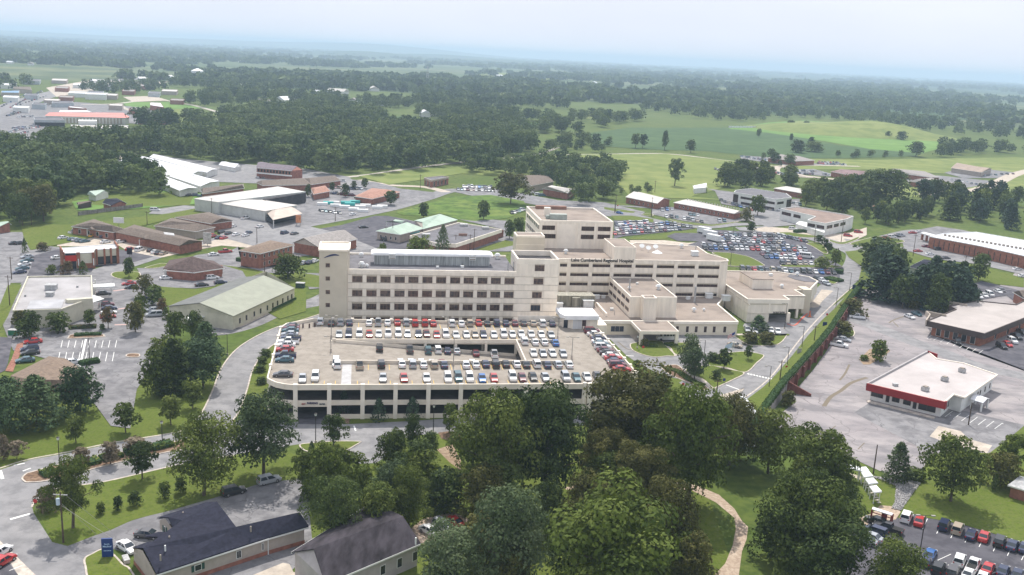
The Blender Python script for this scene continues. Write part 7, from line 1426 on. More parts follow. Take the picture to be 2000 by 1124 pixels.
# ---- single trees that stand out: name | label | crop x foot_y top_y width kind leaves
def many(txt):
 for ln in txt.strip().split('\n'):
  nm, lb, d, cat = [s.strip() for s in ln.split('|')]; c, x, yb, yt, w_, kd, m = d.split(); T(nm, lb, c, float(x), float(yb), float(yt), float(w_), kd, m, cat)
many('''
oak_tree|large round oak on the lawn left of the silvery maple|o 398 968 815 138 round oak|tree
maple_tree|large silvery maple on the lawn right of the round oak|o 515 928 774 140 round silver|tree
oak_tree|broad oak beside the utility pole at the lower left street|e 560 760 235 350 open oak|tree
young_maple_tree|single small maple on the lawn below the boulevard|e 1092 385 115 235 small dark|tree
young_maple_tree|leftmost of four small lawn trees above the boulevard|d 585 1045 845 175 small oak|tree
young_maple_tree|second small lawn tree above the boulevard, with a wide crown|d 965 965 745 210 small oak|tree
young_maple_tree|third small lawn tree above the boulevard, behind a lamp|d 1312 905 695 190 small oak|tree
young_maple_tree|rightmost small lawn tree, beside the curving drive|d 1480 780 575 180 small oak|tree
young_maple_tree|small dark tree on the island in front of the garage entrance|h 595 1065 835 205 small dark|tree
pear_tree|small bright teardrop shaped tree at the road in front of the garage|h 1485 965 745 140 pear bright|tree
holly_tree|narrow dark conical evergreen against the garage, nearest the entrance|h 675 830 625 125 cone spruce|tree
holly_tree|dark broad conical evergreen, second along the garage front|h 942 875 695 150 cone spruce|tree
holly_tree|dark conical evergreen, third along the garage front|h 1200 865 685 155 cone spruce|tree
holly_tree|slim conical evergreen against the garage, behind the big trees|h 1705 790 590 95 cone spruce|tree
cedar_tree|taller of two dark cedars below the garage road|h 1205 1130 835 150 tall dark|tree
cedar_tree|shorter of two dark cedars below the garage road|h 1080 1190 945 170 tall dark|tree
cedar_tree|tiny spruce on the island near the silvery maple|h 428 1110 1030 70 cone spruce|tree
crape_myrtle|brownish myrtle in the median, nearest the street end|e 625 290 150 155 small brown|shrub
crape_myrtle|brownish myrtle in the median, middle of three|e 848 275 105 160 small brown|shrub
crape_myrtle|brownish myrtle in the median behind the small maple|e 1045 180 70 190 small brown|shrub
crape_myrtle|wide brownish myrtle beside the stop sign at the street corner|e 360 625 455 175 mass brown|shrub
crape_myrtle|brownish myrtle at the left edge by the boulevard|e 130 230 95 130 small brown|shrub
crape_myrtle|grey brown myrtle cut by the left edge of the picture|e 30 235 55 110 mass brown|shrub
small_cedar|smallest of five young cedars on the lower lawn|e 775 650 565 75 mass oak|shrub
small_cedar|young cedar, second from the left on the lower lawn|e 905 620 520 80 mass dark|shrub
small_cedar|young round cedar in the middle of the lower lawn|e 1030 590 485 95 mass dark|shrub
small_cedar|young cedar just left of the large oak shade|e 1265 530 410 90 mass dark|shrub
small_cedar|dark cedar in the shade under the large oak|e 1385 490 375 100 mass dark|shrub
maple_tree|airy tree with forked trunk beside the shaded drive|g 775 500 175 210 open oak|tree
locust_tree|bright feathery tree behind the shaded drive|g 930 560 120 330 open bright|tree
oak_tree|big dark tree between the two lower roofs|g 1000 870 380 440 round dark|tree
oak_tree|olive tree behind the stained roof house, left of the parked cars|g 1330 830 430 360 mass oak|tree
locust_tree|pale grey green tree above the gravel lot|g 1420 640 270 380 mass silver|tree
hackberry_tree|bright tree filling the slope above the parked white cars|g 1560 760 300 330 mass oak|tree
hackberry_tree|dense tree directly above the red parked car|g 1850 640 330 380 mass dark|tree
elm_tree|yellow green tree beside the garden bed|g 1150 350 190 200 tall bright|tree
oak_tree|wide green shrubby tree beside the drive to the lower lots|g 1650 360 150 320 mass bright|tree
oak_tree|tall dark green oak left of centre in the park|o 955 985 768 160 round oak|tree
magnolia_tree|very dark dense oak in the middle of the park grove|o 1062 975 762 175 round dark|tree
sweetgum_tree|tall reddish green tree covering the garage corner|o 1225 925 728 210 round olive|tree
sweetgum_tree|tall bright green tree in front of the ring road|o 1345 985 762 165 tall bright|tree
elm_tree|olive tree at the end of the covered walkway|o 1424 915 778 110 tall olive|tree
elm_tree|thin olive tree in the park, above the curved path|o 1170 970 842 110 open olive|tree
elm_tree|rusty tree in front of the curved park path|o 1240 1010 868 130 open olive|tree
elm_tree|dark bushy tree at the left end of the park path|o 965 1010 905 115 mass dark|tree
maple_tree|large silvery tree at the bottom edge with upright crown|o 990 1165 962 165 tall silver|tree
maple_tree|silvery round tree right of the stained roof|o 880 1170 1032 150 round silver|tree
oak_tree|huge bright green oak at the bottom centre|o 1190 1230 968 280 round bright|tree
oak_tree|olive tree right of the huge bottom oak|o 1290 1110 945 130 mass olive|tree
oak_tree|small olive tree at the bottom edge by the path|o 1350 1150 1050 90 mass olive|tree
oak_tree|tall tree with bare trunk at the covered walkway|o 1500 925 805 100 tall oak|tree
oak_tree|large spreading tree below the worn lot|o 1585 1010 838 165 open oak|tree
oak_tree|big green tree right of the park path|o 1560 1110 925 165 round oak|tree
oak_tree|large dark tree left of the brick paving|o 1615 1150 1000 170 round dark|tree
oak_tree|dark tree at the bottom right beside the double parking row|o 1745 1200 1062 130 mass oak|tree
oak_tree|low dark tree on the bank right of the park path|o 1505 1090 1010 80 mass dark|tree
oak_tree|round tree on the verge left of the worn lot|o 1440 895 805 75 tall oak|tree
pine_tree|slender pine standing alone between the rock channel and the lot|t 985 405 120 200 pine silver|tree
oak_tree|big dark oak on the grass above the lower right car park|t 1400 560 75 430 round oak|tree
willow_tree|loose pale green tree near the right edge|t 1780 440 190 260 mass olive|tree
locust_tree|bright yellow green tree in the upper right of the lawn|t 1850 330 50 200 open bright|tree
small_cedar|small dark conical cedar by the grey metal shed|t 1735 480 345 70 cone dark|tree
mulberry_bush|bushy green shrub between the slender pine and the big oak|t 1110 385 300 190 mass bright|shrub
maple_tree|taller of the twin maples in front of the hospital entrance|v 1040 500 225 190 tall silver|tree
maple_tree|nearer twin maple beside the planted bed|v 1085 560 325 200 tall silver|tree
pine_tree|bushy pine in front of the drive-in canopy|v 1575 185 70 155 pine pine|tree
dogwood_tree|round dark tree on the lawn below the flagpole|v 1310 480 330 140 small dark|tree
dogwood_tree|small dark tree at the tip of the entrance lawn|v 1495 405 300 70 small dark|tree
dogwood_tree|small round tree on the lower entrance lawn|v 1250 555 485 85 mass dark|tree
holly_bush|wide shrub on the lawn corner left of the flagpole|v 1225 420 350 110 mass dark|shrub
crape_myrtle|left shrub mass on the island by the ambulance drive|v 1515 280 190 150 mass olive|shrub
crape_myrtle|right shrub mass on the island by the ambulance drive|v 1635 282 195 150 mass olive|shrub
holly_bush|brownish shrub beside the entrance canopy column|v 705 300 245 80 mass olive|shrub
pear_tree|small light green tree at the corner of the parking deck|v 645 480 410 80 small bright|tree
oak_tree|yellow green tree on the bank at the garage right side|v 800 640 520 260 mass oak|tree
crape_myrtle|wide grey green shrub at the top of the brick wall|s 570 450 345 165 mass olive|shrub
crape_myrtle|shrubby tree over the abandoned red machinery|s 640 300 175 190 mass olive|shrub
locust_tree|low bushy tree on the weedy island in the worn lot|s 840 650 495 150 mass bright|tree
small_shrub|yellowish weed clump beside the weedy island|s 735 645 605 80 mass bright|shrub
hawthorn_tree|upper small olive tree in the worn lot corner|s 1010 195 105 95 small olive|tree
hawthorn_tree|lower small olive tree in the worn lot corner|s 1105 250 160 105 mass olive|tree
small_shrub|yellow bush at the foot of the brick wing wall|s 150 1000 880 130 mass olive|shrub
oak_tree|dark round tree beside the long brick hall|r 1610 1060 850 165 tall dark|tree
oak_tree|huge dark dome shaped tree beside the curving street|r 860 960 735 370 round dark|tree
pine_tree|largest dark pine left of the grey roofed house|r 910 1200 870 420 pine spruce|tree
pine_tree|dark pine in front of the grey roofed house|r 1160 1250 950 300 pine spruce|tree
pine_tree|wide dark pine right of the grey roofed house|r 1400 1280 930 380 mass spruce|tree
pine_tree|small dark pine at the right end of the dark grove|r 1540 1240 1080 160 pine spruce|tree
oak_tree|great dark oak with wide crown behind the offices|r 900 480 200 400 round dark|tree
pear_tree|round topped tree at the corner of the staff lot|Y 1795 600 385 175 pear oak|tree
pear_tree|low wide yellow green tree among the red cars|Y 1620 620 480 220 mass bright|tree
pear_tree|left of three small street trees by the staff lot|Y 1580 305 200 130 small dark|tree
pear_tree|middle of three small street trees by the staff lot|Y 1660 395 250 100 small dark|tree
pear_tree|right of three small street trees by the staff lot|Y 1715 420 300 105 pear dark|tree
pear_tree|round tree at the back edge of the staff lot|Y 705 165 30 140 small dark|tree
maple_tree|round pale green tree in front of the glass office|n 1175 560 405 145 round bright|tree
maple_tree|small brown green tree at the end of the long brick office|n 1085 600 500 100 mass olive|tree
oak_tree|huge round oak with bare trunk in the meadow left of the rear tower|B 975 1120 955 205 round olive|tree
sycamore_tree|pale bare trunked tree rising in the meadow|n 540 330 125 120 open silver|tree
spruce_tree|blue green spruce standing behind the near wing roof|U 965 720 345 240 cone silver|tree
maple_tree|yellow green round tree behind the near wing roof|U 700 780 490 330 round bright|tree
maple_tree|small bright tree behind the near wing, left of the yellow green one|U 275 730 570 130 mass bright|tree
cedar_tree|grey green tree beside the seafoam roof|U 745 270 100 140 tall dark|tree
elm_tree|bushy tree in the rough meadow left of the round oak|U 1440 290 75 170 tall dark|tree
elm_tree|dark tree directly left of the rear tower|U 1735 510 300 130 tall dark|tree
elm_tree|dark bushy tree against the rear tower corner|U 1840 480 270 150 mass dark|tree
maple_tree|large round tree beside the two storey brick office|b 830 1040 850 230 mass oak|tree
holly_tree|clipped round tree in front of the terracotta roof|b 1625 475 365 115 round dark|tree
holly_tree|second clipped round yard tree in the nursery lot|b 1425 350 270 65 pear dark|tree
holly_tree|third clipped round yard tree in the nursery lot|b 1340 355 290 55 pear dark|tree
holly_tree|clipped dark tree beside the white box trucks|b 1275 415 310 75 pear dark|tree
holly_tree|leftmost clipped dark tree in the nursery lot|b 1175 370 300 55 pear dark|tree
elm_tree|dark tree at the shed bay of the lumber store|b 990 415 320 60 tall dark|tree
pear_tree|tall dark tree on the island opposite the bank|a 990 640 490 90 tall dark|tree
maple_tree|brown green tree at the top of the clinic drive|a 1115 790 620 140 tall olive|tree
maple_tree|dark green tree second down the clinic drive|a 1190 850 700 150 tall dark|tree
maple_tree|brownish tree third down the clinic drive|a 1245 910 800 90 mass rust|tree
maple_tree|tall olive tree fourth down the clinic drive|a 1040 1060 835 150 tall olive|tree
cedar_tree|dark cedar between the parked van and the metal hall|a 1275 960 865 80 cone dark|tree
oak_tree|dark tree in front of the metal hall entrance|a 1500 1120 900 150 tall dark|tree
oak_tree|leafy olive tree in front of the metal hall|a 1340 1120 905 170 tall oak|tree
pear_tree|green tree in front of the clinic side wall|a 690 1020 890 110 small oak|tree
pear_tree|rusty leaved tree by the clinic entrance|a 830 1030 870 100 small rust|tree
magnolia_tree|dark green tree at the clinic front corner, right of two|a 450 1060 905 170 mass dark|tree
magnolia_tree|dark green tree at the clinic front corner, left of two|a 245 1090 900 160 tall dark|tree
pear_tree|yellow green tree at the left clinic corner|a 150 1040 900 110 small olive|tree
holly_bush|round dark shrub near the rusty tree|a 785 1045 995 50 mass dark|shrub
cedar_tree|dark pointed tree in front of the restaurant|W 810 1075 790 270 cone dark|tree
pear_tree|rust and green tree in front of the red arched door|W 470 1080 790 270 mass rust|tree
pear_tree|low green tree left of the rusty one at the restaurant|W 130 1080 880 220 mass oak|tree
cedar_tree|narrow dark cedar beside the left utility pole|a 190 450 335 50 cone dark|tree
cherry_tree|reddish round tree beside the far left lot|a 325 435 370 85 mass rust|tree
oak_tree|dark tree at the left end of the boulevard pines|d 190 240 90 130 mass dark|tree
''')
# ---- groves: many trees each, every tree its own object
def inpoly(x, y, p):
 c = False
 for i in range(len(p)):
  a, b = p[i], p[i - 1]
  if (a[1] > y) != (b[1] > y) and x < (b[0] - a[0]) * (y - a[1]) / (b[1] - a[1]) + a[0]: c = not c
 return c
def scatter(poly, sp, rs, mx=100000):
 w = W2(poly); xs = [p[0] for p in w]; ys = [p[1] for p in w]; out = []
 nx = int((max(xs) - min(xs)) / sp) + 1; ny = int((max(ys) - min(ys)) / sp) + 1
 for i in range(nx):
  for j in range(ny):
   x = min(xs) + (i + .5 * (j % 2) + rs.uniform(-.38, .38)) * sp; y = min(ys) + (j + rs.uniform(-.38, .38)) * sp
   if inpoly(x, y, w): out.append((x, y))
 return out
rsG = random.Random(11)
def grove(name, desc, c, pts, sp, h, asp, kinds, ms, group, num=True, leaf=None):
 P_ = scatter(K(c, *pts), sp, rsG); P_.sort(key=lambda p: pix((p[0], p[1], 0))[0])
 for i, (x, y) in enumerate(P_):
  hh = rsG.uniform(*h); kd = rsG.choice(kinds); m = rsG.choice(ms); d = math.hypot(x, y)
  lb = ('%s from the left %s' % (ORD[i].capitalize(), desc)) if num and i < 30 else desc
  tree(name, (lb[0].lower() + lb[1:]) if num else desc, 'tree', 0, 0, hh, hh * asp * rsG.uniform(.85, 1.15), kd, m, leaf or max(.34, min(1.0, d * .0018)), group, world=(x, y, 0))
grove('pine_tree', 'tree in the pine grove left of the curving drive', 'd', ((1000,680),(1070,580),(1230,470),(1400,390),(1590,380),(1670,480),(1640,650),(1450,740),(1250,750),(1020,780)), 9.2, (8.5, 13), .95, ('pine', 'pine', 'mass', 'tall'), ('pine', 'pine', 'dark', 'oak'), 'pines beside the curving drive')
grove('pine_tree', 'tree in the pine grove below the tan hip roof', 'd', ((-60,850),(150,840),(350,830),(560,790),(800,760),(910,800),(850,880),(600,910),(250,980),(-40,1010)), 8.6, (10, 13), .95, ('pine', 'pine', 'mass', 'round'), ('pine', 'dark', 'oak', 'pine'), 'pines below the tan roofed office')
grove('maple_tree', 'lot tree in the column left of the pine grove', 'd', ((990,120),(1080,60),(1160,200),(1120,330),(1060,460),(1000,420),(1040,250)), 7.5, (7, 9), .65, ('tall', 'small'), ('oak', 'olive'), 'trees dividing the clinic lots')
grove('oak_tree', 'tree in the dark grove around the grey roofed house', 'r', ((720,1000),(1000,900),(1080,1080),(1500,1130),(1560,1290),(1300,1330),(1000,1310),(780,1250),(700,1150)), 13, (11, 15), .8, ('round', 'mass', 'pine'), ('dark', 'spruce'), 'dark grove around the grey roofed house')
grove('avenue_tree', 'tree of the shady avenue by the orange roofed house', 'r', ((690,610),(900,650),(1240,590),(1260,560),(1200,520),(900,560),(700,560)), 9, (9, 12), .7, ('tall', 'round'), ('dark', 'oak'), 'avenue trees by the clay roofed house')
grove('oak_tree', 'tree in the grove behind the white office', 'r', ((260,480),(420,380),(640,370),(790,400),(820,480),(700,540),(560,560),(420,530),(280,500)), 12, (11, 15), .85, ('round', 'mass', 'tall'), ('dark', 'oak'), 'grove behind the white office')
grove('oak_tree', 'tree in the wide grove at the right edge', 'r', ((1130,420),(1300,400),(1500,420),(1700,420),(1900,460),(2050,520),(2050,680),(1850,690),(1700,640),(1500,640),(1380,600),(1330,500),(1130,480)), 17, (11, 16), .85, ('round', 'mass', 'tall', 'pine'), ('dark', 'oak', 'spruce'), 'wide grove at the right edge')
grove('meadow_tree', 'tree in the wooded strip behind the brick clinic', 'n', ((870,340),(900,280),(1100,250),(1300,270),(1450,300),(1440,345),(1250,350),(1000,360)), 17, (11, 15), 1.0, ('round', 'mass'), ('dark', 'oak'), 'wooded strip behind the brick clinic')
grove('park_tree', 'tree of the creek park, behind the parked white cars', 'o', ((600,960),(700,900),(880,870),(900,960),(840,1000),(700,1010),(600,1000)), 7.5, (4.5, 7.5), .95, ('mass', 'round', 'mass'), ('oak', 'bright', 'silver', 'dark'), 'creek park trees')
grove('park_tree', 'tree of the creek park, between the garage and the curved path', 'o', ((900,900),(1000,860),(1100,850),(1300,850),(1430,880),(1430,905),(1300,930),(1180,940),(1150,880),(1080,880),(1070,945),(920,950)), 9, (8, 13), .9, ('mass', 'round', 'tall'), ('oak', 'olive', 'bright', 'dark'), 'creek park trees')
grove('park_tree', 'tree of the creek park, inside the curve of the path', 'o', ((900,1000),(1060,985),(1200,980),(1300,1000),(1320,1060),(1340,1124),(1340,1200),(900,1200)), 10, (8, 12), .95, ('mass', 'round'), ('oak', 'olive', 'dark'), 'creek park trees')
grove('park_tree', 'tree on the bank between the path and the lower car park', 'o', ((1520,950),(1600,950),(1640,1010),(1660,1060),(1700,1200),(1500,1200),(1500,1060)), 10, (8, 12), .95, ('mass', 'round'), ('oak', 'bright', 'dark'), 'creek park trees')
many('''
oak_tree|tall dark tree rising above the wooded strip|n 1050 270 120 170 round dark|tree
meadow_tree|dark pointed tree in the crop field, left of three|C 510 755 708 30 pear dark|tree
meadow_tree|dark pointed tree in the crop field, middle of three|C 688 780 735 28 pear dark|tree
meadow_tree|lone round dark tree at the edge of the bright field|C 1372 860 780 95 round dark|tree
meadow_tree|left dark tree of the clump in the crop field|C 725 840 770 95 mass dark|tree
meadow_tree|right dark tree of the clump in the crop field|C 815 835 780 105 mass dark|tree
meadow_tree|small dark tree above the field clump|C 797 800 755 40 small dark|tree
meadow_tree|small dark tree on the crest of the field|C 1220 760 722 32 small dark|tree
meadow_tree|dark tree at the right end of the crest|C 1295 770 722 60 mass dark|tree
meadow_tree|round tree behind the crest of the bright field|C 688 704 662 48 round dark|tree
meadow_tree|second round tree behind the crest of the bright field|C 770 700 665 42 round dark|tree
meadow_tree|twin dark tree beside the farm track|B 1660 815 735 60 open dark|tree
meadow_tree|right twin dark tree beside the farm track|B 1700 815 740 50 open dark|tree
meadow_tree|dark narrow tree by the white farm trailer|B 1820 825 720 40 tall dark|tree
meadow_tree|dark tree by the farm track at the field corner|C 137 840 770 60 round dark|tree
''')
# ---- woods: the nearest trees individually, the rest of each mass as one object
WOODS = [  # crop, polygon of tree feet, spacing, height range
 ('o', ((-60,440),(-60,330),(0,300),(60,290),(110,320),(200,330),(300,360),(318,392),(250,375),(180,385),(140,390),(130,435),(60,445)), 13, (12, 17)),
 ('o', ((60,300),(120,282),(250,286),(420,268),(600,270),(800,262),(1000,268),(1050,285),(1040,300),(940,318),(850,330),(740,342),(640,345),(500,322),(400,318),(300,306),(210,310),(100,300)), 15, (13, 18)),
 ('o', ((250,240),(300,255),(420,262),(600,270),(800,262),(1000,268),(1060,262),(1130,262),(1080,240),(1000,228),(900,212),(840,225),(740,232),(640,205),(540,205),(470,235),(400,250),(330,238)), 19, (13, 18)),
 ('o', ((350,205),(430,190),(400,175),(330,170),(360,150),(450,158),(560,165),(700,178),(860,190),(1000,196),(1080,205),(1140,215),(1060,222),(900,205),(740,218),(640,200),(520,200),(440,215)), 25, (13, 18)),
 ('o', ((900,338),(920,318),(1000,322),(1080,325),(1180,328),(1230,345),(1220,362),(1160,370),(1100,388),(1080,365),(1000,342)), 12, (8, 13)),
 ('o', ((1110,400),(1120,380),(1200,365),(1215,372),(1180,395),(1140,408)), 13, (9, 13)),
 ('o', ((1180,378),(1200,362),(1260,372),(1300,380),(1240,392)), 13, (4, 7)),
 ('o', ((1100,262),(1120,240),(1180,250),(1320,228),(1440,240),(1500,236),(1480,215),(1400,212),(1240,215),(1100,225)), 26, (12, 17)),
 ('o', ((1060,300),(1080,282),(1130,275),(1200,285),(1190,300),(1120,298)), 16, (6, 12)),
 ('o', ((1500,236),(1560,232),(1660,238),(1760,256),(1900,268),(2060,280),(2060,240),(1860,220),(1700,205),(1560,205),(1480,215)), 30, (12, 17)),
 ('o', ((1830,310),(1840,290),(1900,278),(2060,285),(2060,305),(1960,300)), 20, (10, 15)),
 ('o', ((1620,312),(1720,310),(1820,312),(1720,304),(1620,305)), 16, (4, 8)), ('o', ((1520,330),(1560,322),(1500,310),(1480,312)), 14, (5, 10)),
 ('o', ((150,180),(240,186),(330,178),(300,165),(200,168),(160,172)), 26, (11, 15)), ('o', ((100,205),(130,196),(200,200),(170,212)), 22, (10, 14)), ('o', ((-60,180),(40,178),(60,165),(-60,150)), 34, (12, 16)), ('o', ((430,235),(560,240),(620,250),(480,255)), 22, (12, 16)),
 ('o', ((870,180),(1000,186),(1120,192),(1120,182),(950,172)), 34, (11, 16)),
]
FW = []; EXC = [[(735,232),(800,226),(875,236),(860,262),(780,258)], [(975,240),(1065,240),(1060,256),(980,256)], [(480,208),(560,204),(620,214),(560,220)], [(650,196),(760,192),(800,200),(700,206)]]
for c, pts, sp, hh in WOODS:
 for x, y in scatter(K(c, *pts), sp, rsG):
  q_ = pix((x, y, 0))
  if any(inpoly(q_[0], q_[1], e) for e in EXC) or (math.hypot(x, y) > 1150 and math.sin(x * .011 + 2 * math.sin(y * .006)) + math.sin(y * .009 + x * .004) + rsG.uniform(-.3, .3) > .8): continue
  FW.append((math.hypot(x, y), x, y, rsG.uniform(*hh)))
FW.sort()
nind = max(0, 299 - len([t for t in TREES if t['category'] == 'tree']))
for d, x, y, h in FW[:nind]:
 tree('woodland_tree', 'broad dark green tree standing in the dense woodland beyond the town', 'tree', 0, 0, h, h * rsG.uniform(.75, 1.05), rsG.choice(('mass', 'round', 'tall')), rsG.choice(('oak', 'dark', 'oak', 'dark', 'olive')), max(.5, d * .00135), 'woodland trees beyond the town', world=(x, y, 0))
def wood_object(name, label, items, lo, hi, seed, tint):
 """merge low tree crowns: items of (x, y, h, w)"""
 rs = np.random.RandomState(seed); protos = []
 for k in range(4):
  p, nrm, val, _ = crown('mass' if k % 2 else 'round', k + 5, 520 if lo < 1500 else (150 if lo < 3000 else 80), 1); keep = p[:, 2] > .18; protos.append((p[keep], nrm[keep], val[keep]))
 P_ = []; N_ = []; V_ = []; S_ = []
 for x, y, h, w_ in items:
  p, nrm, val = protos[rs.randint(4)]; a = rs.uniform(0, 6.28); ca, sa = math.cos(a), math.sin(a); Rm = np.array([[ca, -sa, 0], [sa, ca, 0], [0, 0, 1]])
  P_.append(p @ Rm.T * np.array([w_, w_, h]) + np.array([x, y, -max(0, math.hypot(x, y) - 3000) ** 2 / 1.35e7])); N_.append(nrm @ Rm.T); V_.append(np.clip(val * .45 + rs.uniform(-.15, .8) * (1 if rs.rand() > .06 else 1.5), 0, 1.3)); S_.append(np.full(len(p), w_ * (.062 if lo < 1500 else (.11 if lo < 3000 else .16))))
 p = np.concatenate(P_); n = np.concatenate(N_); me = leaf_mesh(name, p, n, np.concatenate(S_)[:, None][:, 0], np.concatenate(V_), LM[tint], rs)
 o = bpy.data.objects.new(name, me); COL.objects.link(o); o['kind'] = 'stuff'; tag(o, label, 'woodland'); return o
rest = [(x, y, h, h * rsG.uniform(.8, 1.25)) for d, x, y, h in FW[nind:]]
nearw = [r for r in rest if math.hypot(r[0], r[1]) < 1500]; farw = [r for r in rest if math.hypot(r[0], r[1]) >= 1500]
if nearw: wood_object('woodland', 'continuous green woodland covering the middle distance', nearw, 1000, 1500, 1, 'wood')
if farw: wood_object('far_woodland', 'hazy woodland belts on the far plain', farw, 1600, 4000, 2, 'wood')
# the far plain: belts of tree clumps thinning between fields, to the horizon
far = []; rf = random.Random(5)
for i in range(13000):
 y = 1900 * (12.0 ** rf.random()) ; x = rf.uniform(-.68, .68) * y
 v = math.sin(x * .0021 + 1.3 * math.sin(y * .0011)) + math.sin(y * .0034 + x * .0009) + .8 * math.sin(x * .0052 - y * .0019 + 2) + .6 * math.sin(y * .009 + x * .003)
 if v < .0 + rf.uniform(-.5, .5): continue
 px_ = pix((x, y, 0)); s = 1 + (y - 1900) / 9000
 if 1430 < px_[0] < 1880 and 212 < px_[1] < 300: continue
 if px_[0] < 330 and 150 < px_[1] and abs(px_[1] - (290 - px_[0] * .75)) < 40: continue
 far.append((x, y, rf.uniform(10, 17) * (1 + .12 * s), rf.uniform(22, 48) * s))
wood_object('plain_woodland', 'hazy belts of woodland across the plain to the horizon', far, 4000, 20000, 3, 'wood')
# ================================================================= hills, far houses, tower
def hill(name, cx, cy, rx, ry, h, rot=0, m=None, seed=0, n=40):
 b = MB(); rs = random.Random(seed)
 for j in range(n + 1):
  for i in range(n + 1):
   u = -1 + 2 * i / n; v = -1 + 2 * j / n; r = math.hypot(u, v); z = h * max(0, 1 - r * r) ** 1.6 * (1 + .18 * math.sin(3 * u + seed) + .12 * math.sin(7 * u + 2 * v + seed)) - 1.5
   x, y = u * rx, v * ry; b.v.append((cx + x * math.cos(rot) - y * math.sin(rot), cy + x * math.sin(rot) + y * math.cos(rot), z))
 for j in range(n):
  for i in range(n): a = j * (n + 1) + i; b.f.append([a, a + 1, a + n + 2, a + n + 1]); b.mi.append(0)
 o = b.build(name, m or WOODG, None, smooth=True); o['kind'] = 'structure'; return o
WOODG = ground_mat('wooded_ground', [(.035, .065, .024), (.055, .09, .03), (.022, .045, .018)], [.004, .03])
def hpx(name, x, ycrest, wpx, dist_, depth, h=None, seed=0, m=None):
 """ridge at a given distance whose crest meets pixel row ycrest"""
 a = G(x, 400); d = Vector((a.x, a.y)).normalized() * dist_; lo, hi = 0, 1200
 for _ in range(40):
  mz = (lo + hi) / 2
  if pix((d.x, d.y, mz))[1] > ycrest: lo = mz
  else: hi = mz
 return hill(name, d.x, d.y, wpx * dist_ / FPX / 2, depth, mz + 1.5, 0, m, seed)
hpx('hill', 720, 103, 420, 9500, 1800, seed=2); hpx('hill', 900, 110, 520, 11500, 2000, seed=3); hpx('hill', 200, 84, 900, 11500, 2000, seed=4); hpx('hill', 250, 68, 900, 17500, 2600, seed=5); hpx('hill', 620, 82, 900, 18500, 2600, seed=6)
hpx('hill', 1350, 136, 1400, 11500, 2500, seed=7); hpx('hill', 1900, 182, 1400, 7000, 1800, seed=8); hpx('hill', 60, 94, 500, 8500, 1300, seed=9); hpx('hill', 1100, 124, 900, 9500, 1500, seed=10)
hpx('hill', 1640, 236, 420, 1450, 130, seed=12, m=FIELD1)
# far houses
rh = random.Random(9)
HSP = [(690,155),(720,160),(890,158),(910,160),(960,147),(975,150),(1005,163),(1050,185),(1060,190),(1105,188),(1125,180),(1240,193),(1250,196),(1110,186),(1150,178),(1345,200),(1395,218),(1400,186),(1490,193),(1780,235),(1800,242),(1850,244),(1650,195),(1370,195),(1320,200),(850,225),(885,223),(895,228),(830,228),(1000,228),(990,222),(620,185),(660,183),(730,178),(560,200),(520,205),(480,170),(430,160),(330,155),(280,158),(240,150),(60,128),(20,125),(250,125),(470,122),(320,103),(590,145),(610,150),(1560,198),(1500,205),(1290,205),(1205,145),(1130,143),(1110,136),(1600,176),(1900,215),(1960,196),(1100,155),(1160,165),(780,160),(690,200),(750,205)]
base = {}
for i, (x, y) in enumerate(HSP):
 d = dist(x, y); big = rh.random() < .18; L_ = rh.uniform(14, 24) * (2.2 if big else 1); Wd = rh.uniform(9, 13) * (1.5 if big else 1); hh = rh.uniform(3.5, 5.5)
 k = 'white_roofed_building' if big else 'country_house'; r = bpy.data.objects.new(k, None); COL.objects.link(r); r.location = G(x, y)
 tag(r, 'pale house far away among the trees of the plain' if not big else 'long white roofed shed far away on the plain', 'house' if not big else 'shed', 'houses on the far plain' if not big else 'sheds on the far plain')
 b = MB(); b.box((0, 0, hh / 2), (L_, Wd, hh)); o = b.build('wall', WHITEW); o.parent = r
 b = MB(); x0, y0, zr = L_ / 2 + .6, Wd / 2 + .6, hh + Wd * .28; b.add([(-x0, -y0, hh), (x0, -y0, hh), (x0, y0, hh), (-x0, y0, hh), (-x0, 0, zr), (x0, 0, zr)], [[0, 1, 5, 4], [2, 3, 4, 5], [3, 0, 4], [1, 2, 5]]); o = b.build('roof', rh.choice((WROOF, WROOF, SHINGM, PALER))); o.parent = r
 r.rotation_euler = (0, 0, rh.uniform(0, 3.1))
# water tank and lattice mast
p = G(386, 158); r = empty('water_tower', p, 'pale grey water tank with domed roof on the wooded hill', 'water tower'); d = dist(386, 158)
zt = topz(386, 158, 134); rr = 22 * d / FPX / 2
b = MB(); b.tube((p.x, p.y, 0), (p.x, p.y, zt * .8), rr, rr, 24); b.build('tank', WMETAL, r); b = MB(); b.tube((p.x, p.y, zt * .8), (p.x, p.y, zt), rr * 1.03, rr * .15, 24); b.build('dome_roof', WHITEROOF, r)
p = G(834, 170); zt = topz(834, 170, 130); r = empty('radio_mast', p, 'thin dark lattice mast standing far off above the trees', 'mast')
b = MB()
for a in range(3):
 t = a * 2.09; b.tube((p.x + 5 * math.cos(t), p.y + 5 * math.sin(t), 0), (p.x + 1.2 * math.cos(t), p.y + 1.2 * math.sin(t), zt), .5, .4, 5)
for k in range(12):
 z0 = zt * k / 12; z1 = zt * (k + 1) / 12
 for a in range(3):
  t = a * 2.09; t2 = (a + 1) * 2.09; q0 = 5 - 3.8 * k / 12; q1 = 5 - 3.8 * (k + 1) / 12; b.tube((p.x + q0 * math.cos(t), p.y + q0 * math.sin(t), z0), (p.x + q1 * math.cos(t2), p.y + q1 * math.sin(t2), z1), .22, .22, 4)
b.build('lattice', GMETAL, r)
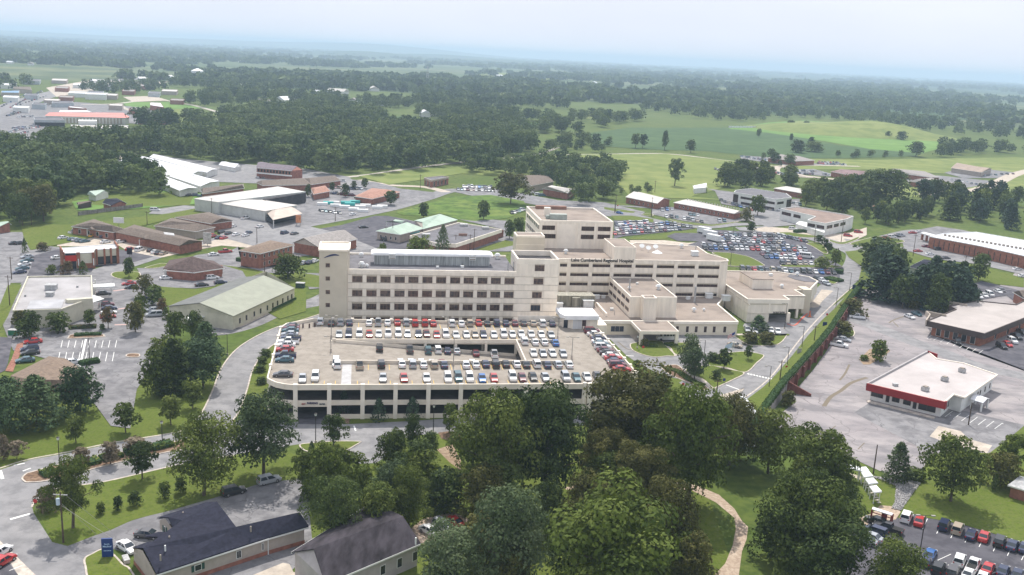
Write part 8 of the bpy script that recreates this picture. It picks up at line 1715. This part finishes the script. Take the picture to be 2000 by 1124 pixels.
# ================================================================= walls, hedges, lamps, poles, signs, walkways
def span(c, a, b_, z=0): return G(*K1(c, *a), z), G(*K1(c, *b_), z)
WB = mat('wall_brick', (.17, .062, .05), .9, .15, 1.2, detail=8)
r = empty('retaining_wall', G(1600, 700), 'dark red brick retaining wall with square piers along the hedge', 'wall')
wt = [G(x, y, WH) for x, y in wall_top[1:8]]
for i in range(len(wt) - 1): b = MB(); b.bar(wt[i], wt[i + 1], .4, 0, WH); b.build('wall_panel', WB, r); b = MB(); b.bar(wt[i], wt[i + 1], .6, WH, WH + .14); b.build('coping', mat('brown_coping', (.33, .20, .17), .9, .1, 1), r)
wl_ = [wt[0]]
tl = sum((wt[i + 1] - wt[i]).length for i in range(len(wt) - 1)); npi = 14; acc = 0; k = 0
for i in range(len(wt) - 1):
 L_ = (wt[i + 1] - wt[i]).length
 while k <= npi and acc + L_ >= tl * k / npi - 1e-6:
  t = (tl * k / npi - acc) / L_; p = wt[i].lerp(wt[i + 1], t); d = (wt[i + 1] - wt[i]).normalized(); n = Vector((d.y, -d.x, 0)); n = n if n.x > 0 else -n; q_ = p + n * .5
  b = MB(); b.box((q_.x, q_.y, WH / 2 - .1), (.9, .75, WH - .2), math.atan2(n.y, n.x)); b.build('pier', WB, r); k += 1
 acc += L_
r = empty('wing_wall', G(1540, 760), 'sloping brick wing wall at the near end of the retaining wall', 'wall')
A_ = G(1538, 743.6, WH); B_ = G(*K1('s', 330, 925), 0); b = MB(); d = (B_ - A_); d.z = 0; n = Vector((-d.y, d.x, 0)).normalized() * .25
vs = [];
for s_ in (-1, 1): vs += [(A_.x + n.x * s_, A_.y + n.y * s_, 0), (B_.x + n.x * s_, B_.y + n.y * s_, 0), (B_.x + n.x * s_, B_.y + n.y * s_, .7), (A_.x + n.x * s_, A_.y + n.y * s_, WH)]
b.add(vs, [[0, 1, 2, 3], [7, 6, 5, 4], [3, 2, 6, 7], [1, 5, 6, 2], [0, 3, 7, 4]]); b.build('brick_face', WB, r)
r = empty('concrete_wall', G(1500, 800), 'grey concrete wall continuing the hedge line downhill', 'wall')
w2 = [G(x, y, WH) for x, y in wall_top[7:]]; b = MB()
for i in range(len(w2) - 1): b.bar(w2[i], w2[i + 1], .4, 0, WH)
b.build('wall_face', mat('grey_block', (.25, .23, .22), .9, .15, .6), r)
HL = leaf_mat('hedge_leaves', [(.030,.060,.016), (.050,.098,.024), (.08,.14,.036)])
def hedge(label, pts, wd, h, z0=0, name='clipped_hedge', m=None, leaf=.16):
 """box hedge of small leaves along world points"""
 rs = np.random.RandomState(len(pts) * 7 + int(h * 10)); P_ = []; N_ = []
 for i in range(len(pts) - 1):
  a = np.array(pts[i]); c = np.array(pts[i + 1]); d = c - a; L_ = np.linalg.norm(d[:2]); d = d / max(L_, .01); n = np.array([-d[1], d[0], 0]); k = int(L_ * (wd + 2 * h) / (leaf * leaf) * .55) + 20
  t = rs.uniform(0, L_, k); u = rs.uniform(-1, 1, k); top = rs.uniform(0, 1, k) < wd / (wd + 2 * h)
  zz = np.where(top, h, rs.uniform(.05, h, k)); uu = np.where(top, u, np.sign(u)) * wd / 2
  P_.append(a[None] + d[None] * t[:, None] + n[None] * uu[:, None] + np.array([0, 0, 1.])[None] * (zz + z0)[:, None] + rs.normal(size=(k, 3)) * .06); N_.append(np.where(top[:, None], np.array([0, 0, 1.])[None], n[None] * np.sign(u)[:, None]) + rs.normal(size=(k, 3)) * .5)
 p = np.concatenate(P_); nn = np.concatenate(N_); nn /= np.linalg.norm(nn, axis=1)[:, None]; b = MB()
 for i in range(len(pts) - 1):
  a, c = Vector(pts[i]), Vector(pts[i + 1]); dd = (c - a); dd.z = 0; dd.normalize(); n = Vector((-dd.y, dd.x, 0)) * (wd / 2 - .08)
  b.add([tuple(q_ + Vector((0, 0, zz))) for zz in (z0, z0 + h - .08) for q_ in (a - n, c - n, c + n, a + n)], [[4, 5, 6, 7], [0, 1, 5, 4], [1, 2, 6, 5], [2, 3, 7, 6], [3, 0, 4, 7]])
 r = bpy.data.objects.new(name, None); COL.objects.link(r); r.location = pts[0]; tag(r, label, 'hedge')
 o = bpy.data.objects.new('foliage', leaf_mesh('foliage', p - np.array(pts[0]), nn, leaf, rs.uniform(0, 1, len(p)), m or HL, rs)); COL.objects.link(o); o.parent = r
 o = b.build('inner_branches', MATS['hedge_green'], None, loc=None);
 for v in o.data.vertices: v.co -= Vector(pts[0])
 o.parent = r; return r
hp = [G(x - 5, y, WH) for x, y in wall_top]
hedge('long clipped hedge along the top of the brick retaining wall', [(p.x, p.y, WH - .3) for p in hp], 1.7, 1.1)
def hedge_px(label, c, pts, wd, h, **k): hedge(label, [tuple(G(*K1(c, x, y), 0)) for x, y in pts], wd, h, **k)
hedge_px('clipped hedge on the planted island of the left lot', 'd', ((570,228),(630,225),(650,222),(780,218)), 1.6, .9); hedge_px('low hedge at the foot of the lot lamp', 'd', ((615,450),(690,435),(760,425)), 2.2, 1.2)
hedge_px('brown hedge behind the curved kerb of the left lot', 'd', ((530,170),(620,165),(740,160)), 2.0, 1.0, m=LM['rust']); hedge_px('clipped hedge around the white office corner', 'n', ((1560,690),(1700,700),(1790,670),(1850,650)), 1.8, 1.2)
hedge_px('dark hedge beside the street sign at the white office', 'n', ((1460,690),(1520,685),(1600,695)), 2.2, 1.6); hedge_px('long clipped hedge on the round lot end island', 'Y', ((1780,680),(1890,695)), 4.0, 1.6); hedge_px('oval clipped hedge bed by the ring road', 'Y', ((1725,790),(1820,775)), 6.5, 1.0)
hedge_px('dark hedge along the brown fascia building', 's', ((1270,430),(1400,465),(1480,490),(1600,525)), 1.6, 1.2); hedge_px('low hedge before the terracotta office', 'b', ((1350,425),(1480,445),(1600,425)), 1.6, 1.5)
hedge_px('planting strip of the entrance island', 'v', ((860,470),(960,500),(1040,560),(1150,610)), 2.2, .5, m=LM['bright']); hedge_px('left flower bed on the entrance canopy island', 'v', ((730,300),(800,305)), 2.6, .7, m=LM['bright']); hedge_px('right flower bed on the entrance canopy island', 'v', ((870,300),(940,290)), 2.6, .7, m=LM['bright'])
for i, (a, c_) in enumerate((((320,365),(430,335)), ((560,300),(760,250)), ((780,245),(930,205)), ((960,195),(1150,155)), ((1160,160),(1320,120)))): hedge_px('%s planting of low shrubs in the median, counted from the street' % ORD[i], 'e', (a, c_), 3.0, .9, m=LM['bright'] if i % 2 == 0 else LM['oak'], leaf=.3)
for i, x in enumerate((1065, 1137, 1207, 1283, 1345, 1400)): T('boxwood_shrub', 'round boxwood ball, %s from the left below the low building windows' % ORD[i], 'v', x, 205, 172, 24, 'mass', 'dark', 'shrub', 'boxwood balls along the low building')
for i, (x, y) in enumerate(((70,645),(50,745),(60,880),(110,560))): T('juniper_shrub', 'spreading shrub, %s on the bank at the left side of the deck' % ('third', 'second', 'nearest', 'farthest')[i], 'P', x, y, y - 75, 150, 'mass', 'dark', 'shrub', 'shrubs on the bank beside the deck')
# lamps
POLE = plain('dark_pole', (.035, .03, .03), .5, .3); POLEG = plain('grey_pole', (.30, .29, .27), .5, .3); WOODP = mat('pole_wood', (.10, .07, .055), .9, .2, 1.5); LENS = plain('lamp_lens', (.65, .68, .66), .3)
def lamp(label, c, x, yb, yt, kind='lantern', z=0, group=None):
 p = G(*K1(c, x, yb), z); h = topz(*K1(c, x, yb), K1(c, x, yt)[1], z); h = min(max(h, 3.5), 12); r = bpy.data.objects.new('street_lamp', None); COL.objects.link(r); r.location = p; tag(r, label, 'street lamp', group)
 b = MB(); b.tube((0, 0, 0), (0, 0, h), .11, .07, 8); o = b.build('pole', POLE if kind != 'deck' else POLEG); o.parent = r
 b = MB(); b.tube((0, 0, 0), (0, 0, .6 if kind != 'deck' else 1.0), .28, .26, 10); o = b.build('base', KERB); o.parent = r
 if kind == 'lantern': b = MB(); b.tube((0, 0, h), (0, 0, h + .5), .2, .32, 8); o = b.build('lantern', LENS); o.parent = r; b = MB(); b.tube((0, 0, h + .5), (0, 0, h + .72), .38, .04, 8); o = b.build('lamp_cap', POLE); o.parent = r
 else:
  for s in ((-1,) if kind == 'arm' else (-1, 1)):
   b = MB(); b.tube((0, 0, h - .05), (s * 1.1, 0, h + .05), .05, .05, 6); o = b.build('arm', POLE); o.parent = r; b = MB(); b.box((s * 1.35, 0, h), (.75, .36, .18)); o = b.build('lamp_head', POLEG); o.parent = r
 return r
LG = 'lamps along the boulevard'
for i, (c, x, yb, yt) in enumerate((('e', 460, 310, 85), ('e', 1247, 120, -40), ('h', 458, 1045, 835), ('h', 1360, 975, 770))): lamp('lantern lamp on a black pole, %s from the left along the boulevard' % ORD[i], c, x, yb, yt, 'lantern', group=LG)
for i, (c, x, yb, yt) in enumerate((('s', 5, 870, 690), ('s', 146, 690, 545), ('s', 258, 560, 385), ('s', 520, 245, 88), ('r', 625, 1130, 995))): lamp('arm lamp on the ring road verge, %s counting from the near end' % ORD[i], c, x, yb, yt, 'arm', group='ring road arm lamps')
lamp('arm lamp inside the entrance loop beside the twin maples', 'v', 1160, 375, 255, 'arm'); lamp('arm lamp at the ambulance canopy', 'E', 900, 905, 610, 'arm'); lamp('tall lamp with white head in the lower right car park', 't', 1162, 970, 665, 'double')
lamp('lot lamp beside the low hedge of the left lot', 'd', 688, 410, 240, 'double'); lamp('lot lamp on the grass by the curving drive', 'd', 1746, 375, 208, 'arm'); lamp('lamp on the entrance island by the canopy', 'v', 645, 320, 250, 'lantern'); lamp('tall dark lamp at the green wedge behind the main wing', 'm', 1675, 550, 445, 'double'); lamp('twin headed lamp at the back of the staff lot', 'Y', 480, 168, 98, 'double')
for i, (c, x, yb, yt) in enumerate((('P', 865, 360, 100), ('P', 860, 520, 340), ('Q', 245, 215, 90), ('Q', 297, 520, 275), ('Q', 1222, 285, 98), ('Q', 1347, 460, 268))): lamp('slim roof deck lamp, %s from the left' % ORD[i], c, x, yb, yt, 'deck', z=DZ, group='lamps on the deck roof')
def upole(label, c, x, yb, yt, arm=1.0, tr=False, group='wooden utility poles', x2=None):
 p = G(*K1(c, x, yb)); h = min(14, max(6, topz(*K1(c, x, yb), K1(c, x, yt)[1]))); r = bpy.data.objects.new('utility_pole', None); COL.objects.link(r); r.location = p; tag(r, label, 'utility pole', group)
 b = MB(); b.tube((0, 0, 0), (0, 0, h), .17, .11, 8); o = b.build('pole', WOODP); o.parent = r
 if arm: b = MB(); b.box((0, 0, h - .5), (2.4 * arm, .12, .14)); o = b.build('crossarm', WOODP if not tr else GMETAL); o.parent = r
 if tr: b = MB(); b.tube((-.35, -.25, h - 2.2), (-.35, -.25, h - 1.1), .32, .32, 12); o = b.build('transformer', plain('transformer_blue', (.45, .55, .62), .4)); o.parent = r
 return r, p, h
ur, up_, uh = upole('utility pole with a pale blue transformer at the lower left corner', 'e', 487, 875, 485, 1, True, None)
b = MB(); q_ = G(260, 1090, 3)
for o_, e in (((.9, 0, -.5), K1('e', 860, 790)), ((-.4, 0, -1.6), K1('e', 740, 810)), ((0, 0, -2.4), K1('e', 1300, 1124))): w_ = Vector((up_.x + o_[0], up_.y, uh + o_[2])); b.tube(w_, G(e[0], e[1], 1.5), .025, .025, 5)
wo = b.build('overhead_wires', POLEG); tag(wo, 'thin overhead wires running down from the transformer pole', 'wires')
for i, (lb, c, x, yb, yt) in enumerate((('bare pole beside the covered steps', 't', 808, 345, 122), ('pole at the near corner of the red fascia building', 'V', 1345, 1130, 945), ('pole at the left edge near the clinic', 'a', 76, 855, 622), ('pole left of the restaurant lot cars', 'a', 90, 655, 478), ('pole behind the brown plaza wing', 'b', 250, 545, 420), ('pole on the street by the lumber store', 'b', 597, 770, 640), ('pole beside the round tree at the brick office', 'b', 655, 1005, 882),
 ('pole by the seafoam roof', 'U', 393, 520, 297), ('pole left of the blue green spruce', 'U', 315, 520, 380), ('pole right of the blue green spruce', 'U', 1115, 640, 462), ('pole at the corner of the medical roof', 'U', 1280, 650, 460), ('tallest pole by the medical roof corner', 'U', 1325, 655, 395), ('pole behind the rear tower', 'X', 155, 125, -60), ('pole at the brick office drive', 'X', 710, 175, -20), ('pole by the white office court', 'r', 560, 765, 590), ('pole at the brick hall drive', 'r', 1112, 872, 700), ('dark pole before the brick hall', 'r', 1502, 1000, 865),
 ('left pole in the meadow', 'n', 330, 378, 302), ('right pole in the meadow', 'n', 388, 380, 288), ('pole left of the brick clinic', 'n', 85, 530, 395), ('pole among the clinic cars', 'n', 360, 565, 415), ('pole at the staff lot corner', 'n', 1610, 770, 620), ('pole on the hedge verge by the ring road bend', 's', 350, 530, 378), ('pole at the near end of the hedge verge', 's', 86, 838, 645), ('pole at the ring road below the crosswalk', 'v', 1250, 728, 600), ('pole at the far left drive', 'a', 128, 200, 85), ('pole by the dark trees at far left', 'a', 243, 240, 155), ('pole on the grass behind the plaza', 'a', 1130, 235, 130), ('pole by the kiosk at the fork', 'b', 1850, 350, 240), ('pole on the street before the boats', 'b', 1198, 600, 490))):
 upole('dark ' + lb, c, x, yb, yt, .8 if i > 1 else 0)
# fences
def fence(label, c, a, b_, h, m, name='board_fence'):
 p, q_ = span(c, a, b_); r = empty(name, p, label, 'fence'); b = MB(); b.bar(p, q_, .08, .1, h); b.build('boards', m, r); n = max(3, int((q_ - p).length / 5))
 for i in range(n + 1): s = p.lerp(q_, i / n); b = MB(); b.box((s.x, s.y, h / 2 + .05), (.16, .16, h + .1)); b.build('post', WOODP, r)
fence('grey board fence behind the small brick house', 'a', (600, 165), (1095, 100), 2.0, mat('fence_grey', (.24, .22, .21), .9, .15, 1))
fence('white rail fence at the crest of the bright field', 'C', (345, 703), (495, 703), 2.6, WMETAL, 'white_rail_fence')
# signs
def sign(name, label, c, x, yb, w_, z0, z1, m, face=None, ang=0, posts_=1, txt=()):
 p = G(*K1(c, x, yb)); r = empty(name, p, label, 'sign'); b = MB(); b.box((p.x, p.y, (z0 + z1) / 2), (w_, .35 if w_ > 1.5 else .06, z1 - z0), ang); b.build('sign_panel', m, r)
 if z0 > .3: b = MB(); [b.tube((p.x + o, p.y + .1, 0), (p.x + o, p.y + .1, z0 + .1), .07 if w_ < 2 else .14, .07 if w_ < 2 else .14, 6) for o in ((0,) if posts_ == 1 else (-w_ * .35, w_ * .35))]; b.build('post', POLEG, r)
 for t, zz, ht, m2 in txt:
  cu = bpy.data.curves.new('t', 'FONT'); cu.body = t; cu.extrude = .015; cu.offset = .012; o = bpy.data.objects.new('t', cu); COL.objects.link(o); bpy.context.view_layer.update(); me = bpy.data.meshes.new_from_object(o.evaluated_get(bpy.context.evaluated_depsgraph_get())); bpy.data.objects.remove(o)
  xs = [v.co.x for v in me.vertices]; ys = [v.co.y for v in me.vertices]; s = ht / (max(ys) - min(ys)); s2 = min(s, (w_ - .4) / (max(xs) - min(xs))); cx = (max(xs) + min(xs)) / 2; ca, sa = math.cos(ang), math.sin(ang)
  for v in me.vertices: xx = (v.co.x - cx) * s2; yy = -.19 - v.co.z; zv = zz + v.co.y * s; v.co = (xx * ca - yy * sa, xx * sa + yy * ca, zv)
  me.materials.clear(); me.materials.append(m2); o = bpy.data.objects.new('lettering', me); COL.objects.link(o); o.parent = r
 return r
BLUES = plain('sign_blue', (.008, .035, .17), .4); LBL = plain('sign_pale_blue', (.45, .6, .8), .5)
sign('monument_sign', 'tall blue sign with pale lettering on the lower left lawn', 'e', 828, 985, 1.75, 0, 3.4, BLUES, ang=.2, txt=(('Family', 2.35, .32, LBL), ('Medical', 1.9, .32, LBL), ('Associates', 1.2, .2, LBL)))
STOP = plain('stop_red', (.5, .03, .03), .5)
def stop(label, c, x, yb, h=2.1):
 p = G(*K1(c, x, yb)); r = empty('stop_sign', p, label, 'sign', 'red octagonal stop signs'); b = MB(); b.tube((p.x, p.y, 0), (p.x, p.y, h), .04, .04, 6); b.build('post', POLEG, r); b = MB(); b.tube((p.x, p.y - .05, h + .35), (p.x, p.y - .09, h + .35), .4, .4, 8); b.build('sign_plate', STOP, r)
stop('red stop sign at the lower left street corner', 'e', 278, 650); stop('red stop sign at the exit of the drop-off loop', 'v', 993, 660); stop('red stop sign where the side drive meets the ring road', 's', 447, 345); stop('red and white sign on the canopy island', 'v', 690, 345, 1.2); stop('red sign beside the hedge verge', 's', 140, 720, .6); stop('small red marker by the pole behind the rear tower', 'X', 200, 75)
sign('direction_sign', 'dark blue direction sign at the top of the hedge verge', 's', 432, 405, 1.4, .5, 2.4, BLUES); sign('direction_sign', 'pale blue grey sign box on the verge beside the ring road', 's', 236, 610, 1.3, .3, 2.3, GMETAL); sign('direction_sign', 'small sign box near the tree grove on the ring road', 's', 657, 108, 1.3, .4, 2.2, BLUES); sign('direction_sign', 'small dark sign on the lower entrance lawn', 'v', 1312, 585, .7, .6, 1.4, BLUES)
sign('pole_sign', 'white sign on a tall pole in front of the brick plaza', 'a', 915, 300, 4.5, 4.6, 7.0, WMETAL); sign('pole_sign', 'stacked white signs by the planted bed on the plaza street', 'a', 1592, 395, 3.4, .8, 5.6, mat('pale_sign', (.5, .5, .48), .5, .2, 1.5)); sign('pole_sign', 'red and yellow sign in front of the lumber store', 'b', 915, 635, 2.4, 1.5, 5.2, mat('orange_sign', (.6, .25, .12), .5, .2, 1.2), posts_=2); sign('pole_sign', 'dark sign post beside the restaurant tree', 'a', 997, 500, 2.0, 2.0, 4.6, GLASSN)
# flags
def flag(label, c, x, yb, yt, m, stripes=False):
 p = G(*K1(c, x, yb)); h = min(13, topz(*K1(c, x, yb), K1(c, x, yt)[1])); r = empty('flagpole', p, label, 'flag'); b = MB(); b.tube((p.x, p.y, 0), (p.x, p.y, h), .09, .05, 8); b.build('pole', WMETAL, r)
 b = MB(); nx, ny = 12, 7
 for i in range(nx + 1):
  for j in range(ny + 1): u = i / nx; v = j / ny; b.v.append((p.x - .1 - 2.5 * u * .85, p.y - .25 * math.sin(u * 7), h - .2 - 1.5 * (1 - v) - 1.3 * u))
 for i in range(nx):
  for j in range(ny): a = i * (ny + 1) + j; b.f.append([a, a + 1, a + ny + 2, a + ny + 1]); b.mi.append((2 if (i < 5 and j > 2) else j % 2) if stripes else 0)
 b.build('flag', [m, plain('flag_red', (.45, .03, .05), .8), plain('flag_blue', (.02, .04, .2), .8)], r)
flag('striped national flag on the taller flagpole in the entrance lawn', 'v', 1385, 345, 183, plain('flag_white', (.75, .75, .75), .8), True); flag('pale blue flag on the shorter flagpole beside the striped one', 'v', 1372, 355, 265, plain('flag_pale', (.5, .6, .75), .8))
# covered walkway and stairs, bus shelter
WR = plain('walkway_roof', (.76, .78, .80), .45)
def roofed(label, c, quad, z=2.7, legs=True, nm='covered_walkway', group='covered walkway sections'):
 P_ = [G(*K1(c, x, y), z) for x, y in quad]; cx = sum((p for p in P_), Vector()) / 4; r = empty(nm, (cx.x, cx.y, 0), label, 'walkway', group); poly = ccw([(p.x, p.y) for p in P_]); b = MB(); b.prism(poly, z - .12, z, True, True); b.build('roof', WR, r)
 b = MB(); [b.bar(poly[i], poly[(i + 1) % 4], .1, z - .3, z - .121) for i in range(4)]; b.build('gutter', WMETAL, r)
 if legs:
  for p in offset(poly, .25): b = MB(); b.box((p[0], p[1], (z - .3) / 2), (.13, .13, z - .3)); b.build('post', WMETAL, r)
 return r
sec = [('v', ((1428,688),(1470,684),(1488,706),(1446,712))), ('v', ((1450,714),(1490,708),(1508,730),(1468,738))), ('v', ((1472,740),(1510,733),(1530,758),(1492,765))), ('v', ((1496,768),(1532,760),(1552,788),(1516,794))), ('v', ((1520,797),(1554,790),(1580,822),(1542,828))),
       ('v', ((1500,850),(1540,840),(1530,880),(1490,890))), ('v', ((1480,900),(1530,890),(1520,930),(1470,940))), ('v', ((1430,960),(1500,950),(1490,990),(1415,1000))), ('v', ((1480,1040),(1560,1050),(1555,1068),(1490,1060))),
       ('t', ((300,215),(430,240),(425,262),(300,240))), ('t', ((430,240),(555,262),(550,288),(428,264))), ('t', ((557,262),(708,292),(715,318),(560,290))), ('t', ((700,294),(752,290),(776,318),(716,322))), ('t', ((718,330),(775,322),(808,360),(740,368))), ('t', ((748,382),(808,374),(845,412),(775,420))), ('t', ((780,440),(832,432),(874,478),(815,486)))]
for i, (c, q_) in enumerate(sec): roofed('white walkway roof section, %s from the ring road end down to the bus shelter' % ORD[i], c, q_, 2.9 if i < 13 else 2.8)
b = MB()
for i in range(9): p = G(*K1('t', 728 + i * 14, 420 + i * 19), 0); q2 = G(*K1('t', 790 + i * 9, 415 + i * 19), 0); b.bar(p, q2, .5, .05, .16)
o = b.build('steps', KERB); o['kind'] = 'structure'
RB = mat('shelter_red', (.24, .035, .03), .6, .1, 1)
P_ = [G(*K1('t', x, y), 2.7) for x, y in ((805,598),(962,648),(948,662),(798,615))]; r = empty('bus_shelter', (P_[0].x, P_[0].y, 0), 'red framed waiting shelter with a thin white roof', 'shelter'); b = MB(); b.prism(ccw([(p.x, p.y) for p in P_]), 2.55, 2.7, True, True); b.build('roof', WR, r)
for p in P_: b = MB(); b.box((p.x, p.y, 1.27), (.2, .2, 2.55)); b.build('post', RB, r)
b = MB(); b.bar(P_[0], P_[1], .1, .1, .9); b.bar(P_[0], P_[1], .12, 1.5, 1.65); b.build('back_rail', RB, r); b = MB(); m_ = P_[0].lerp(P_[1], .6); b.box((m_.x, m_.y, 1.2), (.9, .5, 2.3)); b.build('cabinet', RB, r)
# rocks
rs = random.Random(3); b = MB(); cp = K('t', (770,365),(850,372),(1000,388),(1170,415),(1110,500),(1060,570),(1020,625),(950,612),(975,560),(985,440),(900,400))
n = 0
while n < 900:
 x = rs.uniform(1695, 1800); y = rs.uniform(928, 998)
 if not inpoly(x, y, cp): continue
 p = G(x, y, .2); s = rs.uniform(.12, .38); b.tube((p.x - s * .4, p.y, p.z), (p.x + s * .4, p.y + rs.uniform(-.2, .2), p.z + rs.uniform(-.05, .2)), s * .55, s * .35, 5); n += 1
o = b.build('rock_rubble', mat('pale_rock', (.46, .44, .43), .9, .3, 3)); o['kind'] = 'stuff'; tag(o, 'pale broken rock lining the drainage channel', 'rocks')
# small things
def prop(name, label, cat, c, x, y, size, m, z=0, rz=0, parts=()):
 p = G(*K1(c, x, y), z); r = empty(name, p, label, cat); b = MB(); b.box((p.x, p.y, z + size[2] / 2), size, rz); b.build('body', m, r); b = MB(); b.box((p.x, p.y, z + size[2] + .04), (size[0] * 1.04, size[1] * 1.04, .08), rz); b.build('lid', MATS['grey_metal'], r); return r
prop('dumpster', 'green refuse container by the clinic corner', 'container', 'a', 110, 1080, (2.6, 1.8, 1.6), plain('dumpster_green', (.02, .16, .08), .5)); prop('dumpster', 'dark green container behind the metal hall', 'container', 'b', 930, 1110, (3, 2, 1.8), plain('dark_container', (.02, .05, .045), .5)); prop('stone_planter', 'white oblong block at the corner of the charcoal roofed office', 'planter', 'e', 968, 1015, (2.0, .9, .6), KERB, rz=-1.0)
for i, (x, y) in enumerate(((540,238),(613,238),(676,225))):
 p = G(*K1('P', x, y), DZ); r = bpy.data.objects.new('bollard', None); COL.objects.link(r); r.location = p; tag(r, 'dark bollard in the back left corner of the deck, %s of three' % ORD[i], 'bollard', 'dark bollards on the deck'); b = MB(); b.tube((0, 0, 0), (0, 0, 1.1), .22, .2, 10); o = b.build('post', plain('bollard_dark', (.06, .02, .02), .6)); o.parent = r; b = MB(); b.tube((0, 0, 1.1), (0, 0, 1.2), .23, .1, 10); o = b.build('cap', POLE); o.parent = r
p = G(*K1('E', 1190, 765)); r = empty('traffic_cone', p, 'orange traffic marker at the ambulance drive', 'cone'); b = MB(); b.box((p.x, p.y, .05), (1.2, 1.2, .1)); b.build('base', plain('orange_plastic', (.7, .16, .04), .5), r); b = MB(); b.tube((p.x, p.y, .1), (p.x, p.y, 1.8), .4, .08, 10); b.build('cone_body', MATS['orange_plastic'], r)
TEAL = plain('teal_tarpaulin', (.03, .38, .36), .6)
for i, (x, y, k) in enumerate(((1100,478,0),(1145,470,1),(1190,468,0),(1280,468,1),(1310,480,1),(1350,462,1),(1200,490,0),(1270,500,0),(1390,500,0),(1430,490,0),(1340,520,0),(1410,530,0),(1520,505,0),(1560,498,0))):
 p = G(*K1('b', x, y)); r = empty('covered_pallet_stack', p, '%s covered pallet stack in the store yard, %s from the left' % (('white', 'teal')[k], ORD[i]), 'pallet stack', 'pallet stacks in the store yard'); b = MB(); b.box((p.x, p.y, .9), (5.5, 2.4, 1.4), .15); b.build('tarpaulin', TEAL if k else WMETAL, r); b = MB(); b.box((p.x, p.y, .1), (5.2, 2.2, .18), .15); b.build('pallet', WOODP, r)
place('pickup', 'W', G(*K1('s', 690, 330)) + Vector((0, 1, 0)), 2.9, 'white pickup truck behind the grey green shrub at the wall', None); place('van', 'W', G(*K1('a', 1185, 130)) + Vector((0, 1, 0)), .2, 'white delivery van on the lot behind the brick plaza', None); place('van', 'W', G(*K1('b', 1250, 300)) + Vector((0, 1, 0)), .1, 'long white box truck behind the clipped nursery trees', None)
for l in PROTO.values():
 for o in l: bpy.data.objects.remove(o)
for o in FARP.values(): bpy.data.objects.remove(o)
# ================================================================= haze
hb = MB(); hx, hy0, hy1 = 27000, -27000, 27000
hb.prism([(-hx, hy0), (hx, hy0), (hx, hy1), (-hx, hy1)], -46.0, 150.0, True, True)
hm = bpy.data.materials.new('haze_air'); hm.use_nodes = True; ht = hm.node_tree; ht.nodes.clear()
ho_ = ht.nodes.new('ShaderNodeOutputMaterial'); hv_ = ht.nodes.new('ShaderNodeVolumePrincipled')
hv_.inputs['Color'].default_value = (0.62, 0.80, 1.0, 1); hv_.inputs['Density'].default_value = HAZE; hv_.inputs['Anisotropy'].default_value = 0.0
ht.links.new(hv_.outputs[0], ho_.inputs['Volume'])
hz_o = hb.build('haze', hm); hz_o['kind'] = 'stuff'; tag(hz_o, 'pale summer haze over the whole valley', 'haze')
